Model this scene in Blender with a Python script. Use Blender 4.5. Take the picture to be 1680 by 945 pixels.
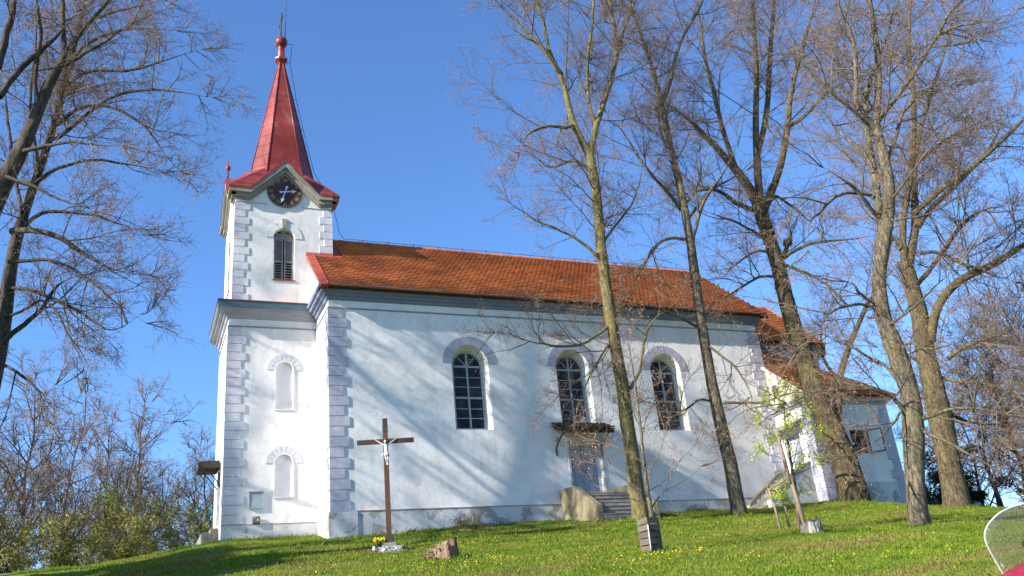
import bpy, bmesh, math, random
import numpy as np
from mathutils import Vector, Matrix

# ------------------------------------------------------------------ scene, camera, light, exposure
for _o in list(bpy.data.objects):
    bpy.data.objects.remove(_o, do_unlink=True)
scene = bpy.context.scene
COL = scene.collection
R = math.radians

YAW, PITCH, ROLL, FPX = 0.42862, 0.39061, 0.10041, 1423.08
cam_data = bpy.data.cameras.new("camera")
cam = bpy.data.objects.new("camera", cam_data)
COL.objects.link(cam)
cam_data.sensor_fit = 'HORIZONTAL'
cam_data.sensor_width = 36.0
cam_data.lens = FPX / 1680.0 * 36.0
cam_data.clip_start = 0.05
cam_data.clip_end = 4000.0
_f = Vector((math.sin(YAW) * math.cos(PITCH), math.cos(YAW) * math.cos(PITCH), math.sin(PITCH)))
_r = Vector((math.cos(YAW), -math.sin(YAW), 0))
_u = _r.cross(_f)
_r2 = math.cos(ROLL) * _r - math.sin(ROLL) * _u
_u2 = math.sin(ROLL) * _r + math.cos(ROLL) * _u
cam.matrix_world = Matrix(((_r2.x, _u2.x, -_f.x, -5.5024), (_r2.y, _u2.y, -_f.y, -26.8025),
                           (_r2.z, _u2.z, -_f.z, -4.2571), (0, 0, 0, 1)))
scene.camera = cam

SUN_EL = R(27.8)
SUN_AZ_S = R(11.5)          # the sun stands in the west, this much south of the wall's line
sun_dir = Vector((-math.cos(SUN_EL) * math.cos(SUN_AZ_S), -math.cos(SUN_EL) * math.sin(SUN_AZ_S), math.sin(SUN_EL)))
world = bpy.data.worlds.new("World")
scene.world = world
world.use_nodes = True
_nt = world.node_tree
_sky = _nt.nodes.new('ShaderNodeTexSky')
_sky.sky_type = 'NISHITA'
_sky.sun_disc = False
_sky.sun_elevation = SUN_EL
_sky.sun_rotation = math.atan2(sun_dir.x, sun_dir.y)
_sky.altitude = 400.0
_sky.air_density = 1.0
_sky.dust_density = 0.3
_sky.ozone_density = 8.5
_bg = _nt.nodes['Background']
_bg.inputs['Strength'].default_value = 0.125
_nt.links.new(_sky.outputs['Color'], _bg.inputs['Color'])

sun_data = bpy.data.lights.new("sun", 'SUN')
sun_data.energy = 5.0
sun_data.angle = R(0.53)
sun_data.color = (1.0, 0.925, 0.81)
sun = bpy.data.objects.new("sun", sun_data)
COL.objects.link(sun)
sun.rotation_euler = (-sun_dir).to_track_quat('-Z', 'Y').to_euler()

scene.view_settings.view_transform = 'Standard'
scene.view_settings.look = 'None'
scene.view_settings.gamma = 1.0
scene.view_settings.exposure = 1.24
scene.view_settings.use_curve_mapping = False
scene.cycles.max_bounces = 6
scene.cycles.transparent_max_bounces = 12
STEMS = {
 'T1': [
  [(8.24,-4.15,-1.5,0.357),(8.26,-4.16,-1.12,0.278),(8.26,-4.16,-0.77,0.243),(8.25,-4.16,-0.05,0.228),(8.3,-4.18,0.68,0.221),(8.28,-4.17,1.81,0.215),(8.32,-4.19,2.78,0.209),(8.27,-4.17,3.98,0.193),(8.23,-4.15,5.65,0.197),(8.23,-4.15,6.73,0.18),(8.3,-4.18,8.52,0.174),(8.35,-4.21,10.25,0.157),(8.3,-4.18,11.33,0.16)],
  [(8.3,-4.18,11.33,0.128),(8.02,-4.19,11.88,0.128),(7.75,-4.2,12.38,0.118),(7.67,-4.31,13.5,0.097),(7.5,-4.36,14.39,0.092),(7.12,-4.33,15.32,0.082),(6.36,-4.12,16.33,0.055),(5.46,-3.85,17.59,0.039),(4.85,-3.7,18.78,0.023)],
  [(7.55,-4.28,14.46,0.066),(7.35,-3.97,15.65,0.067),(7.45,-3.8,17.14,0.057),(7.38,-3.54,18.4,0.052),(7.43,-3.34,20.08,0.042),(7.61,-3.21,22.14,0.025)],
  [(8.32,-4.19,11.33,0.128),(8.52,-4.19,12.03,0.108),(8.75,-4.21,12.67,0.109),(9.1,-4.28,13.61,0.099),(9.4,-4.33,14.22,0.089),(9.7,-4.38,14.86,0.084),(9.89,-4.38,15.45,0.079),(10.1,-4.39,16.81,0.069),(10.07,-4.29,17.99,0.059),(10.11,-4.22,19.71,0.048),(10.34,-4.24,22.28,0.025)],
  [(8.72,-4.15,12.6,0.076),(8.52,-4.22,13.16,0.065),(8.45,-4.34,13.77,0.066),(8.48,-4.52,14.79,0.055),(8.7,-4.77,16,0.05),(8.92,-5.03,17.24,0.045),(9.01,-5.23,19.11,0.034),(9.2,-5.47,20.74,0.023)],
  [(9.85,-4.45,15.39,0.057),(10.27,-4.42,16.62,0.058),(10.89,-4.49,17.87,0.053),(11.53,-4.56,19.47,0.048),(12.09,-4.59,21.47,0.031)],
  [(7.72,-4.25,12.35,0.064),(7.32,-4.35,12.07,0.063),(6.83,-4.41,12.1,0.052),(6.23,-4.42,11.85,0.052),(5.74,-4.49,11.42,0.041),(5.39,-4.61,10.69,0.03)],
  [(8.22,-4.15,6.95,0.06),(7.91,-4.22,7.44,0.055),(7.49,-4.25,7.79,0.05),(6.81,-4.16,8.19,0.04),(6.13,-4.07,8.46,0.035),(5.52,-4.01,8.83,0.03),(5.07,-4.03,9.2,0.02)],
  [(8.37,-4.21,10.4,0.063),(8.15,-3.85,11.11,0.059),(7.91,-3.47,11.45,0.054),(7.6,-3.07,11.32,0.043),(7.03,-2.55,11.67,0.033),(6.45,-2.02,12.02,0.022)],
  [(8.25,-4.16,5.02,0.049),(7.69,-4.26,4.58,0.043),(7.06,-4.32,4.12,0.038),(6.22,-4.29,4.02,0.033),(5.26,-4.2,4.24,0.023),(4.18,-4.06,4.54,0.014)],
  [(8.22,-4.15,3.79,0.038),(8.16,-4.12,4.41,0.039),(7.5,-4.37,3.69,0.033),(6.85,-4.62,3,0.028),(6.28,-4.91,2.15,0.018)],
  [(8.44,-4.25,2.76,0.057),(8.7,-4.63,3.24,0.047),(8.69,-4.89,3.85,0.047),(8.71,-5.16,4.36,0.043),(8.97,-5.54,4.74,0.033),(9.29,-5.96,4.9,0.023)],
  [(8.29,-4.18,7.84,0.051),(8.95,-4.12,8.62,0.042),(9.7,-4.11,9.42,0.037),(10.3,-4.02,10.51,0.033),(10.78,-3.89,11.67,0.022)],
 ],
 'T2': [
  [(12.27,-3.54,-1.25,0.329),(12.25,-3.53,-1.06,0.262),(12.28,-3.54,-0.2,0.236),(12.29,-3.55,0.49,0.228),(12.22,-3.51,1.22,0.22),(12.18,-3.5,2.44,0.203),(12.14,-3.47,3.39,0.185),(12.18,-3.49,4.59,0.178),(12.19,-3.5,5.48,0.18),(12.2,-3.5,6.53,0.171),(12.26,-3.53,7.56,0.174),(12.29,-3.55,8.64,0.154),(12.33,-3.56,10.31,0.146),(12.29,-3.54,11.29,0.136),(12.24,-3.52,11.96,0.126),(12.27,-3.53,13.68,0.117),(12.22,-3.51,14.58,0.118)],
  [(12.22,-3.51,14.58,0.094),(12.11,-3.57,15.34,0.089),(11.97,-3.62,15.97,0.083),(11.82,-3.66,17.29,0.072),(11.58,-3.66,18.53,0.061),(11.51,-3.74,19.86,0.049),(11.58,-3.88,21.67,0.025)],
  [(12.24,-3.52,14.55,0.083),(12.69,-3.62,15.33,0.083),(13.07,-3.68,16.32,0.073),(13.44,-3.74,17.42,0.068),(13.88,-3.83,18.18,0.062),(14.41,-3.96,18.97,0.056),(15.13,-4.18,20.24,0.045),(15.72,-4.34,22.06,0.026)],
  [(12.24,-3.52,12.36,0.069),(12.21,-3.18,13.24,0.059),(12.38,-2.93,14.4,0.06),(12.77,-2.78,15.73,0.049),(12.99,-2.55,17.44,0.044)],
  [(12.24,-3.52,9.89,0.067),(11.86,-3.53,10.42,0.067),(11.38,-3.49,11.05,0.056),(10.87,-3.45,11.89,0.051),(10.55,-3.48,12.58,0.045),(10.1,-3.46,13.27,0.034),(9.73,-3.47,13.73,0.023)],
  [(12.37,-3.58,8.51,0.066),(12.73,-4.01,9.69,0.066),(12.87,-4.34,10.16,0.061),(13.13,-4.72,10.49,0.055),(13.45,-5.13,11.06,0.044),(13.7,-5.51,11.63,0.033)],
  [(12.41,-3.6,9.49,0.056),(13.14,-3.6,10.34,0.057),(13.72,-3.54,10.96,0.052),(14.48,-3.56,11.31,0.047),(15.52,-3.7,11.91,0.035)],
  [(12.26,-3.53,8.67,0.066),(11.84,-3.47,8.74,0.06),(11.41,-3.39,8.68,0.06),(11.04,-3.35,8.45,0.054),(10.69,-3.31,8.05,0.054),(10.22,-3.23,7.34,0.043),(9.76,-3.14,6.7,0.032),(9.46,-3.13,6.14,0.021)],
  [(12.43,-3.61,2.58,0.051),(12.85,-4.07,2.43,0.045),(13.38,-4.59,2.35,0.04),(14.01,-5.15,2.49,0.035),(14.56,-5.68,2.47,0.025)],
  [(12.14,-3.48,2.65,0.046),(11.5,-3.66,2.69,0.04),(10.64,-3.74,2.25,0.03),(9.96,-3.91,2.29,0.019)],
  [(12.15,-3.48,5.26,0.053),(11.59,-3.64,5.44,0.047),(10.94,-3.75,5.65,0.036),(10.2,-3.82,5.8,0.031),(9.54,-3.94,5.82,0.02)],
  [(12.18,-3.49,4.81,0.047),(12.32,-3.83,4.26,0.041),(12.64,-4.26,3.7,0.036),(12.78,-4.6,2.75,0.025),(12.69,-4.83,2.07,0.02)],
  [(12.35,-3.57,10.05,0.045),(12.92,-3.61,10.61,0.04),(13.37,-3.6,11.41,0.035),(13.62,-3.49,12.58,0.029)],
 ],
 'T3': [
  [(17.56,-3.11,-1.11,0.611),(17.55,-3.1,-0.82,0.529),(17.54,-3.1,-0.34,0.5),(17.5,-3.08,0.2,0.471),(17.47,-3.06,0.85,0.486),(17.35,-3.01,1.52,0.457),(17.26,-2.97,2.2,0.439),(17.1,-2.9,2.9,0.41),(17.04,-2.87,3.59,0.38),(16.98,-2.84,4.3,0.36),(16.94,-2.82,5.02,0.329),(16.91,-2.81,5.63,0.32),(16.86,-2.79,6.62,0.301),(16.84,-2.78,7.76,0.293),(16.82,-2.77,8.66,0.272),(16.76,-2.74,9.6,0.275),(16.71,-2.72,10.27,0.265),(16.66,-2.69,10.69,0.267)],
  [(16.65,-2.69,10.63,0.182),(16.41,-2.75,11.32,0.182),(16.23,-2.83,11.8,0.183),(15.84,-2.82,12.4,0.171),(15.47,-2.81,12.92,0.147),(15.11,-2.81,13.35,0.135),(14.71,-2.8,13.87,0.11),(14.26,-2.75,14.37,0.098),(13.8,-2.71,14.85,0.086),(13.29,-2.64,15.27,0.061),(12.85,-2.6,15.57,0.037)],
  [(15.95,-2.7,12.48,0.098),(16.01,-2.58,13.13,0.099),(15.98,-2.41,13.92,0.1),(16.03,-2.29,15.29,0.089),(16.11,-2.17,16.67,0.091),(16.14,-2.03,18.13,0.079),(16.26,-1.93,19.87,0.068),(16.47,-1.88,21.66,0.055),(16.85,-1.9,24.23,0.035)],
  [(16.67,-2.7,10.63,0.17),(16.72,-2.68,11.25,0.159),(16.87,-2.71,12.21,0.16),(17.16,-2.79,13.87,0.138),(17.4,-2.86,15.45,0.128),(17.69,-2.95,16.67,0.117),(17.99,-3.04,17.9,0.105),(18.15,-3.07,19.4,0.094),(18.44,-3.16,21.42,0.082),(18.84,-3.3,23.51,0.056),(19.4,-3.51,26.05,0.029)],
  [(17.12,-2.8,13.51,0.113),(17.61,-2.82,14.4,0.114),(18.14,-2.85,15.58,0.116),(18.74,-2.93,17.81,0.106),(19.3,-2.97,19.73,0.095),(19.91,-3.05,21.52,0.083),(20.6,-3.16,24.11,0.057),(21.32,-3.29,26.84,0.029)],
  [(16.71,-2.72,10.63,0.169),(17.02,-2.94,11.2,0.158),(17.39,-3.19,11.89,0.147),(17.67,-3.4,12.52,0.135),(17.93,-3.6,13.44,0.136),(18.14,-3.77,14.17,0.137),(18.29,-3.92,15.05,0.113),(18.38,-4.04,15.73,0.101),(18.93,-4.37,17.11,0.089),(19.54,-4.73,18.74,0.078),(20.17,-5.1,20.22,0.066),(20.83,-5.48,22.43,0.04)],
  [(18.18,-3.83,14.35,0.087),(18.41,-4.29,14.39,0.08),(18.86,-4.84,14.89,0.074),(19.1,-5.31,15.14,0.061),(19.38,-5.79,15.21,0.049),(19.87,-6.36,15.43,0.03)],
  [(16.51,-2.63,10.84,0.097),(15.95,-2.67,10.9,0.096),(15.51,-2.76,11.01,0.09),(15.08,-2.85,11.24,0.078),(14.65,-2.95,11.4,0.059),(13.83,-2.87,11.29,0.047),(12.85,-2.72,10.77,0.029)],
  [(17.03,-2.87,11.05,0.073),(17.47,-2.87,11.57,0.061),(17.93,-2.89,11.28,0.055),(18.42,-2.92,10.91,0.049),(19.06,-3.02,10.18,0.037)],
  [(17.06,-2.88,8.64,0.095),(17.23,-3.14,9.19,0.083),(17.31,-3.36,9.48,0.059),(17.22,-3.5,9.8,0.047)],
  [(17.06,-2.88,8.64,0.071),(17.24,-3.29,8.8,0.065),(17.6,-3.79,8.91,0.058),(18.12,-4.35,8.8,0.046),(18.72,-4.96,8.67,0.034),(19.32,-5.56,8.61,0.023)],
  [(16.74,-2.73,9.47,0.06),(15.89,-2.89,9.75,0.053),(15.08,-3.07,9.92,0.047),(14.16,-3.2,10.01,0.035),(13.26,-3.34,10.1,0.023)],
  [(16.64,-2.69,8.95,0.059),(16.51,-2.3,9.25,0.054),(16.24,-1.84,9.17,0.048),(15.81,-1.32,8.84,0.036),(15.46,-0.83,8.36,0.024)],
  [(16.53,-2.64,7.92,0.059),(15.98,-2.66,7.87,0.052),(15.29,-2.62,7.58,0.046),(14.42,-2.5,7.07,0.034),(13.69,-2.44,6.68,0.023)],
  [(17.13,-2.91,8.37,0.059),(17.62,-3.55,7.74,0.046),(17.92,-4.1,6.9,0.045),(17.97,-4.53,6.17,0.039),(18.19,-5.05,5.46,0.027)],
  [(17.3,-3.21,1.56,0.173),(17.59,-3.15,2.15,0.143),(17.93,-3.12,3.07,0.134),(18.25,-3.08,3.84,0.124),(18.73,-3.11,4.63,0.115),(19.13,-3.11,5.14,0.104),(19.71,-3.19,5.88,0.094),(20.27,-3.26,6.65,0.083),(20.9,-3.36,7.42,0.06),(21.76,-3.56,8.19,0.049),(22.68,-3.8,8.71,0.037)],
  [(18.11,-3.14,3.54,0.067),(18.09,-2.86,4.1,0.057),(18.13,-2.6,4.66,0.058),(18.36,-2.43,5.47,0.047),(18.81,-2.36,6.27,0.036)],
  [(16.92,-2.82,4.31,0.068),(17.07,-3.38,3.85,0.055),(17.35,-4,3.3,0.049),(17.92,-4.76,2.91,0.043),(18.43,-5.48,2.4,0.031)],
 ],
 'T4': [
  [(11.08,-11.5,-2.69,0.321),(11.09,-11.5,-2.56,0.259),(11.14,-11.53,-2.19,0.225),(11.21,-11.56,-1.76,0.213),(11.3,-11.6,-1.29,0.222),(11.45,-11.67,-0.63,0.246),(11.59,-11.73,-0.03,0.242),(11.66,-11.77,0.58,0.222),(11.61,-11.74,1.22,0.24),(11.58,-11.73,1.7,0.234),(11.54,-11.71,2.19,0.198),(11.49,-11.69,2.69,0.192),(11.56,-11.72,3.18,0.178),(11.75,-11.81,3.84,0.173),(11.93,-11.89,4.34,0.19),(12.15,-11.99,4.93,0.176),(12.37,-12.09,5.46,0.153),(12.55,-12.17,6.12,0.139),(12.62,-12.2,6.71,0.132),(12.62,-12.2,7.11,0.124),(12.62,-12.2,7.58,0.117),(12.65,-12.22,8.01,0.118)],
  [(12.65,-12.22,8.01,0.092),(12.83,-12.26,8.57,0.093),(13.02,-12.3,9.12,0.094),(13.19,-12.34,9.81,0.087),(13.39,-12.39,10.67,0.084),(13.55,-12.42,11.62,0.072),(13.63,-12.42,12.48,0.064),(13.84,-12.47,13.65,0.046),(14.16,-12.58,15.1,0.028)],
  [(12.6,-12.19,7.93,0.076),(12.32,-12.15,8.05,0.075),(12.18,-12.17,8.21,0.071),(12.07,-12.21,8.47,0.067),(12.09,-12.31,9.01,0.059),(12.24,-12.46,9.83,0.055),(12.27,-12.56,10.73,0.052),(12.11,-12.57,11.54,0.043),(11.93,-12.57,12.16,0.035),(11.78,-12.59,13,0.027)],
  [(12.02,-12.26,8.23,0.05),(11.64,-12.33,8.47,0.05),(11.16,-12.35,8.85,0.046),(10.69,-12.38,9.34,0.041),(10.11,-12.36,9.9,0.029),(9.61,-12.37,10.29,0.017)],
  [(12.71,-12.25,8.16,0.067),(12.91,-12.41,8.38,0.067),(13.32,-12.68,8.88,0.059),(13.69,-12.92,9.35,0.06),(14.06,-13.17,9.8,0.056),(14.35,-13.38,10.23,0.052),(14.52,-13.53,10.51,0.052),(14.71,-13.7,10.68,0.043),(15.23,-14.01,10.67,0.034),(15.83,-14.36,10.61,0.026),(16.43,-14.72,10.92,0.017)],
  [(14.26,-13.61,10.26,0.043),(14.61,-13.63,10.72,0.043),(14.95,-13.65,11.22,0.039),(15.65,-13.83,11.79,0.035),(16.42,-14.05,12.47,0.022)],
  [(12.07,-11.84,4.64,0.096),(12.22,-11.84,5.19,0.097),(12.34,-11.82,5.69,0.098),(12.45,-11.8,6.35,0.099),(12.56,-11.77,6.86,0.092),(12.67,-11.75,7.47,0.085),(12.78,-11.73,8.14,0.077),(12.89,-11.7,8.84,0.07),(13.19,-11.77,9.59,0.062),(13.62,-11.89,10.44,0.058),(14.2,-12.08,11.3,0.045),(14.74,-12.25,12.42,0.037),(15.27,-12.42,14.07,0.029)],
  [(12.2,-11.9,5.25,0.056),(11.87,-11.95,5.4,0.056),(11.61,-12.03,5.62,0.052),(11.35,-12.12,5.91,0.048),(11.03,-12.17,6.05,0.04),(10.66,-12.21,6.26,0.028),(10.27,-12.23,6.37,0.016)],
  [(12.22,-11.8,6.04,0.049),(11.92,-11.78,6.05,0.049),(11.56,-11.72,6.08,0.045),(11.13,-11.63,6,0.045),(10.73,-11.56,5.62,0.04),(10.4,-11.52,5.39,0.036),(10.1,-11.49,5.14,0.032),(9.89,-11.51,4.59,0.023),(9.75,-11.55,4.29,0.015)],
  [(12.48,-11.81,6.73,0.05),(12.54,-11.67,7.3,0.051),(12.52,-11.5,7.8,0.047),(12.39,-11.28,8.16,0.043),(12.37,-11.1,8.53,0.039),(12.33,-10.92,9.16,0.036),(12.36,-10.77,9.59,0.027)],
  [(12.62,-12.21,6.81,0.049),(13.2,-12.25,7.64,0.051),(13.72,-12.27,8.51,0.047),(14.33,-12.33,9.09,0.044),(15.06,-12.44,9.46,0.035),(15.94,-12.62,9.72,0.027)],
  [(11.5,-11.69,2.85,0.046),(11.21,-11.7,2.96,0.042),(10.92,-11.7,3.14,0.038),(10.79,-11.78,3.35,0.031),(10.54,-11.8,3.37,0.023)],
  [(11.44,-11.66,2.78,0.042),(10.9,-11.67,2.87,0.038),(10.37,-11.67,2.76,0.034),(9.82,-11.67,2.51,0.03),(9.11,-11.59,1.8,0.022)],
  [(11.47,-11.68,2.2,0.038),(11.64,-12.08,2.38,0.038),(11.79,-12.49,2.55,0.03),(12.05,-12.93,2.87,0.026),(12.42,-13.43,3.17,0.018)],
  [(11.49,-11.69,-0.14,0.073),(11.29,-11.74,0.14,0.051),(11.04,-11.78,0.35,0.044),(10.66,-11.75,0.58,0.036),(10.03,-11.61,0.58,0.029),(9.3,-11.42,0.65,0.022),(8.37,-11.14,0.41,0.014)],
  [(11.59,-11.73,-0.15,0.073),(11.7,-12,-0.15,0.051),(12.1,-12.41,-0.03,0.04),(12.44,-12.78,-0.1,0.028),(12.84,-13.18,-0.38,0.021)],
  [(11.57,-11.72,-0.3,0.058),(11.63,-12.08,-0.65,0.043),(11.81,-12.5,-1,0.035),(12.07,-12.94,-1.48,0.027),(12.3,-13.38,-1.95,0.017)],
  [(11.57,-11.73,1.46,0.038),(11.69,-12.11,1.73,0.037),(11.77,-12.47,1.37,0.029),(12.06,-12.94,1.38,0.022),(12.32,-13.39,1.31,0.014)],
  [(11.53,-11.71,0.61,0.044),(11.52,-11.43,1.32,0.038),(11.36,-11.08,1.62,0.035),(11.17,-10.71,2.2,0.028),(10.83,-10.29,2.54,0.016)],
  [(11.57,-11.72,0.3,0.029),(10.96,-11.77,-0.17,0.029),(10.24,-11.78,-0.61,0.021),(9.71,-11.86,-0.84,0.014)],
 ],
 'T5': [
  [(16.81,-7.8,-1.96,0.536),(16.83,-7.81,-1.76,0.421),(16.84,-7.82,-1.39,0.378),(16.89,-7.84,-1.03,0.353),(16.93,-7.86,-0.47,0.338),(16.98,-7.88,0.15,0.341),(17.02,-7.9,0.71,0.353),(17.07,-7.92,1.37,0.338),(17.09,-7.93,1.84,0.312),(17.12,-7.95,2.44,0.305),(17.13,-7.95,3.04,0.288),(17.18,-7.97,3.65,0.271),(17.26,-8.01,4.27,0.264),(17.27,-8.02,4.68,0.255),(17.3,-8.03,5.32,0.238),(17.3,-8.03,5.76,0.239),(17.3,-8.03,6.2,0.241)],
  [(17.3,-8.03,6.06,0.14),(17.31,-8,6.47,0.131),(17.3,-7.96,6.78,0.111),(17.46,-8,7.34,0.112),(17.75,-8.11,8.01,0.113),(18.06,-8.21,8.65,0.104),(18.38,-8.33,9.25,0.105),(18.54,-8.37,9.87,0.106),(18.67,-8.4,10.39,0.107),(18.97,-8.5,11.23,0.108),(19.26,-8.6,11.98,0.098),(19.43,-8.65,12.5,0.099),(19.53,-8.66,13.3,0.089),(19.59,-8.66,13.96,0.078),(19.85,-8.74,15.08,0.068),(20.29,-8.91,16.47,0.058),(20.9,-9.16,18.18,0.047),(21.55,-9.42,20.28,0.03)],
  [(17.37,-8.06,6.05,0.15),(17.78,-8.09,6.66,0.142),(18.17,-8.11,7.48,0.123),(18.5,-8.1,8.22,0.125),(18.76,-8.05,9.11,0.117),(19.09,-8.05,10.01,0.097),(19.55,-8.1,10.93,0.088),(20.07,-8.17,12,0.078),(20.87,-8.38,13.34,0.068),(21.59,-8.55,14.47,0.058),(22.4,-8.76,15.91,0.047),(23.21,-8.97,17.71,0.03)],
  [(18.01,-8.35,7.91,0.092),(18.23,-8.62,8.14,0.092),(18.45,-8.89,8.37,0.092),(18.7,-9.18,8.55,0.087),(19.28,-9.62,8.94,0.082),(19.85,-10.05,9.33,0.076),(20.47,-10.5,9.84,0.071),(21.04,-10.94,10.35,0.061),(21.76,-11.43,11.02,0.051),(22.56,-11.97,11.66,0.031)],
  [(18,-8.35,7.41,0.092),(18.48,-8.38,7.91,0.093),(19.16,-8.5,8.39,0.083),(19.88,-8.64,8.88,0.084),(20.7,-8.83,9.54,0.075),(21.49,-9,10.12,0.07),(22.47,-9.26,11.31,0.055),(23.36,-9.48,12.5,0.034)],
  [(17.44,-8.09,5.35,0.079),(18.03,-8.11,5.78,0.08),(18.94,-8.28,6.61,0.077),(19.66,-8.35,7.28,0.073),(20.34,-8.41,7.86,0.069),(21.04,-8.48,8.31,0.059),(21.77,-8.56,8.47,0.048),(22.6,-8.69,8.62,0.033)],
  [(17.26,-8.12,3.4,0.154),(17.41,-8.34,4.04,0.145),(17.57,-8.56,4.55,0.136),(17.75,-8.8,4.86,0.136),(18.05,-9.08,5.14,0.131),(18.35,-9.37,5.3,0.125),(18.73,-9.69,5.37,0.115),(19.08,-10,5.56,0.106),(19.36,-10.28,5.73,0.096),(19.64,-10.56,5.92,0.086),(20.32,-11.02,6.26,0.067),(21.24,-11.59,6.82,0.038)],
  [(17.84,-8.27,6.46,0.06),(18.03,-8.69,6.35,0.06),(18.13,-9.07,5.9,0.059),(18.22,-9.44,5.49,0.048),(18.46,-9.88,5.04,0.038),(18.78,-10.35,4.65,0.028)],
  [(17.94,-8.32,8.39,0.062),(18.22,-7.72,9.03,0.053),(18.52,-7.12,9.84,0.044),(18.84,-6.53,10.86,0.034)],
  [(17.29,-8.03,6.64,0.061),(17.56,-7.64,7.3,0.052),(17.55,-7.12,7.79,0.042),(17.42,-6.54,8.3,0.032)],
  [(19.37,-8.1,10.28,0.065),(20.24,-8.11,10.9,0.055),(21.29,-8.2,11.52,0.051),(22.57,-8.4,12.13,0.04),(23.84,-8.6,12.62,0.023)],
  [(17.71,-8.22,2.78,0.077),(17.97,-8.66,3.04,0.067),(18.25,-9.12,3.09,0.047),(18.72,-9.67,3.21,0.037),(19.23,-10.23,3.53,0.028)],
  [(17.39,-8.07,2.21,0.066),(17.32,-8.62,1.94,0.051),(17.48,-9.28,1.69,0.041),(17.73,-9.98,1.26,0.027)],
  [(17.2,-7.98,1.26,0.066),(17.89,-7.97,0.89,0.052),(18.78,-8.04,0.68,0.043),(20.12,-8.33,0.81,0.029)],
  [(17.24,-8,2.63,0.057),(17.22,-7.41,3.03,0.049),(17.21,-6.82,3.54,0.04),(17.13,-6.19,3.86,0.026)],
  [(17.2,-7.98,1.45,0.047),(17.5,-7.24,1.87,0.039),(17.79,-6.49,1.99,0.03)],
 ],
 'L1': [
  [(-8.85,-3.22,-1.85,0.383),(-8.92,-3.17,-0.5,0.295),(-8.98,-3.11,0.92,0.26),(-8.99,-3.09,2.42,0.223),(-8.88,-3.11,3.35,0.197),(-8.84,-3.1,4.01,0.191),(-8.84,-3.08,4.66,0.186),(-8.9,-3.02,5.3,0.173),(-8.9,-3,5.88,0.159),(-8.91,-2.97,6.43,0.152),(-8.85,-2.97,7.05,0.146),(-8.78,-2.98,7.71,0.131),(-8.66,-3.01,8.29,0.116),(-8.53,-3.04,8.89,0.109),(-8.45,-3.05,9.6,0.102),(-8.36,-3.07,10.16,0.094),(-8.28,-3.08,10.81,0.086),(-8.17,-3.11,11.65,0.079),(-8.1,-3.12,12.72,0.071),(-7.98,-3.14,13.83,0.064),(-7.89,-3.16,14.98,0.055),(-7.84,-3.16,16.42,0.038),(-7.82,-3.14,17.93,0.019)],
  [(-8.31,-3.47,9.92,0.05),(-8.42,-3.2,9.71,0.059),(-8.05,-3.51,9.93,0.055),(-7.66,-3.84,10.28,0.051),(-7.21,-4.19,10.63,0.046),(-6.73,-4.56,10.87,0.042),(-6.11,-4.99,10.74,0.038),(-5.54,-5.4,10.57,0.033),(-5.03,-5.77,10.28,0.029),(-4.58,-6.13,10.06,0.02),(-4.3,-6.4,9.89,0.016)],
  [(-8.23,-3.29,10.38,0.051),(-7.89,-3.66,10.7,0.051),(-7.34,-4.13,10.72,0.047),(-6.78,-4.61,10.36,0.042),(-6.28,-5.06,9.86,0.037),(-5.86,-5.47,9.3,0.032),(-5.67,-5.77,8.78,0.028),(-5.51,-6.07,8.34,0.023),(-5.23,-6.41,7.78,0.019),(-4.97,-6.76,7.29,0.015)],
  [(-8.15,-3.32,11.5,0.052),(-7.82,-3.56,12,0.052),(-7.38,-3.86,12.04,0.048),(-6.8,-4.21,11.82,0.043),(-6.02,-4.66,11.83,0.035),(-5.12,-5.17,12.05,0.026),(-4.52,-5.53,12.09,0.017)],
  [(-8.96,-3.17,7.03,0.08),(-8.63,-3.48,6.98,0.08),(-8.27,-3.8,6.83,0.075),(-7.92,-4.11,6.6,0.07),(-7.6,-4.41,6.35,0.066),(-7.34,-4.68,6.04,0.061),(-7.04,-4.98,5.69,0.045),(-6.66,-5.3,5.38,0.037),(-6.32,-5.61,5.04,0.03),(-5.94,-5.94,4.8,0.022),(-5.54,-6.28,4.68,0.015)],
  [(-8.91,-3.19,6.14,0.047),(-8.4,-3.51,6.13,0.047),(-7.95,-3.8,6.05,0.043),(-7.5,-4.09,5.82,0.039),(-7.1,-4.35,5.43,0.035),(-6.64,-4.64,4.97,0.031),(-6.33,-4.87,4.52,0.026),(-6.03,-5.09,4.24,0.019),(-5.53,-5.4,3.8,0.015)],
  [(-8.86,-3.22,5.36,0.055),(-8.45,-3.57,5.33,0.05),(-7.98,-3.95,5,0.05),(-7.51,-4.33,4.66,0.045),(-7.06,-4.7,4.3,0.037),(-6.61,-5.07,3.9,0.029),(-6.18,-5.43,3.47,0.025),(-5.87,-5.74,3.73,0.018),(-5.42,-6.11,3.93,0.014)],
  [(-8.8,-3.25,3.87,0.068),(-8.62,-3.2,4.17,0.065),(-8.38,-3.19,4.4,0.062),(-8.16,-3.16,4.67,0.055),(-8,-3.11,5,0.051),(-7.87,-3.04,5.5,0.044),(-7.54,-3.07,5.82,0.032),(-7.19,-3.1,5.93,0.02)],
  [(-8.83,-3.12,6.98,0.056),(-8.62,-3.09,7.28,0.057),(-8.45,-3.05,7.65,0.053),(-8.17,-3.05,7.76,0.05),(-7.72,-3.13,7.77,0.042),(-7.11,-3.29,7.68,0.037),(-6.64,-3.38,7.53,0.033),(-6.17,-3.47,7.31,0.025),(-5.69,-3.57,7.07,0.017)],
  [(-8.52,-3.26,8.5,0.05),(-8.12,-3.24,8.95,0.05),(-7.7,-3.24,9.21,0.042),(-7.1,-3.31,9.41,0.038),(-6.46,-3.4,9.28,0.034),(-5.83,-3.49,9.22,0.026),(-5.29,-3.53,9.17,0.017)],
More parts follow.
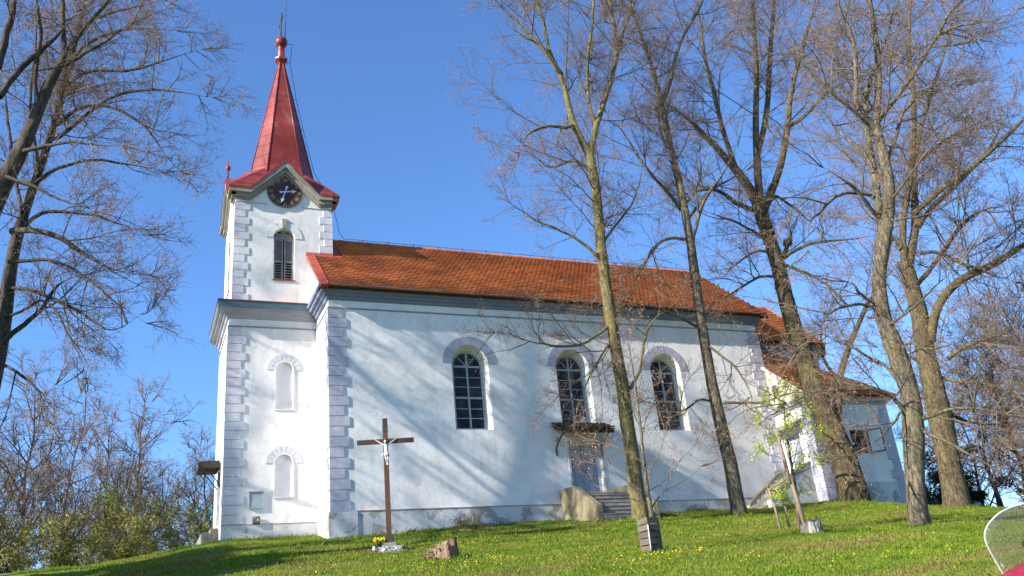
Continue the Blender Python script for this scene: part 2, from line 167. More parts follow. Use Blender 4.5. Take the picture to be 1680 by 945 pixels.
  [(-8.07,-3.36,12.55,0.044),(-7.8,-3.31,13.08,0.045),(-7.35,-3.34,13.6,0.041),(-6.79,-3.42,13.88,0.037),(-6.13,-3.54,14.05,0.028),(-5.27,-3.76,13.95,0.019)],
  [(-7.97,-3.3,13.72,0.045),(-7.62,-3.7,13.92,0.04),(-7.04,-4.22,13.86,0.036),(-6.3,-4.8,13.78,0.026),(-5.66,-5.34,13.7,0.017)],
  [(-8.75,-3.16,7.62,0.049),(-8.98,-2.77,8.34,0.05),(-9.27,-2.35,9.31,0.047),(-9.5,-1.96,10.51,0.044),(-9.78,-1.54,11.78,0.041),(-10.16,-1.08,13.35,0.037)],
  [(-8.5,-3.27,8.77,0.05),(-8.59,-3.47,9.33,0.041),(-8.78,-3.62,10.18,0.042),(-8.89,-3.81,11.03,0.038),(-8.8,-4.09,11.86,0.034),(-8.87,-4.29,12.94,0.025),(-8.84,-4.55,14.02,0.017)],
  [(-8.7,-3.29,3.3,0.038),(-8.3,-3.84,2.95,0.037),(-7.8,-4.43,2.35,0.029),(-7.43,-4.97,1.48,0.021)],
  [(-8.87,-3.21,4.61,0.039),(-8.35,-3.78,4.58,0.038),(-8.06,-4.24,4.74,0.03),(-7.66,-4.75,4.4,0.026),(-7.32,-5.24,3.76,0.022),(-6.89,-5.77,2.84,0.017),(-6.69,-6.19,2.14,0.014)],
 ],
 'L2': [
  [(-9,-6.87,-3.03,0.391),(-9.08,-6.82,-1.84,0.299),(-9.13,-6.78,-0.58,0.272),(-9.12,-6.77,0.62,0.262),(-9.08,-6.78,1.89,0.25),(-9.09,-6.76,3.23,0.245),(-9.09,-6.74,4.52,0.238),(-8.97,-6.78,5.52,0.23),(-8.77,-6.86,6.38,0.213),(-8.6,-6.92,6.81,0.187),(-8.39,-7,7.26,0.161),(-8.3,-7.03,7.81,0.142),(-8.2,-7.06,8.42,0.129),(-8.04,-7.12,9.07,0.116),(-7.89,-7.17,9.55,0.11),(-7.81,-7.19,9.73,0.103),(-7.72,-7.22,10.13,0.067),(-7.51,-7.3,10.51,0.06),(-7.32,-7.37,10.87,0.053),(-7.09,-7.46,11.29,0.045),(-6.85,-7.56,11.55,0.038),(-6.46,-7.72,12.19,0.031),(-6.16,-7.84,13.06,0.016)],
  [(-7.83,-7.19,9.62,0.066),(-7.86,-7.07,10.4,0.06),(-7.91,-6.93,11.24,0.061),(-8.11,-6.73,12.33,0.055),(-8.27,-6.55,13.67,0.032)],
  [(-8.19,-7.14,8.38,0.05),(-8.29,-7.28,8.9,0.05),(-8.29,-7.49,9.45,0.043),(-8.22,-7.71,10,0.043),(-8.42,-7.82,10.77,0.036),(-8.57,-7.95,11.72,0.022)],
  [(-8.96,-7.33,8.41,0.07),(-8.81,-7.27,8.99,0.071),(-8.53,-7.27,9.6,0.069),(-8.35,-7.23,9.92,0.066),(-8.18,-7.18,10.25,0.052),(-7.93,-7.16,10.68,0.037),(-7.65,-7.16,11.31,0.03)],
  [(-9.04,-7.74,8.95,0.083),(-8.99,-7.7,9.58,0.084),(-8.95,-7.67,10.14,0.078),(-8.92,-7.62,10.81,0.072),(-8.93,-7.56,11.78,0.052)],
  [(-8.37,-7.16,7.17,0.049),(-8.07,-7.5,7.14,0.048),(-7.68,-7.87,7.1,0.041),(-7.29,-8.25,6.99,0.034),(-6.77,-8.69,6.69,0.027),(-6.26,-9.12,6.43,0.02)],
  [(-7.89,-7.16,9.56,0.051),(-7.55,-7.54,9.57,0.044),(-7.16,-7.94,9.7,0.036),(-6.77,-8.33,9.84,0.029),(-6.32,-8.76,9.96,0.021)],
  [(-8.65,-7.03,6.54,0.041),(-8.22,-7.45,6.2,0.037),(-7.66,-7.93,5.71,0.03),(-7.26,-8.33,5.39,0.026),(-6.74,-8.79,4.99,0.019)],
 ],
}
SAPLINGS = {
 'S1': [
  [(3.71,-11.9,-2.91,0.07),(3.75,-11.92,-2.55,0.059),(3.75,-11.92,-2.2,0.053),(3.75,-11.92,-1.97,0.048),(3.75,-11.92,-1.49,0.039),(3.77,-11.93,-1.01,0.033),(3.8,-11.94,-0.65,0.028),(3.8,-11.94,-0.14,0.025),(3.82,-11.95,0.37,0.019),(3.82,-11.95,0.89,0.014),(3.83,-11.95,1.36,0.01)],
  [(3.76,-11.92,-2.06,0.03),(3.95,-11.94,-1.86,0.027),(4.19,-11.99,-1.66,0.024),(4.4,-12.02,-1.59,0.018),(4.68,-12.08,-1.48,0.013),(4.97,-12.15,-1.26,0.007)],
  [(3.75,-11.92,-1.97,0.024),(3.52,-11.89,-1.86,0.021),(3.22,-11.84,-1.76,0.018),(2.94,-11.8,-1.57,0.012),(2.7,-11.77,-1.44,0.007)],
  [(3.75,-11.92,-1.43,0.024),(3.87,-12.08,-1.23,0.021),(3.98,-12.24,-0.99,0.015),(4.06,-12.39,-0.69,0.009)],
  [(3.77,-11.93,-1.13,0.021),(3.62,-11.75,-0.91,0.018),(3.41,-11.54,-0.74,0.012),(3.2,-11.34,-0.56,0.008)],
  [(3.8,-11.94,-0.67,0.021),(4.01,-11.89,-0.25,0.019),(4.31,-11.88,0.14,0.013),(4.49,-11.82,0.56,0.008)],
  [(3.8,-11.94,-0.4,0.018),(3.66,-12.02,-0.04,0.015),(3.49,-12.09,0.32,0.011),(3.41,-12.2,0.67,0.007)],
  [(3.75,-11.92,-1.71,0.018),(4.19,-11.93,-1.51,0.015),(4.75,-12.01,-0.98,0.009),(5.04,-11.96,-0.78,0.006)],
  [(3.75,-11.92,-1.79,0.018),(3.41,-12.04,-1.63,0.013),(2.91,-12.08,-1.22,0.008)],
  [(3.8,-11.94,-0.08,0.016),(3.94,-11.9,0.39,0.013),(4.15,-11.88,0.93,0.008)],
 ],
 'S2': [
  [(8.64,-10.34,-2.42,0.056),(8.67,-10.36,-1.98,0.05),(8.73,-10.38,-1.43,0.043),(8.76,-10.4,-1,0.036),(8.79,-10.41,-0.5,0.033),(8.84,-10.43,0.02,0.026),(8.88,-10.45,0.47,0.015),(8.89,-10.46,0.69,0.007)],
  [(8.76,-10.4,-0.93,0.022),(8.69,-10.44,-0.43,0.018),(8.59,-10.47,0.01,0.015),(8.51,-10.5,0.37,0.009)],
  [(8.76,-10.4,-1,0.022),(9.02,-10.44,-0.51,0.018),(9.28,-10.49,0.01,0.015),(9.49,-10.51,0.43,0.009)],
  [(8.78,-10.4,-0.72,0.022),(8.94,-10.59,-0.64,0.018),(9.1,-10.77,-0.54,0.014),(9.22,-10.93,-0.43,0.009)],
  [(8.75,-10.39,-1.15,0.022),(9.02,-10.41,-1.08,0.018),(9.33,-10.44,-0.99,0.015),(9.57,-10.44,-0.88,0.009)],
  [(8.8,-10.41,-0.42,0.018),(8.66,-10.24,-0.23,0.015),(8.52,-10.07,-0.07,0.009),(8.51,-9.95,0.14,0.006)],
  [(8.76,-10.4,-0.86,0.018),(8.43,-10.47,-0.75,0.014),(8.09,-10.53,-0.67,0.009)],
  [(8.83,-10.43,-0.06,0.016),(9.07,-10.43,0.32,0.012),(9.27,-10.41,0.64,0.007)],
  [(8.66,-10.35,-2.05,0.016),(8.62,-10.28,-1.83,0.011),(8.57,-10.2,-1.7,0.007)],
 ],
}

# ------------------------------------------------------------------ materials (all procedural)
M = {}


def ramp(nt, fac, stops):
    n = nt.nodes.new('ShaderNodeValToRGB')
    e = n.color_ramp.elements
    e[0].position, e[0].color = stops[0][0], (*stops[0][1], 1)
    e[1].position, e[1].color = stops[-1][0], (*stops[-1][1], 1)
    for p, c in stops[1:-1]:
        x = e.new(p)
        x.color = (*c, 1)
    nt.links.new(fac, n.inputs['Fac'])
    return n.outputs['Color']


def noise(nt, scale, detail=5, rough=0.6, stretch=(1, 1, 1), dist=0.0):
    tc = nt.nodes.new('ShaderNodeTexCoord')
    mp = nt.nodes.new('ShaderNodeMapping')
    mp.inputs['Scale'].default_value = stretch
    nt.links.new(tc.outputs['Object'], mp.inputs['Vector'])
    n = nt.nodes.new('ShaderNodeTexNoise')
    n.inputs['Scale'].default_value = scale
    n.inputs['Detail'].default_value = detail
    n.inputs['Roughness'].default_value = rough
    n.inputs['Distortion'].default_value = dist
    nt.links.new(mp.outputs['Vector'], n.inputs['Vector'])
    return n.outputs['Fac']


def mixc(nt, fac, a, b, mode='MIX'):
    n = nt.nodes.new('ShaderNodeMix')
    n.data_type = 'RGBA'
    n.blend_type = mode
    for s, v in ((n.inputs[0], fac), (n.inputs[6], a), (n.inputs[7], b)):
        if isinstance(v, (int, float)):
            s.default_value = v
        elif isinstance(v, tuple):
            s.default_value = (*v, 1)
        else:
            nt.links.new(v, s)
    return n.outputs[2]


def newmat(name):
    m = bpy.data.materials.new(name)
    m.use_nodes = True
    nt = m.node_tree
    return m, nt, nt.nodes['Principled BSDF']


def bump(nt, bsdf, h, strength, dist=0.02):
    b = nt.nodes.new('ShaderNodeBump')
    b.inputs['Strength'].default_value = strength
    b.inputs['Distance'].default_value = dist
    nt.links.new(h, b.inputs['Height'])
    nt.links.new(b.outputs['Normal'], bsdf.inputs['Normal'])


def simple(name, c1, c2, scale=3.0, rough=0.8, bs=0.3, bscale=40.0, metal=0.0, stretch=(1, 1, 1), bd=0.01, spec=0.3):
    """two tones mixed by noise, with fine bump"""
    m, nt, b = newmat(name)
    col = ramp(nt, noise(nt, scale, 6, 0.65, stretch), [(0.35, c1), (0.65, c2)])
    nt.links.new(col, b.inputs['Base Color'])
    b.inputs['Roughness'].default_value = rough
    b.inputs['Metallic'].default_value = metal
    b.inputs['Specular IOR Level'].default_value = spec
    if bs:
        bump(nt, b, noise(nt, bscale, 4, 0.6, stretch), bs, bd)
    M[name] = m
    return m


def plaster(name, base, stain, amount=0.55, patches=None, patch_level=0.64, pscale=1.3, worn=1.0):
    """old lime plaster: cloudy tone, rain streaks, hairline cracks, a few bare patches"""
    m, nt, b = newmat(name)
    col = ramp(nt, noise(nt, 0.55, 8, 0.62), [(0.38, base), (0.70, tuple(x * (1 - amount) + y * amount for x, y in zip(base, stain)))])
    blot = noise(nt, 1.7, 9, 0.7, (1, 1, .8), .5)
    col = mixc(nt, ramp(nt, blot, [(0.50, (0, 0, 0)), (0.74, (worn * .75,) * 3)]), col, tuple(x * .80 for x in stain))
    streak = noise(nt, 2.4, 8, 0.68, (1, 1, 0.13))
    col = mixc(nt, ramp(nt, streak, [(0.54, (0, 0, 0)), (0.76, (worn * .8,) * 3)]), col, tuple(x * 0.80 for x in stain))
    tc = nt.nodes.new('ShaderNodeTexCoord')
    mp = nt.nodes.new('ShaderNodeMapping')
    nz = nt.nodes.new('ShaderNodeTexNoise'); nz.inputs['Scale'].default_value = 2.2; nz.inputs['Detail'].default_value = 5
    nt.links.new(tc.outputs['Object'], nz.inputs['Vector'])
    add = nt.nodes.new('ShaderNodeMixRGB'); add.blend_type = 'ADD'; add.inputs[0].default_value = .5
    nt.links.new(tc.outputs['Object'], add.inputs[1]); nt.links.new(nz.outputs['Color'], add.inputs[2])
    nt.links.new(add.outputs[0], mp.inputs['Vector'])
    vo = nt.nodes.new('ShaderNodeTexVoronoi'); vo.feature = 'DISTANCE_TO_EDGE'; vo.inputs['Scale'].default_value = .55
    nt.links.new(mp.outputs['Vector'], vo.inputs['Vector'])
    crk = ramp(nt, vo.outputs['Distance'], [(0.0, (1, 1, 1)), (0.006, (0, 0, 0))])
    cm = nt.nodes.new('ShaderNodeMath'); cm.operation = 'MULTIPLY'
    nt.links.new(crk, cm.inputs[0])
    nt.links.new(ramp(nt, noise(nt, .8, 4, .6), [(.48, (0, 0, 0)), (.6, (worn * .55,) * 3)]), cm.inputs[1])
    col = mixc(nt, cm.outputs[0], col, tuple(x * .42 for x in stain))
    h = noise(nt, 9, 8, 0.7)
    if patches:
        n2 = noise(nt, pscale, 9, 0.68, (1, 1, 1.3), 0.6)
        msk = ramp(nt, n2, [(patch_level, (0, 0, 0)), (patch_level + 0.012, (1, 1, 1))])
        pc = ramp(nt, noise(nt, 14, 6, 0.7), [(0.3, patches), (0.7, tuple(x * 1.5 for x in patches))])
        col = mixc(nt, msk, col, pc)
        sub = nt.nodes.new('ShaderNodeMath')
        sub.operation = 'SUBTRACT'
        nt.links.new(h, sub.inputs[0])
        nt.links.new(msk, sub.inputs[1])
        h = sub.outputs[0]
    big = noise(nt, 1.4, 4, 0.55)
    ad = nt.nodes.new('ShaderNodeMath'); ad.operation = 'MULTIPLY_ADD'
    nt.links.new(big, ad.inputs[0]); ad.inputs[1].default_value = 2.5
    nt.links.new(h, ad.inputs[2])
    nt.links.new(col, b.inputs['Base Color'])
    b.inputs['Roughness'].default_value = 0.92
    b.inputs['Specular IOR Level'].default_value = 0.15
    bump(nt, b, ad.outputs[0], 0.45, 0.014)
    M[name] = m
    return m


WHITE = (0.80, 0.783, 0.785)
plaster('plaster', WHITE, (0.66, 0.64, 0.62), 0.7, (0.42, 0.40, 0.37), 0.735, 2.2)
plaster('plaster_upper', (0.78, 0.78, 0.76), (0.62, 0.60, 0.57), 0.6)
plaster('plaster_old', (0.78, 0.76, 0.66), (0.62, 0.58, 0.42), 0.9, (0.40, 0.36, 0.28), 0.66)
plaster('plinth', (0.60, 0.61, 0.63), (0.46, 0.46, 0.46), 0.8, (0.27, 0.25, 0.23), 0.565, 1.1)
plaster('quoin', (0.48, 0.48, 0.56), (0.37, 0.37, 0.45), 1.0, (.62, .61, .62), .66, 2.6)
plaster('quoin_pale', (0.67, 0.67, 0.71), (0.50, 0.50, 0.55), 1.0, (.70, .69, .68), .64, 2.6)
plaster('voussoir', (0.40, 0.40, 0.50), (0.32, 0.32, 0.42), 1.0)
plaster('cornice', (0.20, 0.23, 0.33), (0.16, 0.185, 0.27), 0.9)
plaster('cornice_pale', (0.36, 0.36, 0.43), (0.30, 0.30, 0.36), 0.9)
plaster('patina', (0.085, 0.14, 0.17), (0.12, 0.18, 0.20), 1.0)
plaster('gable_stone', (0.34, 0.325, 0.28), (0.24, 0.23, 0.20), 1.0, (0.24, 0.22, 0.18), 0.60)
plaster('reveal', (0.78, 0.76, 0.70), (0.70, 0.67, 0.58), 0.8)
simple('string_line', (0.22, 0.22, 0.27), (0.32, 0.32, 0.36), 4, 0.9)
simple('brick_edge', (0.30, 0.19, 0.15), (0.42, 0.36, 0.33), 5, 0.95)
simple('red_flashing', (0.36, 0.075, 0.045), (0.28, 0.05, 0.035), 3, 0.5, 0.15, 20, 0.0)
simple('dark_iron', (0.03, 0.028, 0.028), (0.06, 0.05, 0.045), 12, 0.55, 0.2)
simple('screen_rim', (0.42, 0.43, 0.44), (0.50, 0.51, 0.52), 9, 0.3, 0)
simple('frame_paint', (0.38, 0.405, 0.43), (0.28, 0.305, 0.33), 9, 0.6, 0.2, 60)
simple('grey_wood', (0.30, 0.28, 0.25), (0.18, 0.165, 0.15), 4, 0.85, 0.5, 14, 0, (6, 6, 0.7))
simple('louvre_wood', (0.30, 0.30, 0.28), (0.20, 0.19, 0.18), 6, 0.85, 0.4, 20)
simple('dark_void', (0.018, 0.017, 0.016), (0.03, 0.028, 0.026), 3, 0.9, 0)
simple('door_paint', (0.36, 0.40, 0.48), (0.27, 0.31, 0.39), 3, 0.6, 0.35, 18, 0, (3, 3, 0.5))
simple('door_frame', (0.55, 0.54, 0.62), (0.45, 0.44, 0.52), 5, 0.7, 0.25)
simple('stone_wall', (0.24, 0.205, 0.125), (0.13, 0.115, 0.075), 2.2, 0.95, 0.6, 16, 0, (1, 1, 0.5), 0.03)
simple('stone_step', (0.17, 0.155, 0.14), (0.27, 0.25, 0.23), 5, 0.95, 0.6, 20, 0, (1, 1, 1), 0.02)
simple('coping', (0.30, 0.26, 0.19), (0.20, 0.175, 0.13), 6, 0.95, 0.5, 20)
simple('cross_wood', (0.115, 0.045, 0.023), (0.06, 0.027, 0.018), 5, 0.6, 0.5, 14, 0, (7, 7, 0.6))
simple('beam_wood', (0.062, 0.030, 0.022), (0.04, 0.022, 0.018), 5, 0.65, 0.5, 14, 0, (0.6, 7, 7))
simple('statue_white', (0.56, 0.56, 0.53), (0.44, 0.44, 0.42), 18, 0.55, 0.1)
simple('statue_hair', (0.17, 0.09, 0.06), (0.11, 0.06, 0.04), 18, 0.6, 0.1)
simple('board_wood_lit', (0.16, 0.13, 0.095), (0.085, 0.073, 0.058), 4, 0.9, 0.5, 16, 0, (0.7, 0.7, 7), 0.012)  # lighter copy of the guard boards, sunlight put into the tone
simple('board_dark', (0.065, 0.055, 0.046), (0.115, 0.095, 0.076), 4, 0.9, 0.5, 16, 0, (0.7, 0.7, 7), 0.012)
simple('stake_wood', (0.27, 0.195, 0.135), (0.15, 0.105, 0.08), 8, 0.9, 0.5, 16, 0, (4, 4, 0.8))
simple('rotten_wood', (0.21, 0.11, 0.06), (0.36, 0.27, 0.19), 9, 0.95, 0.9, 24, 0, (5, 5, 0.9), 0.03)
simple('rotten_bark', (0.10, 0.06, 0.04), (0.22, 0.15, 0.10), 9, 0.95, 0.9, 24, 0, (5, 5, 0.9), 0.03)
simple('old_stump_wood', (0.40, 0.37, 0.33), (0.22, 0.20, 0.18), 7, 0.95, 0.9, 18, 0, (5, 5, 0.9), 0.03)
simple('old_stump_dark', (0.10, 0.095, 0.10), (0.16, 0.15, 0.15), 7, 0.95, 0.9, 18)
simple('box_grey', (0.10, 0.10, 0.12), (0.13, 0.13, 0.15), 5, 0.6, 0.1)
simple('sticker_yellow', (0.60, 0.55, 0.16), (0.55, 0.50, 0.15), 5, 0.7, 0)
simple('marble_grey', (0.34, 0.35, 0.36), (0.22, 0.23, 0.24), 9, 0.35, 0.1)
simple('white_enamel', (0.78, 0.78, 0.76), (0.70, 0.70, 0.68), 6, 0.35, 0.05)
simple('petal_yellow', (0.85, 0.72, 0.02), (0.80, 0.58, 0.01), 20, 0.7, 0)
simple('petal_white', (0.80, 0.80, 0.76), (0.75, 0.75, 0.72), 20, 0.7, 0)
simple('lantern_green', (0.06, 0.16, 0.12), (0.08, 0.20, 0.15), 8, 0.3, 0)
simple('gravel', (0.20, 0.20, 0.21), (0.13, 0.13, 0.135), 6, 0.95, 0.7, 60, 0, (1, 1, 1), 0.03)
simple('twig', (0.15, 0.092, 0.068), (0.24, 0.155, 0.11), 3, 0.85, 0)
simple('branch', (0.085, 0.066, 0.046), (0.15, 0.125, 0.085), 2, 0.9, 0)
simple('branch_far', (0.12, 0.092, 0.072), (0.18, 0.14, 0.105), .5, 0.9, 0)
simple('bud', (0.20, 0.17, 0.055), (0.26, 0.15, 0.09), 1.2, 0.8, 0)
simple('bud_pink', (0.34, 0.24, 0.17), (0.24, 0.13, 0.10), 2, 0.8, 0)
simple('twig_far', (0.20, 0.14, 0.11), (0.28, 0.20, 0.15), 0.3, 0.9, 0)
simple('clock_yellow', (0.42, 0.36, 0.05), (0.30, 0.26, 0.05), 9, 0.6, 0)
simple('hand_white', (0.66, 0.70, 0.78), (0.58, 0.62, 0.70), 9, 0.5, 0)
simple('scooter_red', (0.28, 0.012, 0.035), (0.25, 0.010, 0.03), 3, 0.16, 0, spec=0.6)
simple('black_rubber', (0.018, 0.018, 0.018), (0.028, 0.027, 0.026), 14, 0.6, 0.2)
simple('chrome', (0.62, 0.62, 0.62), (0.55, 0.55, 0.55), 6, 0.2, 0, 10, 1.0)
simple('barn_board', (0.16, 0.12, 0.09), (0.10, 0.075, 0.06), 4, 0.9, 0.5, 14, 0, (6, 6, 0.7))
simple('dark_board', (0.028, 0.022, 0.019), (0.05, 0.04, 0.033), 4, 0.85, 0.4, 14)


def clock_mat():
    m, nt, b = newmat('clock_red')
    col = ramp(nt, noise(nt, 2.2, 6, 0.6), [(0.35, (0.048, 0.010, 0.016)), (0.60, (0.07, 0.014, 0.018)), (0.72, (0.17, 0.045, 0.03))])
    nt.links.new(col, b.inputs['Base Color'])
    b.inputs['Roughness'].default_value = 0.55
    M['clock_red'] = m


clock_mat()


def spire_mat():
    m, nt, b = newmat('spire_red')
    col = ramp(nt, noise(nt, 1.9, 9, 0.7, (1, 1, 0.35), .4), [(0.28, (0.13, 0.020, 0.018)), (0.45, (0.20, 0.034, 0.029)), (0.58, (0.25, 0.05, 0.042)), (0.68, (0.33, 0.13, 0.11)), (0.80, (0.22, 0.07, 0.05))])
    tc = nt.nodes.new('ShaderNodeTexCoord')
    sp = nt.nodes.new('ShaderNodeSeparateXYZ')
    nt.links.new(tc.outputs['Object'], sp.inputs[0])
    mul = nt.nodes.new('ShaderNodeMath'); mul.operation = 'MULTIPLY'; mul.inputs[1].default_value = 1 / 0.52
    nt.links.new(sp.outputs['Z'], mul.inputs[0])
    fr = nt.nodes.new('ShaderNodeMath'); fr.operation = 'FRACT'
    nt.links.new(mul.outputs[0], fr.inputs[0])
    seam = ramp(nt, fr.outputs[0], [(0.0, (1, 1, 1)), (0.05, (0, 0, 0))])
    col = mixc(nt, seam, col, (0.12, 0.012, 0.012))
    fl = nt.nodes.new('ShaderNodeMath'); fl.operation = 'FLOOR'
    nt.links.new(mul.outputs[0], fl.inputs[0])
    wn = nt.nodes.new('ShaderNodeTexWhiteNoise'); wn.noise_dimensions = '1D'
    nt.links.new(fl.outputs[0], wn.inputs['W'])
    hs = nt.nodes.new('ShaderNodeHueSaturation')
    mr = nt.nodes.new('ShaderNodeMapRange'); mr.inputs[3].default_value = 0.75; mr.inputs[4].default_value = 1.25
    nt.links.new(wn.outputs['Value'], mr.inputs[0])
    nt.links.new(mr.outputs[0], hs.inputs['Value'])
    nt.links.new(col, hs.inputs['Color'])
    nt.links.new(hs.outputs[0], b.inputs['Base Color'])
    b.inputs['Roughness'].default_value = 0.40
    b.inputs['Specular IOR Level'].default_value = 0.22
    bump(nt, b, seam, 0.6, 0.03)
    M['spire_red'] = m


spire_mat()


def tile_mat(name, cols, dark):
    m, nt, b = newmat(name)
    g = nt.nodes.new('ShaderNodeNewGeometry')
    col = ramp(nt, g.outputs['Random Per Island'], [(0.0, cols[0]), (0.35, cols[1]), (0.7, cols[2]), (1.0, cols[3])])
    n1 = noise(nt, 0.75, 7, 0.65)
    col = mixc(nt, ramp(nt, n1, [(0.40, (0, 0, 0)), (0.68, (0.8, 0.8, 0.8))]), col, dark)
    n2 = noise(nt, 18, 5, 0.7)
    col = mixc(nt, ramp(nt, n2, [(0.5, (0, 0, 0)), (0.8, (0.5, 0.5, 0.5))]), col, tuple(x * 0.7 for x in dark))
    nt.links.new(col, b.inputs['Base Color'])
    b.inputs['Roughness'].default_value = 0.85
    b.inputs['Specular IOR Level'].default_value = 0.2
    bump(nt, b, noise(nt, 30, 5, 0.7), 0.3, 0.01)
    M[name] = m


tile_mat('roof_tile', [(0.47, 0.140, 0.046), (0.54, 0.166, 0.053), (0.60, 0.195, 0.062), (0.49, 0.150, 0.052)], (0.24, 0.075, 0.040))
tile_mat('old_tile', [(0.07, 0.030, 0.025), (0.09, 0.04, 0.03), (0.12, 0.045, 0.035), (0.06, 0.03, 0.025)], (0.04, 0.03, 0.025))


def bark_mat(name, dark, light, moss, moss_lo, moss_hi):
    m, nt, b = newmat(name)
    n1 = noise(nt, 16, 9, 0.72, (1, 1, 0.22), 0.5)
    col = ramp(nt, n1, [(0.36, tuple(x * .45 for x in dark)), (0.47, dark), (0.66, light)])
    n2 = noise(nt, 2.2, 9, 0.72, (1, 1, .6))
    n3 = noise(nt, 38, 5, 0.75)
    mm = nt.nodes.new('ShaderNodeMath'); mm.operation = 'MULTIPLY'
    nt.links.new(ramp(nt, n2, [(moss_lo, (0, 0, 0)), (moss_hi, (1, 1, 1))]), mm.inputs[0])
    nt.links.new(ramp(nt, n3, [(0.42, (0.0, 0.0, 0.0)), (0.58, (1, 1, 1))]), mm.inputs[1])
    col = mixc(nt, mm.outputs[0], col, moss)
    big = noise(nt, .7, 6, .65)
    col = mixc(nt, ramp(nt, big, [(.5, (0, 0, 0)), (.7, (.7, .7, .7))]), col, tuple(x * .7 for x in dark))
    nt.links.new(col, b.inputs['Base Color'])
    b.inputs['Roughness'].default_value = 0.95
    b.inputs['Specular IOR Level'].default_value = 0.1
    bump(nt, b, n1, 1.0, 0.09)
    M[name] = m


bark_mat('bark_moss', (0.115, 0.092, 0.060), (0.26, 0.22, 0.13), (0.27, 0.24, 0.06), 0.38, 0.58)
bark_mat('bark_brown', (0.085, 0.066, 0.045), (0.215, 0.17, 0.105), (0.22, 0.195, 0.055), 0.46, 0.66)
bark_mat('bark_grey', (0.115, 0.096, 0.070), (0.29, 0.25, 0.18), (0.20, 0.185, 0.07), 0.48, 0.70)
bark_mat('bark_dark', (0.07, 0.058, 0.05), (0.16, 0.135, 0.11), (0.13, 0.12, 0.06), 0.5, 0.75)


def leaf_mat(name, cols, trans=0.35):
    m, nt, b = newmat(name)
    g = nt.nodes.new('ShaderNodeNewGeometry')
    col = ramp(nt, g.outputs['Random Per Island'], [(i / (len(cols) - 1), c) for i, c in enumerate(cols)])
    nt.links.new(col, b.inputs['Base Color'])
    b.inputs['Roughness'].default_value = 0.6
    b.inputs['Specular IOR Level'].default_value = 0.25
    tr = nt.nodes.new('ShaderNodeBsdfTranslucent')
    nt.links.new(col, tr.inputs['Color'])
    mx = nt.nodes.new('ShaderNodeMixShader')
    mx.inputs[0].default_value = trans
    nt.links.new(b.outputs[0], mx.inputs[1])
    nt.links.new(tr.outputs[0], mx.inputs[2])
    nt.links.new(mx.outputs[0], nt.nodes['Material Output'].inputs['Surface'])
    M[name] = m


simple('dead_leaf', (0.20, 0.13, 0.07), (0.11, 0.07, 0.04), 9, 0.9, 0)
leaf_mat('leaf_bright', [(0.33, 0.45, 0.04), (0.42, 0.52, 0.06), (0.27, 0.38, 0.04)])
leaf_mat('leaf_olive', [(0.13, 0.16, 0.025), (0.21, 0.21, 0.04), (0.10, 0.15, 0.025), (0.22, 0.18, 0.055)])
leaf_mat('leaf_dark', [(0.020, 0.035, 0.018), (0.03, 0.05, 0.022), (0.045, 0.06, 0.025)], 0.15)
leaf_mat('leaf_yellowish', [(0.27, 0.25, 0.06), (0.20, 0.22, 0.05), (0.30, 0.24, 0.10)])


def grass_mats():
    for name, blade in (('ground_grass', False), ('grass_blade', True)):
        m, nt, b = newmat(name)
        n1 = noise(nt, 0.16, 5, 0.6)
        n2 = noise(nt, 0.9, 6, 0.65, (1, 2.2, 1))
        k = 1.25 if blade else 0.9
        sc = lambda c: tuple(x * k for x in c)
        g1 = ramp(nt, n2, [(0.30, sc((0.070, 0.135, 0.010))), (0.50, sc((0.125, 0.185, 0.015))), (0.68, sc((0.215, 0.21, 0.030)))])
        g2 = ramp(nt, n2, [(0.28, sc((0.085, 0.155, 0.011))), (0.55, sc((0.145, 0.205, 0.017))), (0.75, sc((0.195, 0.215, 0.028)))])
        col = mixc(nt, ramp(nt, n1, [(0.40, (0, 0, 0)), (0.58, (1, 1, 1))]), g1, g2)
        n4 = noise(nt, 0.42, 5, 0.62, (0.6, 2.0, 1))
        col = mixc(nt, ramp(nt, n4, [(0.49, (0, 0, 0)), (0.64, (0.75, 0.75, 0.75))]), col, sc((0.215, 0.165, 0.055)))
        if blade:
            g = nt.nodes.new('ShaderNodeNewGeometry')
            hs = nt.nodes.new('ShaderNodeHueSaturation')
            mr = nt.nodes.new('ShaderNodeMapRange'); mr.inputs[3].default_value = 0.55; mr.inputs[4].default_value = 1.35
            nt.links.new(g.outputs['Random Per Island'], mr.inputs[0])
            nt.links.new(mr.outputs[0], hs.inputs['Value'])
            nt.links.new(col, hs.inputs['Color'])
            col = hs.outputs[0]
            tr = nt.nodes.new('ShaderNodeBsdfTranslucent')
            nt.links.new(col, tr.inputs['Color'])
            mx = nt.nodes.new('ShaderNodeMixShader'); mx.inputs[0].default_value = 0.35
            nt.links.new(b.outputs[0], mx.inputs[1]); nt.links.new(tr.outputs[0], mx.inputs[2])
            nt.links.new(mx.outputs[0], nt.nodes['Material Output'].inputs['Surface'])
        else:
            n3 = noise(nt, 7, 6, 0.7)
            col = mixc(nt, ramp(nt, n3, [(0.45, (0, 0, 0)), (0.7, (0.6, 0.6, 0.6))]), col, (0.055, 0.075, 0.016))
            bump(nt, b, n3, 0.8, 0.06)
        nt.links.new(col, b.inputs['Base Color'])
        b.inputs['Roughness'].default_value = 0.7
        b.inputs['Specular IOR Level'].default_value = 0.2
        M[name] = m


grass_mats()


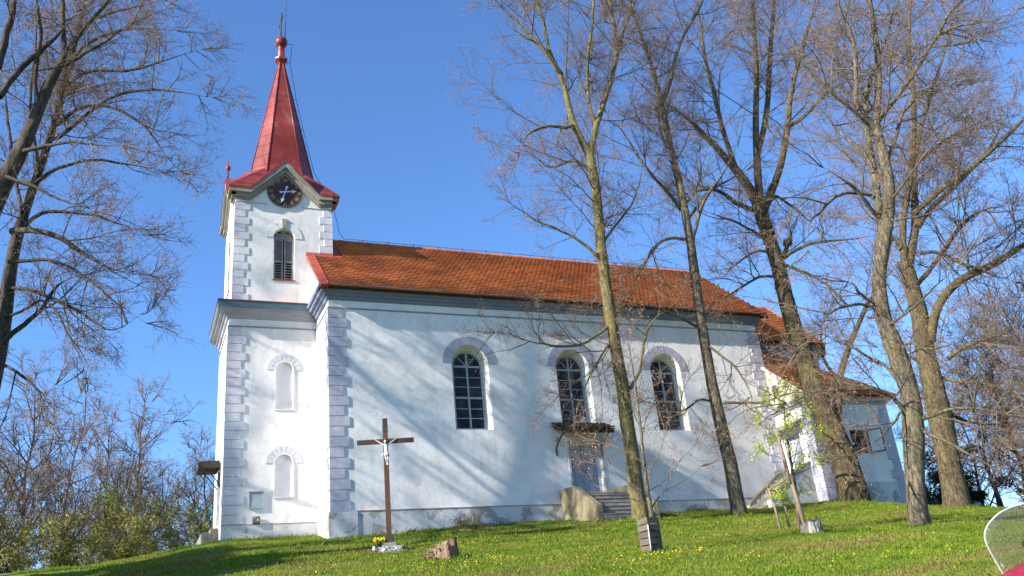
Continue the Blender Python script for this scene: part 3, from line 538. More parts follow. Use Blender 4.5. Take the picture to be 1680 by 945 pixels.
def glass_mats():
    m, nt, b = newmat('window_glass')
    col = ramp(nt, noise(nt, 2.3, 5), [(0.36, (0.008, 0.008, 0.010)), (0.52, (0.022, 0.022, 0.028)), (0.68, (0.05, 0.05, 0.058))])
    nt.links.new(col, b.inputs['Base Color'])
    b.inputs['Roughness'].default_value = 0.15
    b.inputs['Specular IOR Level'].default_value = 0.22
    bump(nt, b, noise(nt, 2.4, 3), 0.35, 0.03)
    M['window_glass'] = m
    m = bpy.data.materials.new('screen_plastic'); m.use_nodes = True
    nt = m.node_tree
    nt.nodes.clear()
    out = nt.nodes.new('ShaderNodeOutputMaterial')
    tr = nt.nodes.new('ShaderNodeBsdfTransparent'); tr.inputs[0].default_value = (0.86, 0.86, 0.84, 1)
    df = nt.nodes.new('ShaderNodeBsdfDiffuse'); df.inputs[0].default_value = (0.55, 0.53, 0.5, 1)
    gl = nt.nodes.new('ShaderNodeBsdfGlossy'); gl.inputs['Roughness'].default_value = 0.08
    m1 = nt.nodes.new('ShaderNodeMixShader'); m1.inputs[0].default_value = 0.07
    m2 = nt.nodes.new('ShaderNodeMixShader'); m2.inputs[0].default_value = 0.03
    nt.links.new(tr.outputs[0], m1.inputs[1]); nt.links.new(df.outputs[0], m1.inputs[2])
    nt.links.new(m1.outputs[0], m2.inputs[1]); nt.links.new(gl.outputs[0], m2.inputs[2])
    nt.links.new(m2.outputs[0], out.inputs['Surface'])
    M['screen_plastic'] = m
    m, nt, b = newmat('notice_glass')
    col = ramp(nt, noise(nt, 2.5, 4), [(0.35, (0.20, 0.27, 0.31)), (0.65, (0.34, 0.41, 0.44))])
    nt.links.new(col, b.inputs['Base Color'])
    b.inputs['Roughness'].default_value = 0.25
    M['notice_glass'] = m


glass_mats()

# ------------------------------------------------------------------ mesh helpers


def link(name, me, parent=None):
    o = bpy.data.objects.new(name, me)
    COL.objects.link(o)
    if parent is not None:
        o.parent = parent
        o.matrix_parent_inverse = parent.matrix_basis.inverted()
    return o


def tag(o, label=None, cat=None, group=None, kind=None):
    for k, v in (('label', label), ('category', cat), ('group', group), ('kind', kind)):
        if v:
            o[k] = v
    return o


def empty(name, loc=(0, 0, 0), label=None, cat=None, group=None, rotz=0.0):
    o = bpy.data.objects.new(name, None)
    COL.objects.link(o)
    o.matrix_basis = Matrix.Translation(loc) @ Matrix.Rotation(rotz, 4, 'Z')
    o.empty_display_size = 0.2
    return tag(o, label, cat, group)


class MB:
    """collects polygons with a material index, then links them as ONE mesh object"""

    def __init__(self):
        self.v, self.f, self.m, self.s = [], [], [], []

    def poly(self, pts, mi=0, smooth=False):
        b = len(self.v)
        self.v += [tuple(p) for p in pts]
        self.f.append(tuple(range(b, b + len(pts))))
        self.m.append(mi)
        self.s.append(smooth)

    def prism(self, a, b, mi=0, mi_side=None, smooth=False):
        """two matching loops joined by sides"""
        n = len(a)
        self.poly(a, mi)
        self.poly(list(reversed(b)), mi)
        for i in range(n):
            j = (i + 1) % n
            self.poly([a[j], a[i], b[i], b[j]], mi if mi_side is None else mi_side, smooth)

    def box(self, x0, x1, y0, y1, z0, z1, mi=0, T=None, jit=0.0):
        P = [Vector((x, y, z)) for z in (z0, z1) for y in (y0, y1) for x in (x0, x1)]
        if jit:
            P = [p + Vector((random.uniform(-jit, jit), random.uniform(-jit, jit), random.uniform(-jit, jit))) for p in P]
        if T is not None:
            P = [T @ p for p in P]
        b = len(self.v)
        self.v += [tuple(p) for p in P]
        for f in ((0, 2, 3, 1), (4, 5, 7, 6), (0, 1, 5, 4), (2, 6, 7, 3), (0, 4, 6, 2), (1, 3, 7, 5)):
            self.f.append(tuple(b + i for i in f))
            self.m.append(mi)
            self.s.append(False)

    def tube(self, pts, rad, k=8, mi=0, caps=True, smooth=True):
        pts = [Vector(p) for p in pts]
        if not hasattr(rad, '__len__'):
            rad = [rad] * len(pts)
        b = len(self.v)
        up = None
        for i, p in enumerate(pts):
            t = (pts[min(i + 1, len(pts) - 1)] - pts[max(i - 1, 0)]).normalized()
            if up is None:
                up = t.orthogonal().normalized()
            else:
                up = (up - t * up.dot(t)).normalized()
            w = t.cross(up)
            for j in range(k):
                a = 2 * math.pi * j / k
                self.v.append(tuple(p + (up * math.cos(a) + w * math.sin(a)) * rad[i]))
        for i in range(len(pts) - 1):
            for j in range(k):
                q = (j + 1) % k
                self.f.append((b + i * k + j, b + i * k + q, b + (i + 1) * k + q, b + (i + 1) * k + j))
                self.m.append(mi)
                self.s.append(smooth)
        if caps:
            self.f.append(tuple(b + j for j in reversed(range(k)))); self.m.append(mi); self.s.append(False)
            e = b + (len(pts) - 1) * k
            self.f.append(tuple(e + j for j in range(k))); self.m.append(mi); self.s.append(False)

    def lathe(self, prof, c, k=16, mi=0, smooth=True):
        self.tube_rings([[(c[0] + r * math.cos(2 * math.pi * j / k), c[1] + r * math.sin(2 * math.pi * j / k), c[2] + z) for j in range(k)] for r, z in prof], mi, smooth)

    def tube_rings(self, rings, mi=0, smooth=True, caps=True):
        b = len(self.v)
        k = len(rings[0])
        for r in rings:
            self.v += [tuple(p) for p in r]
        for i in range(len(rings) - 1):
            for j in range(k):
                q = (j + 1) % k
                self.f.append((b + i * k + j, b + i * k + q, b + (i + 1) * k + q, b + (i + 1) * k + j))
                self.m.append(mi); self.s.append(smooth)
        if caps:
            self.f.append(tuple(b + j for j in reversed(range(k)))); self.m.append(mi); self.s.append(False)
            e = b + (len(rings) - 1) * k
            self.f.append(tuple(e + j for j in range(k))); self.m.append(mi); self.s.append(False)

    def build(self, name, mats, parent=None, bevel=0.0, recalc=True):
        me = bpy.data.meshes.new(name)
        me.from_pydata(self.v, [], self.f)
        if isinstance(mats, str):
            mats = [mats]
        for m in mats:
            me.materials.append(M[m])
        me.polygons.foreach_set('material_index', self.m)
        me.polygons.foreach_set('use_smooth', self.s)
        if recalc:
            bm = bmesh.new()
            bm.from_mesh(me)
            bmesh.ops.remove_doubles(bm, verts=bm.verts, dist=0.0004)
            bmesh.ops.recalc_face_normals(bm, faces=bm.faces)
            bm.to_mesh(me)
            bm.free()
        me.update()
        o = link(name, me, parent)
        if bevel:
            md = o.modifiers.new('bevel', 'BEVEL')
            md.width = bevel
            md.segments = 2
            md.limit_method = 'ANGLE'
        return o


def np_mesh(name, verts, faces, mats, mat_idx=None, smooth=False):
    """fast mesh from arrays; faces (n,k) all of one size, or a list of such arrays"""
    me = bpy.data.meshes.new(name)
    if not isinstance(faces, list):
        faces = [faces]
    verts = np.asarray(verts, np.float32)
    me.vertices.add(len(verts))
    me.vertices.foreach_set('co', verts.ravel())
    loops = np.concatenate([f.ravel() for f in faces]).astype(np.int32)
    tot = np.concatenate([np.full(len(f), f.shape[1], np.int32) for f in faces])
    start = np.concatenate([[0], np.cumsum(tot)[:-1]]).astype(np.int32)
    me.loops.add(len(loops))
    me.loops.foreach_set('vertex_index', loops)
    me.polygons.add(len(tot))
    me.polygons.foreach_set('loop_start', start)
    me.polygons.foreach_set('loop_total', tot)
    for m in mats:
        me.materials.append(M[m])
    if mat_idx is not None:
        me.polygons.foreach_set('material_index', np.asarray(mat_idx, np.int32))
    if smooth:
        me.polygons.foreach_set('use_smooth', np.ones(len(tot), bool))
    me.update(calc_edges=True)
    me.validate()
    return me


class Wall:
    """a wall face: u runs to the right seen from outside, d is measured outwards"""

    def __init__(self, o, u):
        self.o = Vector(o)
        self.u = Vector((u[0], u[1], 0)).normalized()
        self.n = Vector((self.u.y, -self.u.x, 0))

    def p(self, u, z, d=0.0):
        return self.o + self.u * u + self.n * d + Vector((0, 0, z))

    def box(self, mb, u0, u1, z0, z1, d0, d1, mi=0):
        a = [self.p(u0, z0, d1), self.p(u1, z0, d1), self.p(u1, z1, d1), self.p(u0, z1, d1)]
        b = [self.p(u0, z0, d0), self.p(u1, z0, d0), self.p(u1, z1, d0), self.p(u0, z1, d0)]
        mb.prism(a, b, mi)

    def ext(self, mb, pts, d0, d1, mi=0):
        mb.prism([self.p(u, z, d1) for u, z in pts], [self.p(u, z, d0) for u, z in pts], mi)

    def outline(self, uc, hw, zs, zp, n=16, arch=True):
        """opening outline: sill left, sill right, then over the arch back to the left"""
        pts = [(uc - hw, zs), (uc + hw, zs)]
        if arch:
            pts += [(uc + hw * math.cos(math.pi * i / n), zp + hw * math.sin(math.pi * i / n)) for i in range(n + 1)]
        else:
            pts += [(uc + hw, zp), (uc - hw, zp)]
        return pts

    def face(self, mb, u0, u1, z0, z1, ops=(), d=0.0, mi=0, n=16):
        """flat face with openings (uc, hw, sill, spring, arch)"""
        x = u0
        q = lambda a, b, c, e: mb.poly([self.p(a, c, d), self.p(b, c, d), self.p(b, e, d), self.p(a, e, d)], mi)
        for uc, hw, zs, zp, arch in sorted(ops):
            q(x, uc - hw, z0, z1)
            q(uc - hw, uc + hw, z0, zs)
            if arch:
                for i in range(n):
                    a0, a1 = math.pi * i / n, math.pi * (i + 1) / n
                    p0 = (uc + hw * math.cos(a0), zp + hw * math.sin(a0))
                    p1 = (uc + hw * math.cos(a1), zp + hw * math.sin(a1))
                    mb.poly([self.p(*p0, d), self.p(p0[0], z1, d), self.p(p1[0], z1, d), self.p(*p1, d)], mi)
            else:
                q(uc - hw, uc + hw, zp, z1)
            x = uc + hw
        q(x, u1, z0, z1)

    def reveal(self, mb, out, inn, depth, mi=0):
        n = len(out)
        for i in range(n):
            j = (i + 1) % n
            mb.poly([self.p(*out[i]), self.p(*out[j]), self.p(*inn[j], -depth), self.p(*inn[i], -depth)], mi, True)

    def band(self, mb, uc, zc, r0, r1, d0, d1, n, gap=0.0, mi=0, a0=0.0, a1=math.pi):
        """arch of separate voussoir blocks"""
        for i in range(n):
            s = a0 + (a1 - a0) * i / n + gap / r1
            e = a0 + (a1 - a0) * (i + 1) / n - gap / r1
            pts = []
            for k in range(4):
                a = s + (e - s) * k / 3
                pts.append((uc + r0 * math.cos(a), zc + r0 * math.sin(a)))
            for k in range(4):
                a = e + (s - e) * k / 3
                pts.append((uc + r1 * math.cos(a), zc + r1 * math.sin(a)))
            self.ext(mb, pts, d0, d1, mi)


def sweep(mb, path, prof, segs, mis):
    """mitred moulding along a plan path; out = left of the heading; prof [(out, z)]; segs: which path segments to make"""
    P = [Vector((x, y)) for x, y in path]
    nrm = []
    for i in range(len(P) - 1):
        t = (P[i + 1] - P[i]).normalized()
        nrm.append(Vector((-t.y, t.x)))
    mit = []
    for i in range(len(P)):
        if i == 0:
            m = nrm[0]
        elif i == len(P) - 1:
            m = nrm[-1]
        else:
            s = nrm[i - 1] + nrm[i]
            m = s * (2.0 / s.dot(s))
        mit.append(m)
    for i in segs:
        loops = []
        for j in (i, i + 1):
            loops.append([(P[j].x + mit[j].x * o, P[j].y + mit[j].y * o, z) for o, z in prof])
        for k in range(len(prof) - 1):
            mb.poly([loops[0][k], loops[1][k], loops[1][k + 1], loops[0][k + 1]], mis[k])


def tiles(origin, u, v, ulen, vlen, inside, w=0.19, row=0.19, th=0.048, seed=1):
    """overlapping clay tiles on a slope -> verts, quads"""
    rng = np.random.default_rng(seed)
    O, U, V = np.array(origin, float), np.array(u, float), np.array(v, float)
    U /= np.linalg.norm(U); V /= np.linalg.norm(V)
    N = np.cross(U, V)
    if N[2] < 0:
        N = -N
    us, vs = [], []
    nr = int(vlen / row) + 1
    for r in range(nr):
        off = 0 if r % 2 else w / 2
        for c in np.arange(-w, ulen + w, w):
            uu, vv = c + off, r * row
            if inside(uu + w / 2, vv + row / 2):
                us.append(uu); vs.append(vv)
    us, vs = np.array(us), np.array(vs)
    n = len(us)
    g = 0.002
    L = row * 1.22
    jit = rng.normal(0, 0.003, (n, 3))
    lift = rng.normal(0, 0.003, n)
    sh = [(g, 0.0), (w * 0.32, -0.004), (w * 0.68, -0.004), (w - g, 0.0), (w - g, L), (g, L)]
    top = np.empty((n, 6, 3)); bot = np.empty((n, 4, 3))
    for i, (a, b) in enumerate(sh):
        h = (th + 0.012 if b < L / 2 else 0.004) + lift * (1 if b < L / 2 else 0)
        top[:, i] = O + (us + a + jit[:, 0])[:, None] * U + (vs + b + jit[:, 1])[:, None] * V + np.asarray(h)[:, None] * N
    for i in range(4):
        bot[:, i] = top[:, i] - N * (th + 0.008)
    V_ = np.concatenate([top, bot], 1).reshape(-1, 3)
    base = np.arange(n)[:, None] * 10
    six = base + np.array([0, 1, 2, 3, 4, 5])
    q = np.concatenate([base + np.array([6, 7, 1, 0]), base + np.array([7, 8, 2, 1]), base + np.array([8, 9, 3, 2])])
    return V_, [six, q]


def cap_row(mb, a, b, r=0.11, step=0.36, mi=0):
    """half-round ridge caps from a to b"""
    a, b = Vector(a), Vector(b)
    L = (b - a).length
    n = max(1, int(L / step))
    t = (b - a) / n
    side = t.cross(Vector((0, 0, 1))).normalized()
    up = side.cross(t).normalized()
    for i in range(n):
        p0, p1 = a + t * i, a + t * (i + 1.12)
        r0, r1 = r * random.uniform(0.98, 1.1), r * 0.9
        A, B = [], []
        for k in range(7):
            g = math.pi * k / 6
            A.append(p0 + side * math.cos(g) * r0 + up * (math.sin(g) * r0 - 0.05))
            B.append(p1 + side * math.cos(g) * r1 + up * (math.sin(g) * r1 - 0.05))
        for k in range(6):
            mb.poly([A[k], A[k + 1], B[k + 1], B[k]], mi, False)
        mb.poly(A, mi)

# ------------------------------------------------------------------ terrain
HX = np.array([-700, -200, -60, -40, -15, -9, -6.7, -4.9, -3, 0, 3, 5, 8, 12, 15, 18, 21, 25, 30, 33, 40, 60, 200, 700])
HZ = np.array([-9, -9, -6.0, -4.2, -2.0, -1.46, -1.36, -1.10, -.84, -.80, -.67, -.62, -.50, -.45, -.40, -.43, -.62, -.75, -.86, -1.3, -2.6, -5.5, -9, -9])
SY = np.array([-700, -60, -40, -28, -20, 2.4, 4, 8, 14, 30, 60, 200, 700])
SZ = np.array([-6.5, -6.5, -5.6, -4.75, -3.7, .44, .5, .3, -.6, -3.2, -6, -9, -9])


def ground_z(x, y):
    x, y = np.asarray(x, float), np.asarray(y, float)
    z = np.interp(x, HX, HZ) + np.interp(y, SY, SZ)
    z = np.maximum(z, -10.5)
    for cx, cy, a, s in ((17.3, -3.2, .30, 1.7), (16.9, -7.8, .16, 1.5), (11.1, -11.5, .05, .9), (8.2, -4.1, .06, .9), (.2, -9.7, .06, .8)):
        z = z + a * np.exp(-((x - cx) ** 2 + (y - cy) ** 2) / (2 * s * s))
    w = np.exp(-(x / 60) ** 2 - (y / 60) ** 2)
    z = z + w * (.035 * np.sin(x * 1.1 + y * .7) * np.sin(y * 1.3 - x * .35) + .018 * np.sin(x * 2.7 - 1) * np.sin(y * 3.1 + x))
    return z


def gz(x, y):
    return float(ground_z(x, y))


def build_ground():
    xs = np.unique(np.concatenate([np.linspace(-700, -60, 22), np.linspace(-60, -18, 22), np.arange(-18, 36, .4), np.linspace(36, 90, 24), np.linspace(90, 700, 22)]))
    ys = np.unique(np.concatenate([np.linspace(-700, -60, 20), np.linspace(-60, -30, 14), np.arange(-30, 10, .4), np.linspace(10, 70, 30), np.linspace(70, 700, 22)]))
    X, Y = np.meshgrid(xs, ys)
    Z = ground_z(X, Y)
    v = np.stack([X, Y, Z], -1).reshape(-1, 3)
    nx, ny = len(xs), len(ys)
    i = (np.arange(ny - 1)[:, None] * nx + np.arange(nx - 1)[None, :]).reshape(-1, 1)
    f = i + np.array([0, 1, nx + 1, nx])
    o = link('ground', np_mesh('ground', v, f, ['ground_grass'], smooth=True))
    tag(o, kind='structure')
    # gravel drive at the foot of the slope, west of the church
    pts = [(-7.2 - .04 * k * k * .2, -14 + k * 1.0) for k in range(19)]
    v, f = [], []
    for k in range(24):
        y = -16 + k * .8
        xr = -7.35 + .35 * math.sin(k * .7) * .3 - max(0, (y + 2)) * .25
        for j in range(7):
            x = xr - j * .75
            v.append((x, y, gz(x, y) + .012 - (.03 if j in (0, 6) else 0)))
    for k in range(23):
        for j in range(6):
            a = k * 7 + j
            f.append((a, a + 7, a + 8, a + 1))
    o = link('gravel_path', np_mesh('gravel_path', v, np.array(f), ['gravel'], smooth=True))
    tag(o, kind='structure')


build_ground()

# ------------------------------------------------------------------ the church (1 unit = 1 m; z = 0 at the top of the plinth)
L = 17.49                     # nave length; its south wall stands on y = 0
YC = 3.83                     # long axis
NW = 2 * YC                   # nave width
TX0, TX1, TY0, TY1 = -2.95, 0.62, 2.184, 5.48
church = empty('church', (0, 0, -0.8), 'white village church with red tiled roof and red pointed clock tower', 'church')


def part(mb, name, mats, parent=None, **k):
    return mb.build(name, mats, parent or church, **k)


WS = Wall((0, 0, 0), (1, 0))           # nave south wall
WW = Wall((0, 0, 0), (0, -1))          # nave west wall, u = -y
TS = Wall((0, TY0, 0), (1, 0))         # tower south wall
TW = Wall((TX0, 0, 0), (0, -1))        # tower west wall

NAVE_WIN = [4.865, 8.833, 12.80]
WH, WSILL, WSPR = 0.672, 2.575, 4.897
DOOR = (8.92, 0.61, 0.22, 2.17)

# nave walls
mb = MB()
ops = [(c, WH, WSILL, WSPR, True) for c in NAVE_WIN]
low = [(DOOR[0], DOOR[1], DOOR[2], DOOR[3], False)]
WS.face(mb, 0, L, -1.6, 2.3, low)
WS.face(mb, 0, L, 2.3, 7.0, ops)
for c in NAVE_WIN:
    WS.reveal(mb, WS.outline(c, WH, WSILL, WSPR), WS.outline(c, .555, WSILL + .07, WSPR), .40, 1)
WS.reveal(mb, WS.outline(DOOR[0], DOOR[1], DOOR[2], DOOR[3], arch=False), WS.outline(DOOR[0], DOOR[1], DOOR[2], DOOR[3], arch=False), .32, 1)
WW.face(mb, -TY0, 0, -1.6, 7.0)
WW.face(mb, -NW, -TY1, -1.6, 7.0)
mb.poly([(L, 0, -1.6), (L, NW, -1.6), (L, NW, 7.0), (L, YC, 10.7), (L, 0, 7.0)])
mb.poly([(0, NW, -1.6), (L, NW, -1.6), (L, NW, 7.0), (0, NW, 7.0)])
# gable end beside the tower, over the cornice
mb.poly([(-.02, .02, 7.0), (-.02, TY0, 7.0), (-.02, TY0, 9.45), (-.02, .02, 7.55)])
part(mb, 'nave_wall', ['plaster', 'reveal'], recalc=False)

# plinth, a hand proud of the wall
mb = MB()
for a, b in ((.43, DOOR[0] - 1.0), (DOOR[0] + 1.0, L)):
    WS.box(mb, a, b, -1.6, 0, 0.0025, .045, 0)
    WS.box(mb, a, b, 0, .03, 0.0025, .06, 1)
part(mb, 'plinth', ['plinth', 'brick_edge'])


def quoins(name, faces, z0, zs, h, wl, ws, mat, proud=.028, foot=None, start_long=True):
    """alternating corner blocks; faces = [(Wall, u of the corner, direction)]"""
    mb = MB()
    n = int((zs - z0) / h + .2)
    hh = (zs - z0) / n
    for i in range(n):
        lg = (i % 2 == 0) == start_long
        for k, (w, uc, s) in enumerate(faces):
            W_ = ((wl if lg else ws) if k == 0 else (ws if lg else wl)) + random.uniform(-.018, .018)
            g = .005
            a, b = (uc, uc + s * W_)
            ex = proud if k == 0 else -.002
            a -= s * ex
            za, zb = z0 + i * hh + g, z0 + (i + 1) * hh - g
            c = .008
            lo, hi = min(a, b), max(a, b)
            # chamfered block
            A = [w.p(lo + c, za + c, proud), w.p(hi - c, za + c, proud), w.p(hi - c, zb - c, proud), w.p(lo + c, zb - c, proud)]
            if s > 0:
                A[0], A[3] = w.p(lo, za + c, proud), w.p(lo, zb - c, proud)
            else:
                A[1], A[2] = w.p(hi, za + c, proud), w.p(hi, zb - c, proud)
            B = [w.p(lo, za, .002), w.p(hi, za, .002), w.p(hi, zb, .002), w.p(lo, zb, .002)]
            mb.prism(A, B, 0)
    if foot:
        for k, (w, uc, s) in enumerate(faces):
            a, b = uc - s * (foot[2] if k == 0 else -.002), uc + s * foot[1]
            w.box(mb, min(a, b), max(a, b), foot[0], z0 - .004, .002, foot[2], 1)
    part(mb, name, [mat, 'plinth'])


quoins('quoin_strip', [(WS, 0, 1), (WW, 0, -1)], 0, 6.66, .335, .62, .45, 'quoin', foot=(-1.6, .80, .08))
quoins('quoin_strip', [(WS, L, -1)], 0, 6.66, .335, .62, .45, 'quoin', foot=None)
quoins('quoin_strip', [(TS, TX0, 1), (TW, -TY0, -1)], 0.06, 6.66, .30, .60, .45, 'quoin_pale')

# string line under the cornice
mb = MB()
WS.box(mb, -.035, L, 6.67, 6.715, .001, .035)
WW.box(mb, -TY0 + .034, 0, 6.67, 6.715, .001, .035)
TS.box(mb, TX0 - .035, -.034, 6.67, 6.715, .001, .035)
TW.box(mb, -TY1, -TY0, 6.67, 6.715, .001, .035)
part(mb, 'string_course', 'string_line')

# cornices
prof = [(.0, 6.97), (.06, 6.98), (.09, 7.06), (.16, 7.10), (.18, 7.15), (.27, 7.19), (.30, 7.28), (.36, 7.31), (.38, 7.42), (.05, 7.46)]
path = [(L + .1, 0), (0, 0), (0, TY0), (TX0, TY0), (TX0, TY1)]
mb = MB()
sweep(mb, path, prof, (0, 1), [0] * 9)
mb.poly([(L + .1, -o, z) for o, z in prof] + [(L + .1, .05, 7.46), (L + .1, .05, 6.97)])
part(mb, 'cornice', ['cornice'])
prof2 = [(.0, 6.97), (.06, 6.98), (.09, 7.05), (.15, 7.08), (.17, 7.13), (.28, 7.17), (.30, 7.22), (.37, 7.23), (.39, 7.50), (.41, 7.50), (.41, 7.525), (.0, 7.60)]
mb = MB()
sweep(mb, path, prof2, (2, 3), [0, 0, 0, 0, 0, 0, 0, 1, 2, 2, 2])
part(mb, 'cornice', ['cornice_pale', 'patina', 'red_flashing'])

# nave roof
SL = .8726
sl = math.sqrt(1 + SL * SL)
EY, EZ = -.46, 7.30
RZ = EZ + SL * (YC - EY)
RX0, RX1 = -.34, 17.88
vd = (0, 1 / sl, SL / sl)


def slope_z(y):
    return EZ + SL * (y - EY)


mb = MB()
t = .05
mb.poly([(RX0, EY + .03, EZ - t), (RX1, EY + .03, EZ - t), (RX1, YC, RZ - t), (TX1, YC, RZ - t), (TX1, TY0, slope_z(TY0) - t), (RX0, TY0, slope_z(TY0) - t)])
mb.poly([(TX1, YC, RZ), (RX1, YC, RZ), (RX1, NW - EY, EZ), (TX1, NW - EY, EZ)])
mb.poly([(RX0, TY1, slope_z(NW - TY1)), (TX1, TY1, slope_z(NW - TY1)), (TX1, NW - EY, EZ), (RX0, NW - EY, EZ)])
mb.poly([(RX0, EY + .03, EZ - t), (RX1, EY + .03, EZ - t), (RX1, 0, EZ - .02), (RX0, 0, EZ - .02)])
mb.poly([(RX1, EY, EZ - .02), (RX1, YC, RZ - .02), (RX1, YC, RZ - .25), (RX1, EY, EZ - .22)])
mb.poly([(RX1, NW - EY, EZ - .02), (RX1, YC, RZ - .02), (RX1, YC, RZ - .25), (RX1, NW - EY, EZ - .22)])
roof = part(mb, 'roof', 'old_tile', recalc=False)
vlen = (YC - EY) * sl


def in_nave(u, v):
    y = EY + v / sl
    x = RX0 + u
    if v > vlen - .02 or x > RX1:
        return False
    if y < TY0 - .05:
        return x > RX0 + .24
    return x > TX1 + .30


V_, F_ = tiles((RX0, EY, EZ), (1, 0, 0), vd, RX1 - RX0, vlen, in_nave, seed=4)
link('tile_covering', np_mesh('tile_covering', V_, F_, ['roof_tile']), roof)
mb = MB()
cap_row(mb, (TX1 + .25, YC, RZ + .02), (RX1, YC, RZ + .02), .12)
part(mb, 'ridge_cap', 'roof_tile', roof, recalc=False)
# sheet metal at the verge and along the tower
mb = MB()
Nv = Vector((0, -SL / sl, 1 / sl))


def on(x, y, h=0.0):
    return Vector((x, y, slope_z(y))) + Nv * h


mb.prism([on(RX0, EY - .02, .03), on(RX0 + .26, EY - .02, .03), on(RX0 + .26, TY0, .03), on(RX0, TY0, .03)],
         [on(RX0, EY - .02, -.08), on(RX0 + .26, EY - .02, -.08), on(RX0 + .26, TY0, -.08), on(RX0, TY0, -.08)])
mb.prism([on(RX0 + .235, EY - .02, .075), on(RX0 + .265, EY - .02, .075), on(RX0 + .265, TY0, .075), on(RX0 + .235, TY0, .075)],
         [on(RX0 + .235, EY - .02, .028), on(RX0 + .265, EY - .02, .028), on(RX0 + .265, TY0, .028), on(RX0 + .235, TY0, .028)])
mb.prism([on(RX0, TY0 - .16, .034), on(TX1 + .02, TY0 - .16, .034), Vector((TX1 + .02, TY0 - .012, slope_z(TY0) + .10)), Vector((RX0, TY0 - .012, slope_z(TY0) + .10))],
         [on(RX0, TY0 - .16, .0), on(TX1 + .02, TY0 - .16, .0), Vector((TX1 + .02, TY0 - .004, slope_z(TY0) - .03)), Vector((RX0, TY0 - .004, slope_z(TY0) - .03))])
mb.prism([on(TX1 + .005, TY0 - .1, .032), on(TX1 + .32, TY0 - .1, .032), on(TX1 + .32, YC, .032), on(TX1 + .005, YC, .032)],
         [on(TX1 + .005, TY0 - .1, -.04), on(TX1 + .32, TY0 - .1, -.04), on(TX1 + .32, YC, -.04), on(TX1 + .005, YC, -.04)])
part(mb, 'flashing', 'red_flashing', roof)


def arched_frame(mb, w, uc, hw, zs, zp, d, fw, th, mi, n=16):
    """frame band following an arched outline"""
    o = w.outline(uc, hw, zs, zp, n)
    i = [(uc - hw + fw, zs + fw), (uc + hw - fw, zs + fw)] + [(uc + (hw - fw) * math.cos(math.pi * k / n), zp + (hw - fw) * math.sin(math.pi * k / n)) for k in range(n + 1)]
    m = len(o)
    for k in range(m):
        j = (k + 1) % m
        mb.prism([w.p(*o[k], d + th), w.p(*o[j], d + th), w.p(*i[j], d + th), w.p(*i[k], d + th)],
                 [w.p(*o[k], d), w.p(*o[j], d), w.p(*i[j], d), w.p(*i[k], d)], mi)


def bar(mb, w, a, b, wd, d0, d1, mi=0):
    a, b = Vector(a), Vector(b)
    t = (b - a).normalized()
    s = Vector((-t.y, t.x)) * wd / 2
    w.ext(mb, [tuple(a - s), tuple(b - s), tuple(b + s), tuple(a + s)], d0, d1, mi)


for c in NAVE_WIN:
    mb = MB()
    hw = .555
    arched_frame(mb, WS, c, hw + .01, WSILL + .06, WSPR, -.42, .07, .07, 0)
    WS.box(mb, c - hw + .08, c + hw - .08, WSPR - .035, WSPR + .03, -.415, -.345)
    zm = WSILL + .07 + (WSPR - WSILL) * .485
    WS.box(mb, c - hw + .08, c + hw - .08, zm - .035, zm + .035, -.413, -.343)
    WS.box(mb, c - .030, c + .030, WSILL + .14, WSPR + hw - .07, -.411, -.341)
    for z0, z1 in ((WSILL + .145, zm - .05), (zm + .05, WSPR - .05)):
        for k in (1, 2):
            z = z0 + (z1 - z0) * k / 3
            WS.box(mb, c - hw + .08, c + hw - .08, z - .012, z + .012, -.405, -.358)
    for s in (-1, 1):
        bar(mb, WS, (c + s * .03, WSPR + .03), (c + s * (hw - .07) * math.cos(R(47)), WSPR + (hw - .07) * math.sin(R(47))), .024, -.407, -.36)
    win = part(mb, 'window', 'frame_paint')
    mb = MB()
    mb.poly([WS.p(u, z, -.385) for u, z in WS.outline(c, hw, WSILL + .07, WSPR)])
    if c == NAVE_WIN[1]:
        pass
    mb.build('glass', 'window_glass', win)
    mb = MB()
    WS.band(mb, c, WSPR, WH + .002, WH + .325, -.01, .016, 13, .013)
    part(mb, 'voussoir_arch', 'voussoir', win)

# paper notice stuck behind the lower panes of the middle window
mb = MB()
WS.ext(mb, [(8.98, 2.80), (9.20, 3.18), (9.38, 3.10), (9.30, 2.80)], -.384, -.379, 0)
WS.ext(mb, [(8.80, 2.70), (8.95, 2.70), (8.98, 2.98), (8.88, 2.98)], -.383, -.378, 0)
part(mb, 'window_paper', 'white_enamel')

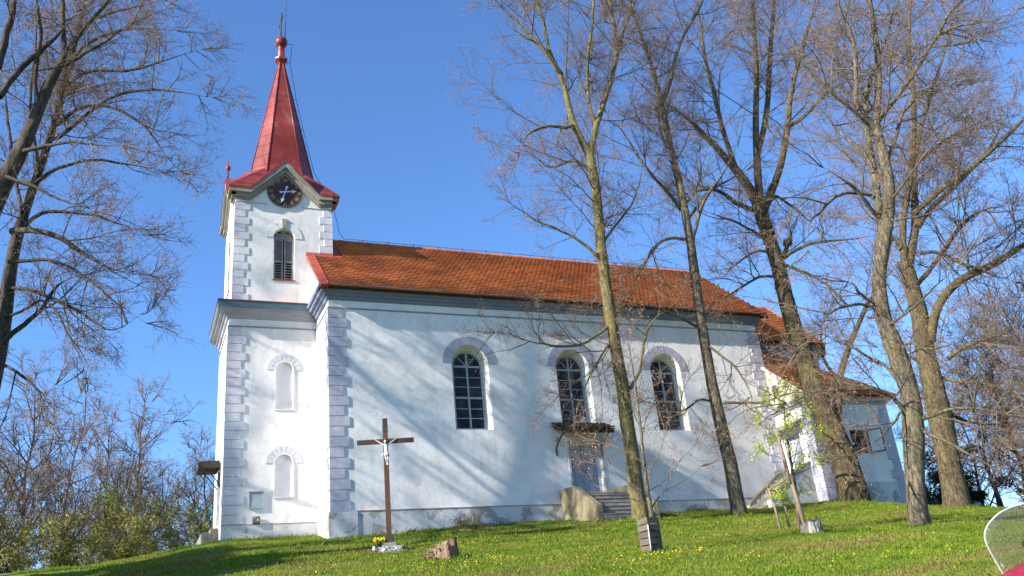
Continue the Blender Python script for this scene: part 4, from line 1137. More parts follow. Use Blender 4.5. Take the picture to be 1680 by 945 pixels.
# south door
mb = MB()
u0, u1, z0, z1 = DOOR[0] - DOOR[1], DOOR[0] + DOOR[1], DOOR[2], DOOR[3]
for a, b, c, e in ((u0, u0 + .11, z0, z1), (u1 - .11, u1, z0, z1), (u0 + .11, u1 - .11, z1 - .12, z1)):
    WS.box(mb, a, b, c, e, -.31, -.19)
for k, o in enumerate((.03, .075)):
    WS.box(mb, u1 - .02 + o, u1 + .01 + o, z0, z1 + .05, .002, .03)
    WS.box(mb, u0 - .01 - o, u0 + .02 - o, z0, z1 + .05, .002, .03)
part(mb, 'door_frame', 'door_frame', bevel=.008)
for k in (0, 1):
    mb = MB()
    a = u0 + .115 + k * (DOOR[1] - .112)
    b = a + DOOR[1] - .118
    WS.box(mb, a, b, z0 + .01, z1 - .125, -.30, -.255)
    for q0, q1 in ((.10, .62), (.72, 1.22), (1.30, 1.72)):
        for (i0, i1, j0, j1) in ((a + .07, b - .07, z0 + q0, z0 + q0 + .03), (a + .07, b - .07, z0 + q1 - .03, z0 + q1), (a + .07, a + .10, z0 + q0 + .03, z0 + q1 - .03), (b - .10, b - .07, z0 + q0 + .03, z0 + q1 - .03)):
            WS.box(mb, i0, i1, j0, j1, -.256, -.235)
        WS.box(mb, a + .13, b - .13, z0 + q0 + .06, z0 + q1 - .06, -.256, -.24)
    if k == 0:
        WS.box(mb, b - .02, b + .03, z0 + .01, z1 - .13, -.254, -.225)
    dr = part(mb, 'door', 'door_paint', bevel=.006)
    if k == 1:
        mb = MB()
        WS.box(mb, a + .03, a + .085, z0 + .82, z0 + 1.10, -.254, -.243)
        mb.tube([WS.p(a + .055, z0 + 1.02, -.24), WS.p(a + .055, z0 + 1.02, -.19), WS.p(a + .17, z0 + 1.01, -.185)], .012, 8)
        mb.build('handle', 'dark_iron', dr)

# tiled canopy over the south door
mb = MB()
cu0, cu1, cz0, cz1, cd = 7.72, 9.72, 2.42, 2.72, .88
v0 = Vector((0, .86, .36)).normalized()
mb.prism([(cu0, -cd, cz0), (cu1, -cd, cz0), (cu1, -.01, cz1), (cu0, -.01, cz1)], [(cu0, -cd, cz0 - .05), (cu1, -cd, cz0 - .05), (cu1, -.01, cz1 - .05), (cu0, -.01, cz1 - .05)], 0)
for k in range(6):
    x = cu0 + .06 + k * (cu1 - cu0 - .2) / 5
    mb.prism([(x, -cd + .02, cz0 - .052), (x + .07, -cd + .02, cz0 - .052), (x + .07, -.01, cz1 - .052), (x, -.01, cz1 - .052)],
             [(x, -cd + .02, cz0 - .12), (x + .07, -cd + .02, cz0 - .12), (x + .07, -.01, cz1 - .12), (x, -.01, cz1 - .12)], 0)
mb.box(cu0, cu1, -cd + .05, -cd + .11, cz0 - .13, cz0 - .055, 0)
canopy = part(mb, 'door_canopy', ['dark_board'])
V_, F_ = tiles((cu0 - .03, -cd - .04, cz0 + .015), (1, 0, 0), tuple(v0), cu1 - cu0 + .06, .97, lambda u, v: 0 <= u <= cu1 - cu0 + .06 and v < .97, w=.15, row=.17, th=.03, seed=9)
link('canopy_tiles', np_mesh('canopy_tiles', V_, F_, ['old_tile']), canopy)
for x in (cu0 + .08, cu1 - .15):
    mb = MB()
    mb.tube([(x, -.02, cz0 - .75), (x, -.03, cz0 - .5), (x, -.16, cz0 - .38), (x, -.30, cz0 - .33), (x, -.46, cz0 - .20), (x, -.68, cz0 - .12)], .028, 8)
    mb.tube([(x, -.03, cz0 - .25), (x, -.18, cz0 - .30), (x, -.25, cz0 - .22), (x, -.18, cz0 - .15), (x, -.10, cz0 - .20)], .017, 6)
    mb.build('bracket', 'dark_iron', canopy)

# steps of the south door
mb = MB()
sx0, sx1 = 7.98, 9.76
mb.box(sx0, sx1, -1.0, -.003, -1.5, .215)
n = 6
for k in range(n):
    y1 = -1.0 - k * .245
    z = .215 - (k + 1) * .158
    mb.box(sx0, sx1, y1 - .285, y1 - .002, -1.7, z, jit=.006)
    mb.box(sx0, sx1, y1 - .30, y1 - .035, z + .001, z + .03, jit=.004)
part(mb, 'steps', 'stone_step', bevel=.012)
for x0, x1 in ((sx0 - .24, sx0 - .004), (sx1 + .004, sx1 + .24)):
    mb = MB()
    pr = [(-.003, -1.5), (-.003, .50), (-1.02, .42), (-2.48, -.42), (-2.50, -1.7)]
    mb.prism([(x0, y, z) for y, z in pr], [(x1, y, z) for y, z in pr])
    part(mb, 'stair_wall', 'stone_wall', bevel=.03)

# ------------------------------------------------------------------ tower
mb = MB()
niches = [(-1.085, .29, .885, 1.98, True), (-1.085, .29, 3.80, 5.175, True)]
TS.face(mb, TX0, .3, -1.5, 3.0, niches[:1])
TS.face(mb, TX0, .3, 3.0, 7.0, niches[1:])
for nc in niches:
    o = TS.outline(nc[0], nc[1], nc[2], nc[3])
    TS.reveal(mb, o, o, .075)
    mb.poly([TS.p(u, z, -.075) for u, z in o])
TW.face(mb, -TY1, -TY0, -1.5, 7.0, [(-YC, .62, .25, 2.25, False)])
TW.reveal(mb, TW.outline(-YC, .62, .25, 2.25, arch=False), TW.outline(-YC, .62, .25, 2.25, arch=False), .3)
mb.poly([(TX0, TY1, -1.5), (.3, TY1, -1.5), (.3, TY1, 7.0), (TX0, TY1, 7.0)])
part(mb, 'tower_wall', 'plaster', recalc=False)
mb = MB()
TS.box(mb, TX0 - .03, -.033, -1.5, .045, .0025, .03, 0)
TS.box(mb, TX0 - .03, -.033, .045, .06, .0025, .04, 1)
TW.box(mb, -YC + .7, -TY0 + .028, -1.5, .044, .0025, .03, 0)
part(mb, 'plinth', ['plinth', 'brick_edge'])
mb = MB()
TW.box(mb, -TY1, -YC - .7, -1.5, .045, .0025, .03, 0)
part(mb, 'plinth', ['plinth', 'brick_edge'])
for uc, hw, zs, zp, _ in niches:
    mb = MB()
    arched_frame(mb, TS, uc, hw + .035, zs - .035, zp, .001, .035, .03, 0)
    nf = part(mb, 'blind_niche_frame', 'plaster_upper')
    mb = MB()
    TS.band(mb, uc, zp, hw + .04, hw + .285, .001, .02, 9, .008)
    part(mb, 'voussoir_arch', 'quoin_pale', nf)

# upper tower
HU, HV = 1.735, 1.65                    # half sizes along x and y
TCX, TCY = -1.125, YC
fr = {'S': (Wall((TCX, TCY - HV, 0), (1, 0)), HU), 'W': (Wall((TCX - HU, TCY, 0), (0, -1)), HV),
      'N': (Wall((TCX, TCY + HV, 0), (-1, 0)), HU), 'E': (Wall((TCX + HU, TCY, 0), (0, 1)), HV)}
BW, BH, BSILL, BSPR = 0.0, .365, 8.53, 10.20
mb = MB()
ZE = 11.72                              # wall top at the corners
for k, (w, h) in fr.items():
    op = [(BW, BH, BSILL, BSPR, True)]
    w.face(mb, -h, h, 7.3, ZE, op)
    o = w.outline(BW, BH, BSILL, BSPR)
    w.reveal(mb, o, o, .22, 1)
    f = h / 1.735
    mb.poly([w.p(-h, ZE), w.p(h, ZE), w.p(h, ZE + .15), w.p(1.18 * f, ZE + .15), w.p(0, 13.1), w.p(-1.18 * f, ZE + .15), w.p(-h, ZE + .15)])
part(mb, 'belfry_wall', ['plaster_upper', 'reveal'], recalc=False)
US, UW = fr['S'][0], fr['W'][0]
quoins('quoin_strip', [(US, -HU, 1), (UW, HV, -1)], 7.62, 11.50, .30, .52, .36, 'quoin_pale', proud=.022)
quoins('quoin_strip', [(US, HU, -1)], 9.70, 11.50, .30, .46, .31, 'quoin_pale', proud=.022)
for a, b in ((-HU + .004, -.62), (.62, HU - .004)):
    mb = MB()
    US.box(mb, a, b, 11.515, 11.535, .001, .016)
    part(mb, 'string_course', 'string_line')
for k in 'SWNE':
    w, h = fr[k]
    # shutters
    mb = MB()
    for s in (-1, 1):
        a, b = (.02, BH - .015) if s > 0 else (-BH + .015, -.02)
        for (i0, i1, j0, j1) in ((a, a + .055, BSILL + .02, BSPR), (b - .055, b, BSILL + .02, BSPR), (a + .055, b - .055, BSILL + .02, BSILL + .09), (a + .055, b - .055, BSILL + .74, BSILL + .82), (a + .055, b - .055, BSPR - .07, BSPR)):
            w.box(mb, i0, i1, j0, j1, -.17, -.12)
        for q in range(6):
            z = BSILL + .10 + q * .105
            A = [w.p(a + .05, z, -.125), w.p(b - .05, z, -.125), w.p(b - .05, z + .015, -.125), w.p(a + .05, z + .015, -.125)]
            B = [w.p(a + .05, z + .055, -.18), w.p(b - .05, z + .055, -.18), w.p(b - .05, z + .07, -.18), w.p(a + .05, z + .07, -.18)]
            mb.prism(A, B, 0)
        w.box(mb, a + .05, b - .05, BSILL + .82, BSPR - .07, -.165, -.145, 1)
    for q in range(3):
        zz0, zz1 = BSPR + .01 + q * .115, BSPR + .118 + q * .115
        hw0 = math.sqrt(max(.0, BH ** 2 - (zz1 - BSPR) ** 2)) - .005
        w.box(mb, -hw0, hw0, zz0, zz1, -.17, -.12 - .006 * (q % 2))
    sh = part(mb, 'belfry_shutter', ['louvre_wood', 'box_grey'], bevel=.004)
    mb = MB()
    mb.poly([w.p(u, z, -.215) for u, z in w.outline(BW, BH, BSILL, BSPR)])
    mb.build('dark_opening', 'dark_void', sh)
    mb = MB()
    w.box(mb, -BH - .04, BH + .04, BSILL - .03, BSILL + .005, -.2, .04, 0)
    part(mb, 'sill', 'red_flashing', sh)
    mb = MB()
    w.band(mb, 0, BSPR, BH + .025, BH + .29, .001, .018, 9, .0012, 0)
    part(mb, 'voussoir_arch', 'plaster_upper', sh)
    mb = MB()
    w.ext(mb, [(-.06, BSPR + BH + .02), (.06, BSPR + BH + .02), (.10, BSPR + BH + .40), (-.10, BSPR + BH + .40)], .002, .05, 0)
    part(mb, 'keystone', 'gable_stone', sh)
    # gable cornice with flat shoulders
    f = h / 1.735
    e = h + .25
    top = [(-e, 12.05), (-1.24 * f, 12.05), (0, 13.34), (1.24 * f, 12.05), (e, 12.05)]
    for step, (drop0, drop1, d1) in enumerate(((.02, .20, .25), (.19, .33, .14), (.32, .40, .06))):
        mb2 = MB() if step == 0 else mb2
        for i in range(4):
            (xa, za), (xb, zb) = top[i], top[i + 1]
            sa = 1.25 if abs(xa) < 1.5 else 1.0
            sb = 1.25 if abs(xb) < 1.5 else 1.0
            trim = {0: 0, 1: .11, 2: .19}[step]
            if i == 0:
                xa += trim
            if i == 3:
                xb -= trim
            ka = 1.42 if abs(xa) < .1 else (1.15 if abs(xa) < 1.5 else 1.0)
            kb = 1.42 if abs(xb) < .1 else (1.15 if abs(xb) < 1.5 else 1.0)
            w.ext(mb2, [(xa, za - drop1 * ka), (xb, zb - drop1 * kb), (xb, zb - drop0 * kb), (xa, za - drop0 * ka)], .0015 * (step + 1), d1, 0)
    part(mb2, 'gable_cornice', 'gable_stone')

# sheet metal skirt and spire
SPX, SPY = TCX + .06, TCY - .02
mb = MB()


def sk(u, v, z):
    return (TCX + u, TCY + v, z)


for k, (w, h) in fr.items():
    f = h / 1.735
    e = h + .27
    d = .27
    A0, A1 = w.p(-e, 12.05, d), w.p(e, 12.05, d)
    B0, B1 = w.p(-1.24 * f, 12.05, d), w.p(1.24 * f, 12.05, d)
    E = w.p(0, 13.35, d)
    inn = h - 1.17
    F = w.p(0, 13.42, -inn)
    D0, D1 = w.p(-.62, 13.40, -inn), w.p(.62, 13.40, -inn)
    for P in ((A0, B0, D0), (B0, E, F), (B0, F, D0), (E, B1, F), (B1, D1, F), (B1, A1, D1)):
        mb.poly(P)
    # corner facet towards the next face on the right
    nx = {'S': 'E', 'E': 'N', 'N': 'W', 'W': 'S'}[k]
    w2, h2 = fr[nx]
    D2 = w2.p(-.62, 13.40, -(h2 - 1.17))
    mb.poly([A1, D2, D1])
    # turned-down edge of the sheet
    for P, Q in ((A0, B0), (B0, E), (E, B1), (B1, A1)):
        mb.poly([P, Q, Q - Vector((0, 0, .075)), P - Vector((0, 0, .075))])
spire = part(mb, 'spire', 'spire_red', recalc=False)


def ring(z, s, c):
    """chamfered square"""
    pts = [(c, -s), (s, -c), (s, c), (c, s), (-c, s), (-s, c), (-s, -c), (-c, -s)]
    return [(SPX + a, SPY + b, z) for a, b in pts]


mb = MB()
z0, z1 = 13.15, 19.25
mb.tube_rings([ring(z0, 1.22, .66), ring(z1, .085, .042)], 0, False)
sh = mb.build('spire_sheet', 'spire_red', spire)
mb = MB()
r0, r1 = ring(z0, 1.225, .663), ring(z1, .088, .044)
for a, b in zip(r0, r1):
    mb.tube([a, b], .020, 6)
mb.build('standing_seam', 'spire_red', spire)
mb = MB()
mb.tube_rings([ring(19.12, .12, .06), ring(19.24, .24, .12), ring(19.33, .25, .125), ring(19.40, .14, .07), ring(19.95, .12, .06), ring(20.0, .15, .075)], 0, False)
mb.build('spire_collar', 'spire_red', spire)
mb = MB()
mb.lathe([(.02, -.26), (.14, -.235), (.215, -.16), (.255, -.05), (.255, .05), (.215, .16), (.14, .235), (.02, .26)], (SPX, SPY, 20.22), 20)
mb.build('ball', 'spire_red', spire)
mb = MB()
mb.tube([(SPX - .02, SPY, 20.45), (SPX - .02, SPY, 21.75)], .03, 6)
mb.tube([(SPX - .02, SPY - .36, 21.32), (SPX - .02, SPY + .36, 21.32)], .03, 6)
for p in ((0, .36, 21.32), (0, -.36, 21.32), (0, 0, 21.75)):
    mb.lathe([(.01, -.06), (.055, 0), (.01, .06)], (SPX - .02 + p[0], SPY + p[1], p[2]), 8)
mb.build('spire_cross', 'dark_iron', spire)
mb = MB()
mb.tube([(SPX + .15, SPY, 20.40), (SPX + .17, SPY, 21.6), (SPX + .2, SPY, 22.7)], [.02, .016, .008], 6)
mb.tube([(SPX + .25, SPY, 20.2), (SPX + .45, SPY, 20.2)], .012, 5)
cable = [(SPX + .45, SPY, 20.2), (SPX + .36, SPY - .05, 19.2), (SPX + .62, SPY - .05, 17.4), (SPX + .90, SPY - .05, 16.0), (SPX + 1.32, SPY - .1, 14.0), (SPX + 1.95, SPY - .6, 12.4), (SPX + 2.05, SPY - .7, 11.7), (SPX + 2.25, SPY - .35, 11.25), (SPX + 2.5, SPY, RZ + .15)]
mb.tube(cable, .011, 5)
for z in (19.2, 17.4, 16.0):
    s = .085 + (19.25 - z) / 6.1 * 1.135
    i = {19.2: 1, 17.4: 2, 16.0: 3}[z]
    mb.tube([(SPX + s, SPY - .05, z), cable[i]], .012, 5)
mb.tube([(SPX + 2.5, SPY, RZ + .16), (8, YC, RZ + .17), (RX1 - .1, YC, RZ + .16)], .010, 5)
for k in range(15):
    mb.tube([(2.2 + k * 1.05, YC, RZ + .1), (2.2 + k * 1.05, YC, RZ + .22)], .014, 5)
mb.build('lightning_rod', 'dark_iron', spire)
for px_, py_, pz_ in ((TCX - HU - .16, TCY, 13.38),):
    mb = MB()
    mb.lathe([(.035, -.05), (.03, .30), (.04, .32), (.085, .37), (.10, .44), (.085, .51), (.03, .56), (.02, .66), (.006, .95)], (px_, py_, pz_), 12)
    mb.build('finial', 'spire_red', spire)

# clock
CR = .62
cc = (.01, 12.08)
mb = MB()
n = 40
mb.prism([US.p(cc[0] + CR * math.cos(2 * math.pi * i / n), cc[1] + CR * math.sin(2 * math.pi * i / n), .05) for i in range(n)],
         [US.p(cc[0] + CR * math.cos(2 * math.pi * i / n), cc[1] + CR * math.sin(2 * math.pi * i / n), .002) for i in range(n)])
clock = part(mb, 'clock_face', 'clock_red')
mb = MB()
US.band(mb, cc[0], cc[1], CR - .004, CR + .022, .003, .062, 40, 0, 0, 0, 2 * math.pi)
mb.build('clock_rim', 'box_grey', clock)
NUM = ['XII', 'I', 'II', 'III', 'IIII', 'V', 'VI', 'VII', 'VIII', 'IX', 'X', 'XI']
H_ = .135
for k, s in enumerate(NUM):
    mb = MB()
    a = math.pi / 2 - k * math.pi / 6
    er = Vector((math.cos(a), math.sin(a)))       # outwards
    et = Vector((math.sin(a), -math.cos(a)))      # clockwise
    wd = {'I': .042, 'V': .085, 'X': .085}
    tot = sum(wd[c] for c in s)
    x = -tot / 2
    for c in s:
        m = x + wd[c] / 2
        P = lambda p, q: tuple(Vector(cc) + et * p + er * (CR - .185 + q))
        if c == 'I':
            bar(mb, US, P(m, 0), P(m, H_), .021, .0505, .056)
        elif c == 'V':
            bar(mb, US, P(m - .03, H_), P(m, 0), .021, .0505, .056)
            bar(mb, US, P(m + .03, H_), P(m, 0), .013, .0505, .0565)
        else:
            bar(mb, US, P(m - .03, H_), P(m + .03, 0), .021, .0505, .056)
            bar(mb, US, P(m + .03, H_), P(m - .03, 0), .013, .0505, .0565)
        x += wd[c]
    mb.build('numeral', 'clock_yellow', clock)


def hand(ang, length, tail, wd, d0, name):
    mb = MB()
    a = R(90 - ang)
    e = Vector((math.cos(a), math.sin(a)))
    s = Vector((e.y, -e.x))
    P = lambda l, q: tuple(Vector(cc) + e * l + s * q)
    US.ext(mb, [P(-tail, -wd * .5), P(length * .55, -wd * .4), P(length * .55, wd * .4), P(-tail, wd * .5)], d0, d0 + .012)
    for sg in (-1, 1):
        US.ext(mb, [P(length * .5, sg * wd * .3), P(length * .64, sg * wd * 1.5), P(length * .76, sg * wd * 1.1), P(length * .8, sg * wd * .25), P(length * .7, sg * wd * .7), P(length * .62, sg * wd * .8)], d0 + .001, d0 + .011)
    US.ext(mb, [P(length * .55, -wd * .22), P(length * .78, -wd * .5), P(length, 0), P(length * .78, wd * .5), P(length * .55, wd * .22)], d0 + .0015, d0 + .0105)
    US.ext(mb, [P(-tail * .7, -wd * .5), P(-tail * 1.25, -wd * 1.1), P(-tail * 1.25, wd * 1.1), P(-tail * .7, wd * .5)], d0 + .002, d0 + .010)
    mb.build(name, 'hand_white', clock)


hand(81, .43, .16, .050, .066, 'hour_hand')
hand(197, .52, .19, .046, .082, 'minute_hand')

# west porch roof and steps of the tower
mb = MB()
mb.prism([(TX0 - .034, 3.25, 2.34), (TX0 - .034, 4.4, 2.34), (TX0 - .70, 4.4, 2.30), (TX0 - .70, 3.25, 2.30)],
         [(TX0 - .034, 3.25, 2.10), (TX0 - .034, 4.4, 2.10), (TX0 - .70, 4.4, 2.08), (TX0 - .70, 3.25, 2.08)])
porch = part(mb, 'porch_roof', 'dark_board')
for y in (3.4, 4.25):
    mb = MB()
    mb.tube([(TX0 - .01, y, 1.55), (TX0 - .2, y, 1.8), (TX0 - .45, y, 2.09)], .02, 6)
    mb.build('bracket', 'dark_iron', porch)
mb = MB()
TW.box(mb, -YC - .61, -YC + .61, .25, 2.24, -.25, -.19)
dr = part(mb, 'door', 'beam_wood')
mb = MB()
TW.box(mb, -YC + .3, -YC + .36, 1.1, 1.3, -.189, -.17)
mb.build('handle', 'dark_iron', dr)
mb = MB()
mb.box(TX0 - .28, TX0 - .033, 2.95, 4.8, -1.2, .10)
mb.box(TX0 - .56, TX0 - .281, 2.8, 4.95, -1.3, -.05)
part(mb, 'steps', 'stone_step', bevel=.02)

# ------------------------------------------------------------------ chancel
CY0 = 1.78
mb = MB()
cw = [(L, CY0), (22.1, CY0), (23.15, 2.95), (23.15, 4.71), (22.1, NW - CY0), (L, NW - CY0)]
for a, b in zip(cw[:-1], cw[1:]):
    mb.poly([(*a, -1.6), (*b, -1.6), (*b, 6.85), (*a, 6.85)])
part(mb, 'chancel_wall', 'plaster')
WC = Wall((0, CY0, 0), (1, 0))
quoins('quoin_strip', [(WC, 22.1, -1)], 0, 6.3, .33, .55, .40, 'quoin', proud=.02)
profc = [(.0, 6.50), (.06, 6.52), (.09, 6.62), (.18, 6.66), (.2, 6.74), (.30, 6.78), (.32, 6.88), (.0, 6.92)]
mb = MB()
sweep(mb, [(24, 9), (23.15, 4.71), (23.15, 2.95), (22.1, CY0), (L, CY0)], profc, (1, 2, 3), [0] * 7)
part(mb, 'cornice', 'cornice')
ce, cz = CY0 - .42, 6.84
CRZ = 9.45
cs = (CRZ - cz) / (YC - ce)
csl = math.sqrt(1 + cs * cs)
E1, E2 = (22.33, ce), (23.6, 2.76)
PK = (21.6, YC, CRZ)
mb = MB()
mb.poly([(L, ce, cz), (*E1, cz), PK, (L, YC, CRZ)])
mb.poly([(*E1, cz), (*E2, cz), PK])
mb.poly([(*E2, cz), (E2[0], NW - E2[1], cz), PK])
mb.poly([(E2[0], NW - E2[1], cz), (E1[0], NW - E1[1], cz), PK])
mb.poly([(L, NW - ce, cz), (E1[0], NW - E1[1], cz), PK, (L, YC, CRZ)])
mb.poly([(L, ce, cz - .01), (*E1, cz - .01), (*E2, cz - .01), (E2[0], NW - E2[1], cz - .01), (E1[0], NW - E1[1], cz - .01), (L, NW - ce, cz - .01)])
croof = part(mb, 'chancel_roof', 'old_tile', recalc=False)


def in_ch(u, v):
    y = ce + v / csl
    f = (y - ce) / (YC - ce)
    return u >= .12 and v < (YC - ce) * csl and L + u < E1[0] + (PK[0] - E1[0]) * f


V_, F_ = tiles((L, ce - .02, cz + .03), (1, 0, 0), (0, 1 / csl, cs / csl), 6.2, (YC - ce) * csl, in_ch, seed=6)
link('tile_covering', np_mesh('tile_covering', V_, F_, ['roof_tile']), croof)
mb = MB()
cap_row(mb, (*E1, cz + .05), (PK[0], PK[1], PK[2] + .05), .11)
cap_row(mb, (*E2, cz + .05), (PK[0], PK[1], PK[2] + .05), .11)
cap_row(mb, (RX1 + .1, YC, CRZ + .05), (PK[0], PK[1], PK[2] + .05), .11)
part(mb, 'ridge_cap', 'roof_tile', croof, recalc=False)

# ------------------------------------------------------------------ sacristy
SY0 = -1.95
SX1 = 21.35
WSW = Wall((L, 0, 0), (0, -1))          # west wall, u = -y
WSS = Wall((0, SY0, 0), (1, 0))         # south wall
SRZ = lambda y: 3.44 + .80 * (y + 2.2)
mb = MB()
SD = (.72, .42, .62, 2.28)              # west door: u, half width, sill, head
WSW.face(mb, 0, -SY0, -1.6, 3.30, [(SD[0], SD[1], SD[2], SD[3], False)])
o = WSW.outline(SD[0], SD[1], SD[2], SD[3], arch=False)
WSW.reveal(mb, o, o, .28)
mb.poly([WSW.p(0, 3.30), WSW.p(-SY0, 3.30), WSW.p(-SY0, SRZ(SY0) - .08), WSW.p(0, SRZ(0) - .08)], 1)
SWN = (19.62, .40, 1.22, 2.12)
WSS.face(mb, L, SX1, -1.8, 3.45, [(SWN[0], SWN[1], SWN[2], SWN[3], False)])
o = WSS.outline(SWN[0], SWN[1], SWN[2], SWN[3], arch=False)
WSS.reveal(mb, o, o, .25)
mb.poly([(SX1, SY0, -1.8), (SX1, CY0, -1.8), (SX1, CY0, 3.45), (SX1, SY0, 3.45)])
part(mb, 'sacristy_wall', ['plaster', 'plaster_old'], recalc=False)
mb = MB()
WSS.box(mb, L + .46, SX1 - .45, -1.8, .14, .0025, .03, 0)
WSS.box(mb, L + .46, SX1 - .45, .14, .165, .0025, .04, 1)
part(mb, 'plinth', ['plinth', 'plaster_upper'])
quoins('quoin_strip', [(WSS, L, 1), (WSW, -SY0, -1)], -.9, 3.12, .45, .44, .38, 'quoin', proud=.025)
quoins('quoin_strip', [(WSS, SX1, -1)], -1.2, 3.12, .36, .56, .40, 'quoin', proud=.025)
profs = [(.0, 3.12), (.05, 3.14), (.08, 3.20), (.16, 3.23), (.18, 3.30), (.24, 3.33), (.25, 3.40), (.0, 3.46)]
mb = MB()
sweep(mb, [(SX1, CY0), (SX1, SY0), (L, SY0), (L, -.005)], profs, (0, 1, 2), [0] * 7)
part(mb, 'cornice', 'cornice_pale')
# roof with one hip to the south-east
ey, ez = -2.26, SRZ(-2.26)
H0 = (18.55, CY0, SRZ(CY0))
H1 = (21.72, ey, ez)
mb = MB()
mb.poly([(L - .14, ey, ez), H1, H0, (L - .14, CY0, SRZ(CY0))])
mb.poly([H1, (21.72, CY0, ez), H0])
mb.poly([(L - .14, ey, ez - .02), (21.72, ey, ez - .02), (21.72, CY0, ez - .02), (L - .14, CY0, ez - .02)])
sroof = part(mb, 'sacristy_roof', 'old_tile', recalc=False)
ssl = math.sqrt(1 + .64)


def in_sac(u, v):
    y = ey + v / ssl
    f = (y - ey) / (CY0 - ey)
    if f > 1:
        return False
    x = L - .14 + u
    if y > -.12 and x < L + .1:
        return False
    return u >= 0 and x < H1[0] + (H0[0] - H1[0]) * f


V_, F_ = tiles((L - .14, ey - .02, ez + .03), (1, 0, 0), (0, 1 / ssl, .8 / ssl), 4.4, (CY0 - ey) * ssl, in_sac, seed=8)
link('tile_covering', np_mesh('tile_covering', V_, F_, ['roof_tile']), sroof)
mb = MB()
cap_row(mb, (H1[0], H1[1], H1[2] + .05), (H0[0], H0[1], H0[2] + .05), .11)
part(mb, 'ridge_cap', 'roof_tile', sroof, recalc=False)
# barge strip on the west gable
mb = MB()
mb.prism([(L - .15, ey, ez + .01), (L - .15, -.02, SRZ(-.02) + .01), (L - .15, -.02, SRZ(-.02) - .10), (L - .15, ey, ez - .10)],
         [(L - .002, ey, ez + .01), (L - .002, -.02, SRZ(-.02) + .01), (L - .002, -.02, SRZ(-.02) - .10), (L - .002, ey, ez - .10)])
mb.build('barge_strip', 'plaster_upper', sroof)
# oval window
mb = MB()
oc = (.40, 4.05)
n = 24
A = [(oc[0] + .20 * math.cos(2 * math.pi * i / n), oc[1] + .27 * math.sin(2 * math.pi * i / n)) for i in range(n)]
B = [(oc[0] + .155 * math.cos(2 * math.pi * i / n), oc[1] + .225 * math.sin(2 * math.pi * i / n)) for i in range(n)]
for i in range(n):
    j = (i + 1) % n
    mb.prism([WSW.p(*A[i], .03), WSW.p(*A[j], .03), WSW.p(*B[j], .03), WSW.p(*B[i], .03)], [WSW.p(*A[i], .001), WSW.p(*A[j], .001), WSW.p(*B[j], .001), WSW.p(*B[i], .001)])
WSW.box(mb, oc[0] - .015, oc[0] + .015, oc[1] - .23, oc[1] + .23, .004, .022)
WSW.box(mb, oc[0] - .16, oc[0] + .16, oc[1] - .015, oc[1] + .015, .0045, .0215)
win = part(mb, 'window', 'grey_wood')
mb = MB()
mb.poly([WSW.p(u, z, .003) for u, z in B])
mb.build('glass', 'window_glass', win)
# south window with a shutter standing open
mb = MB()
uc, hw, zs, zt = SWN
for a, b, c, e in ((uc - hw, uc - hw + .06, zs, zt), (uc + hw - .06, uc + hw, zs, zt), (uc - hw + .06, uc + hw - .06, zs, zs + .06), (uc - hw + .06, uc + hw - .06, zt - .06, zt)):
    WSS.box(mb, a, b, c, e, -.20, -.13)
for k in range(1, 5):
    u = uc - hw + k * hw * 2 / 5
    WSS.box(mb, u - .011, u + .011, zs + .06, zt - .06, -.115, -.093)
win = part(mb, 'window', 'beam_wood')
mb = MB()
mb.poly([WSS.p(uc - hw, zs, -.18), WSS.p(uc + hw, zs, -.18), WSS.p(uc + hw, zt, -.18), WSS.p(uc - hw, zt, -.18)])
mb.build('glass', 'window_glass', win)
mb = MB()
T_ = Matrix.Translation(WSS.p(uc + hw + .01, zs, .01)) @ Matrix.Rotation(R(-52), 4, 'Z')
for a in ((0, .055, 0, .9), (.50, .555, 0, .9)):
    mb.box(a[0], a[1], -.02, .02, a[2], a[3], 0, T_)
for z in (0, .845):
    mb.box(.055, .50, -.02, .02, z, z + .055, 0, T_)
mb.build('casement', 'stake_wood', win)
# west door, its hood and its steps
mb = MB()
for a, b, c, e in ((SD[0] - SD[1], SD[0] - SD[1] + .08, SD[2], SD[3]), (SD[0] + SD[1] - .08, SD[0] + SD[1], SD[2], SD[3]), (SD[0] - SD[1] + .08, SD[0] + SD[1] - .08, SD[3] - .08, SD[3])):
    WSW.box(mb, a, b, c, e, -.25, -.15)
part(mb, 'door_frame', 'door_frame')
mb = MB()
WSW.box(mb, SD[0] - SD[1] + .085, SD[0] + SD[1] - .085, SD[2] + .01, SD[3] - .085, -.24, -.20)
WSW.box(mb, SD[0] - SD[1] + .17, SD[0] + SD[1] - .17, SD[2] + .15, SD[2] + .75, -.201, -.185)
WSW.box(mb, SD[0] - SD[1] + .17, SD[0] + SD[1] - .17, SD[2] + .88, SD[3] - .2, -.201, -.185)
dr = part(mb, 'door', 'door_paint')
mb = MB()
WSW.box(mb, SD[0] + .18, SD[0] + .22, SD[2] + .85, SD[2] + 1.02, -.2, -.17)
mb.build('handle', 'dark_iron', dr)
mb = MB()
mb.prism([(L - .003, -.12, 2.70), (L - .003, -1.45, 2.70), (L - .42, -1.45, 2.47), (L - .42, -.12, 2.47)], [(L - .003, -.12, 2.62), (L - .003, -1.45, 2.62), (L - .42, -1.45, 2.39), (L - .42, -.12, 2.39)])
part(mb, 'door_hood', 'grey_wood')
mb = MB()
mb.box(L - .85, L - .003, -1.22, -.16, -1.5, .60)
for k in range(6):
    z = .60 - (k + 1) * .175
    mb.box(L - .85 - (k + 1) * .235, L - .853 - k * .235, -1.22, -.16, -1.6, z)
part(mb, 'steps', 'stone_step', bevel=.012)
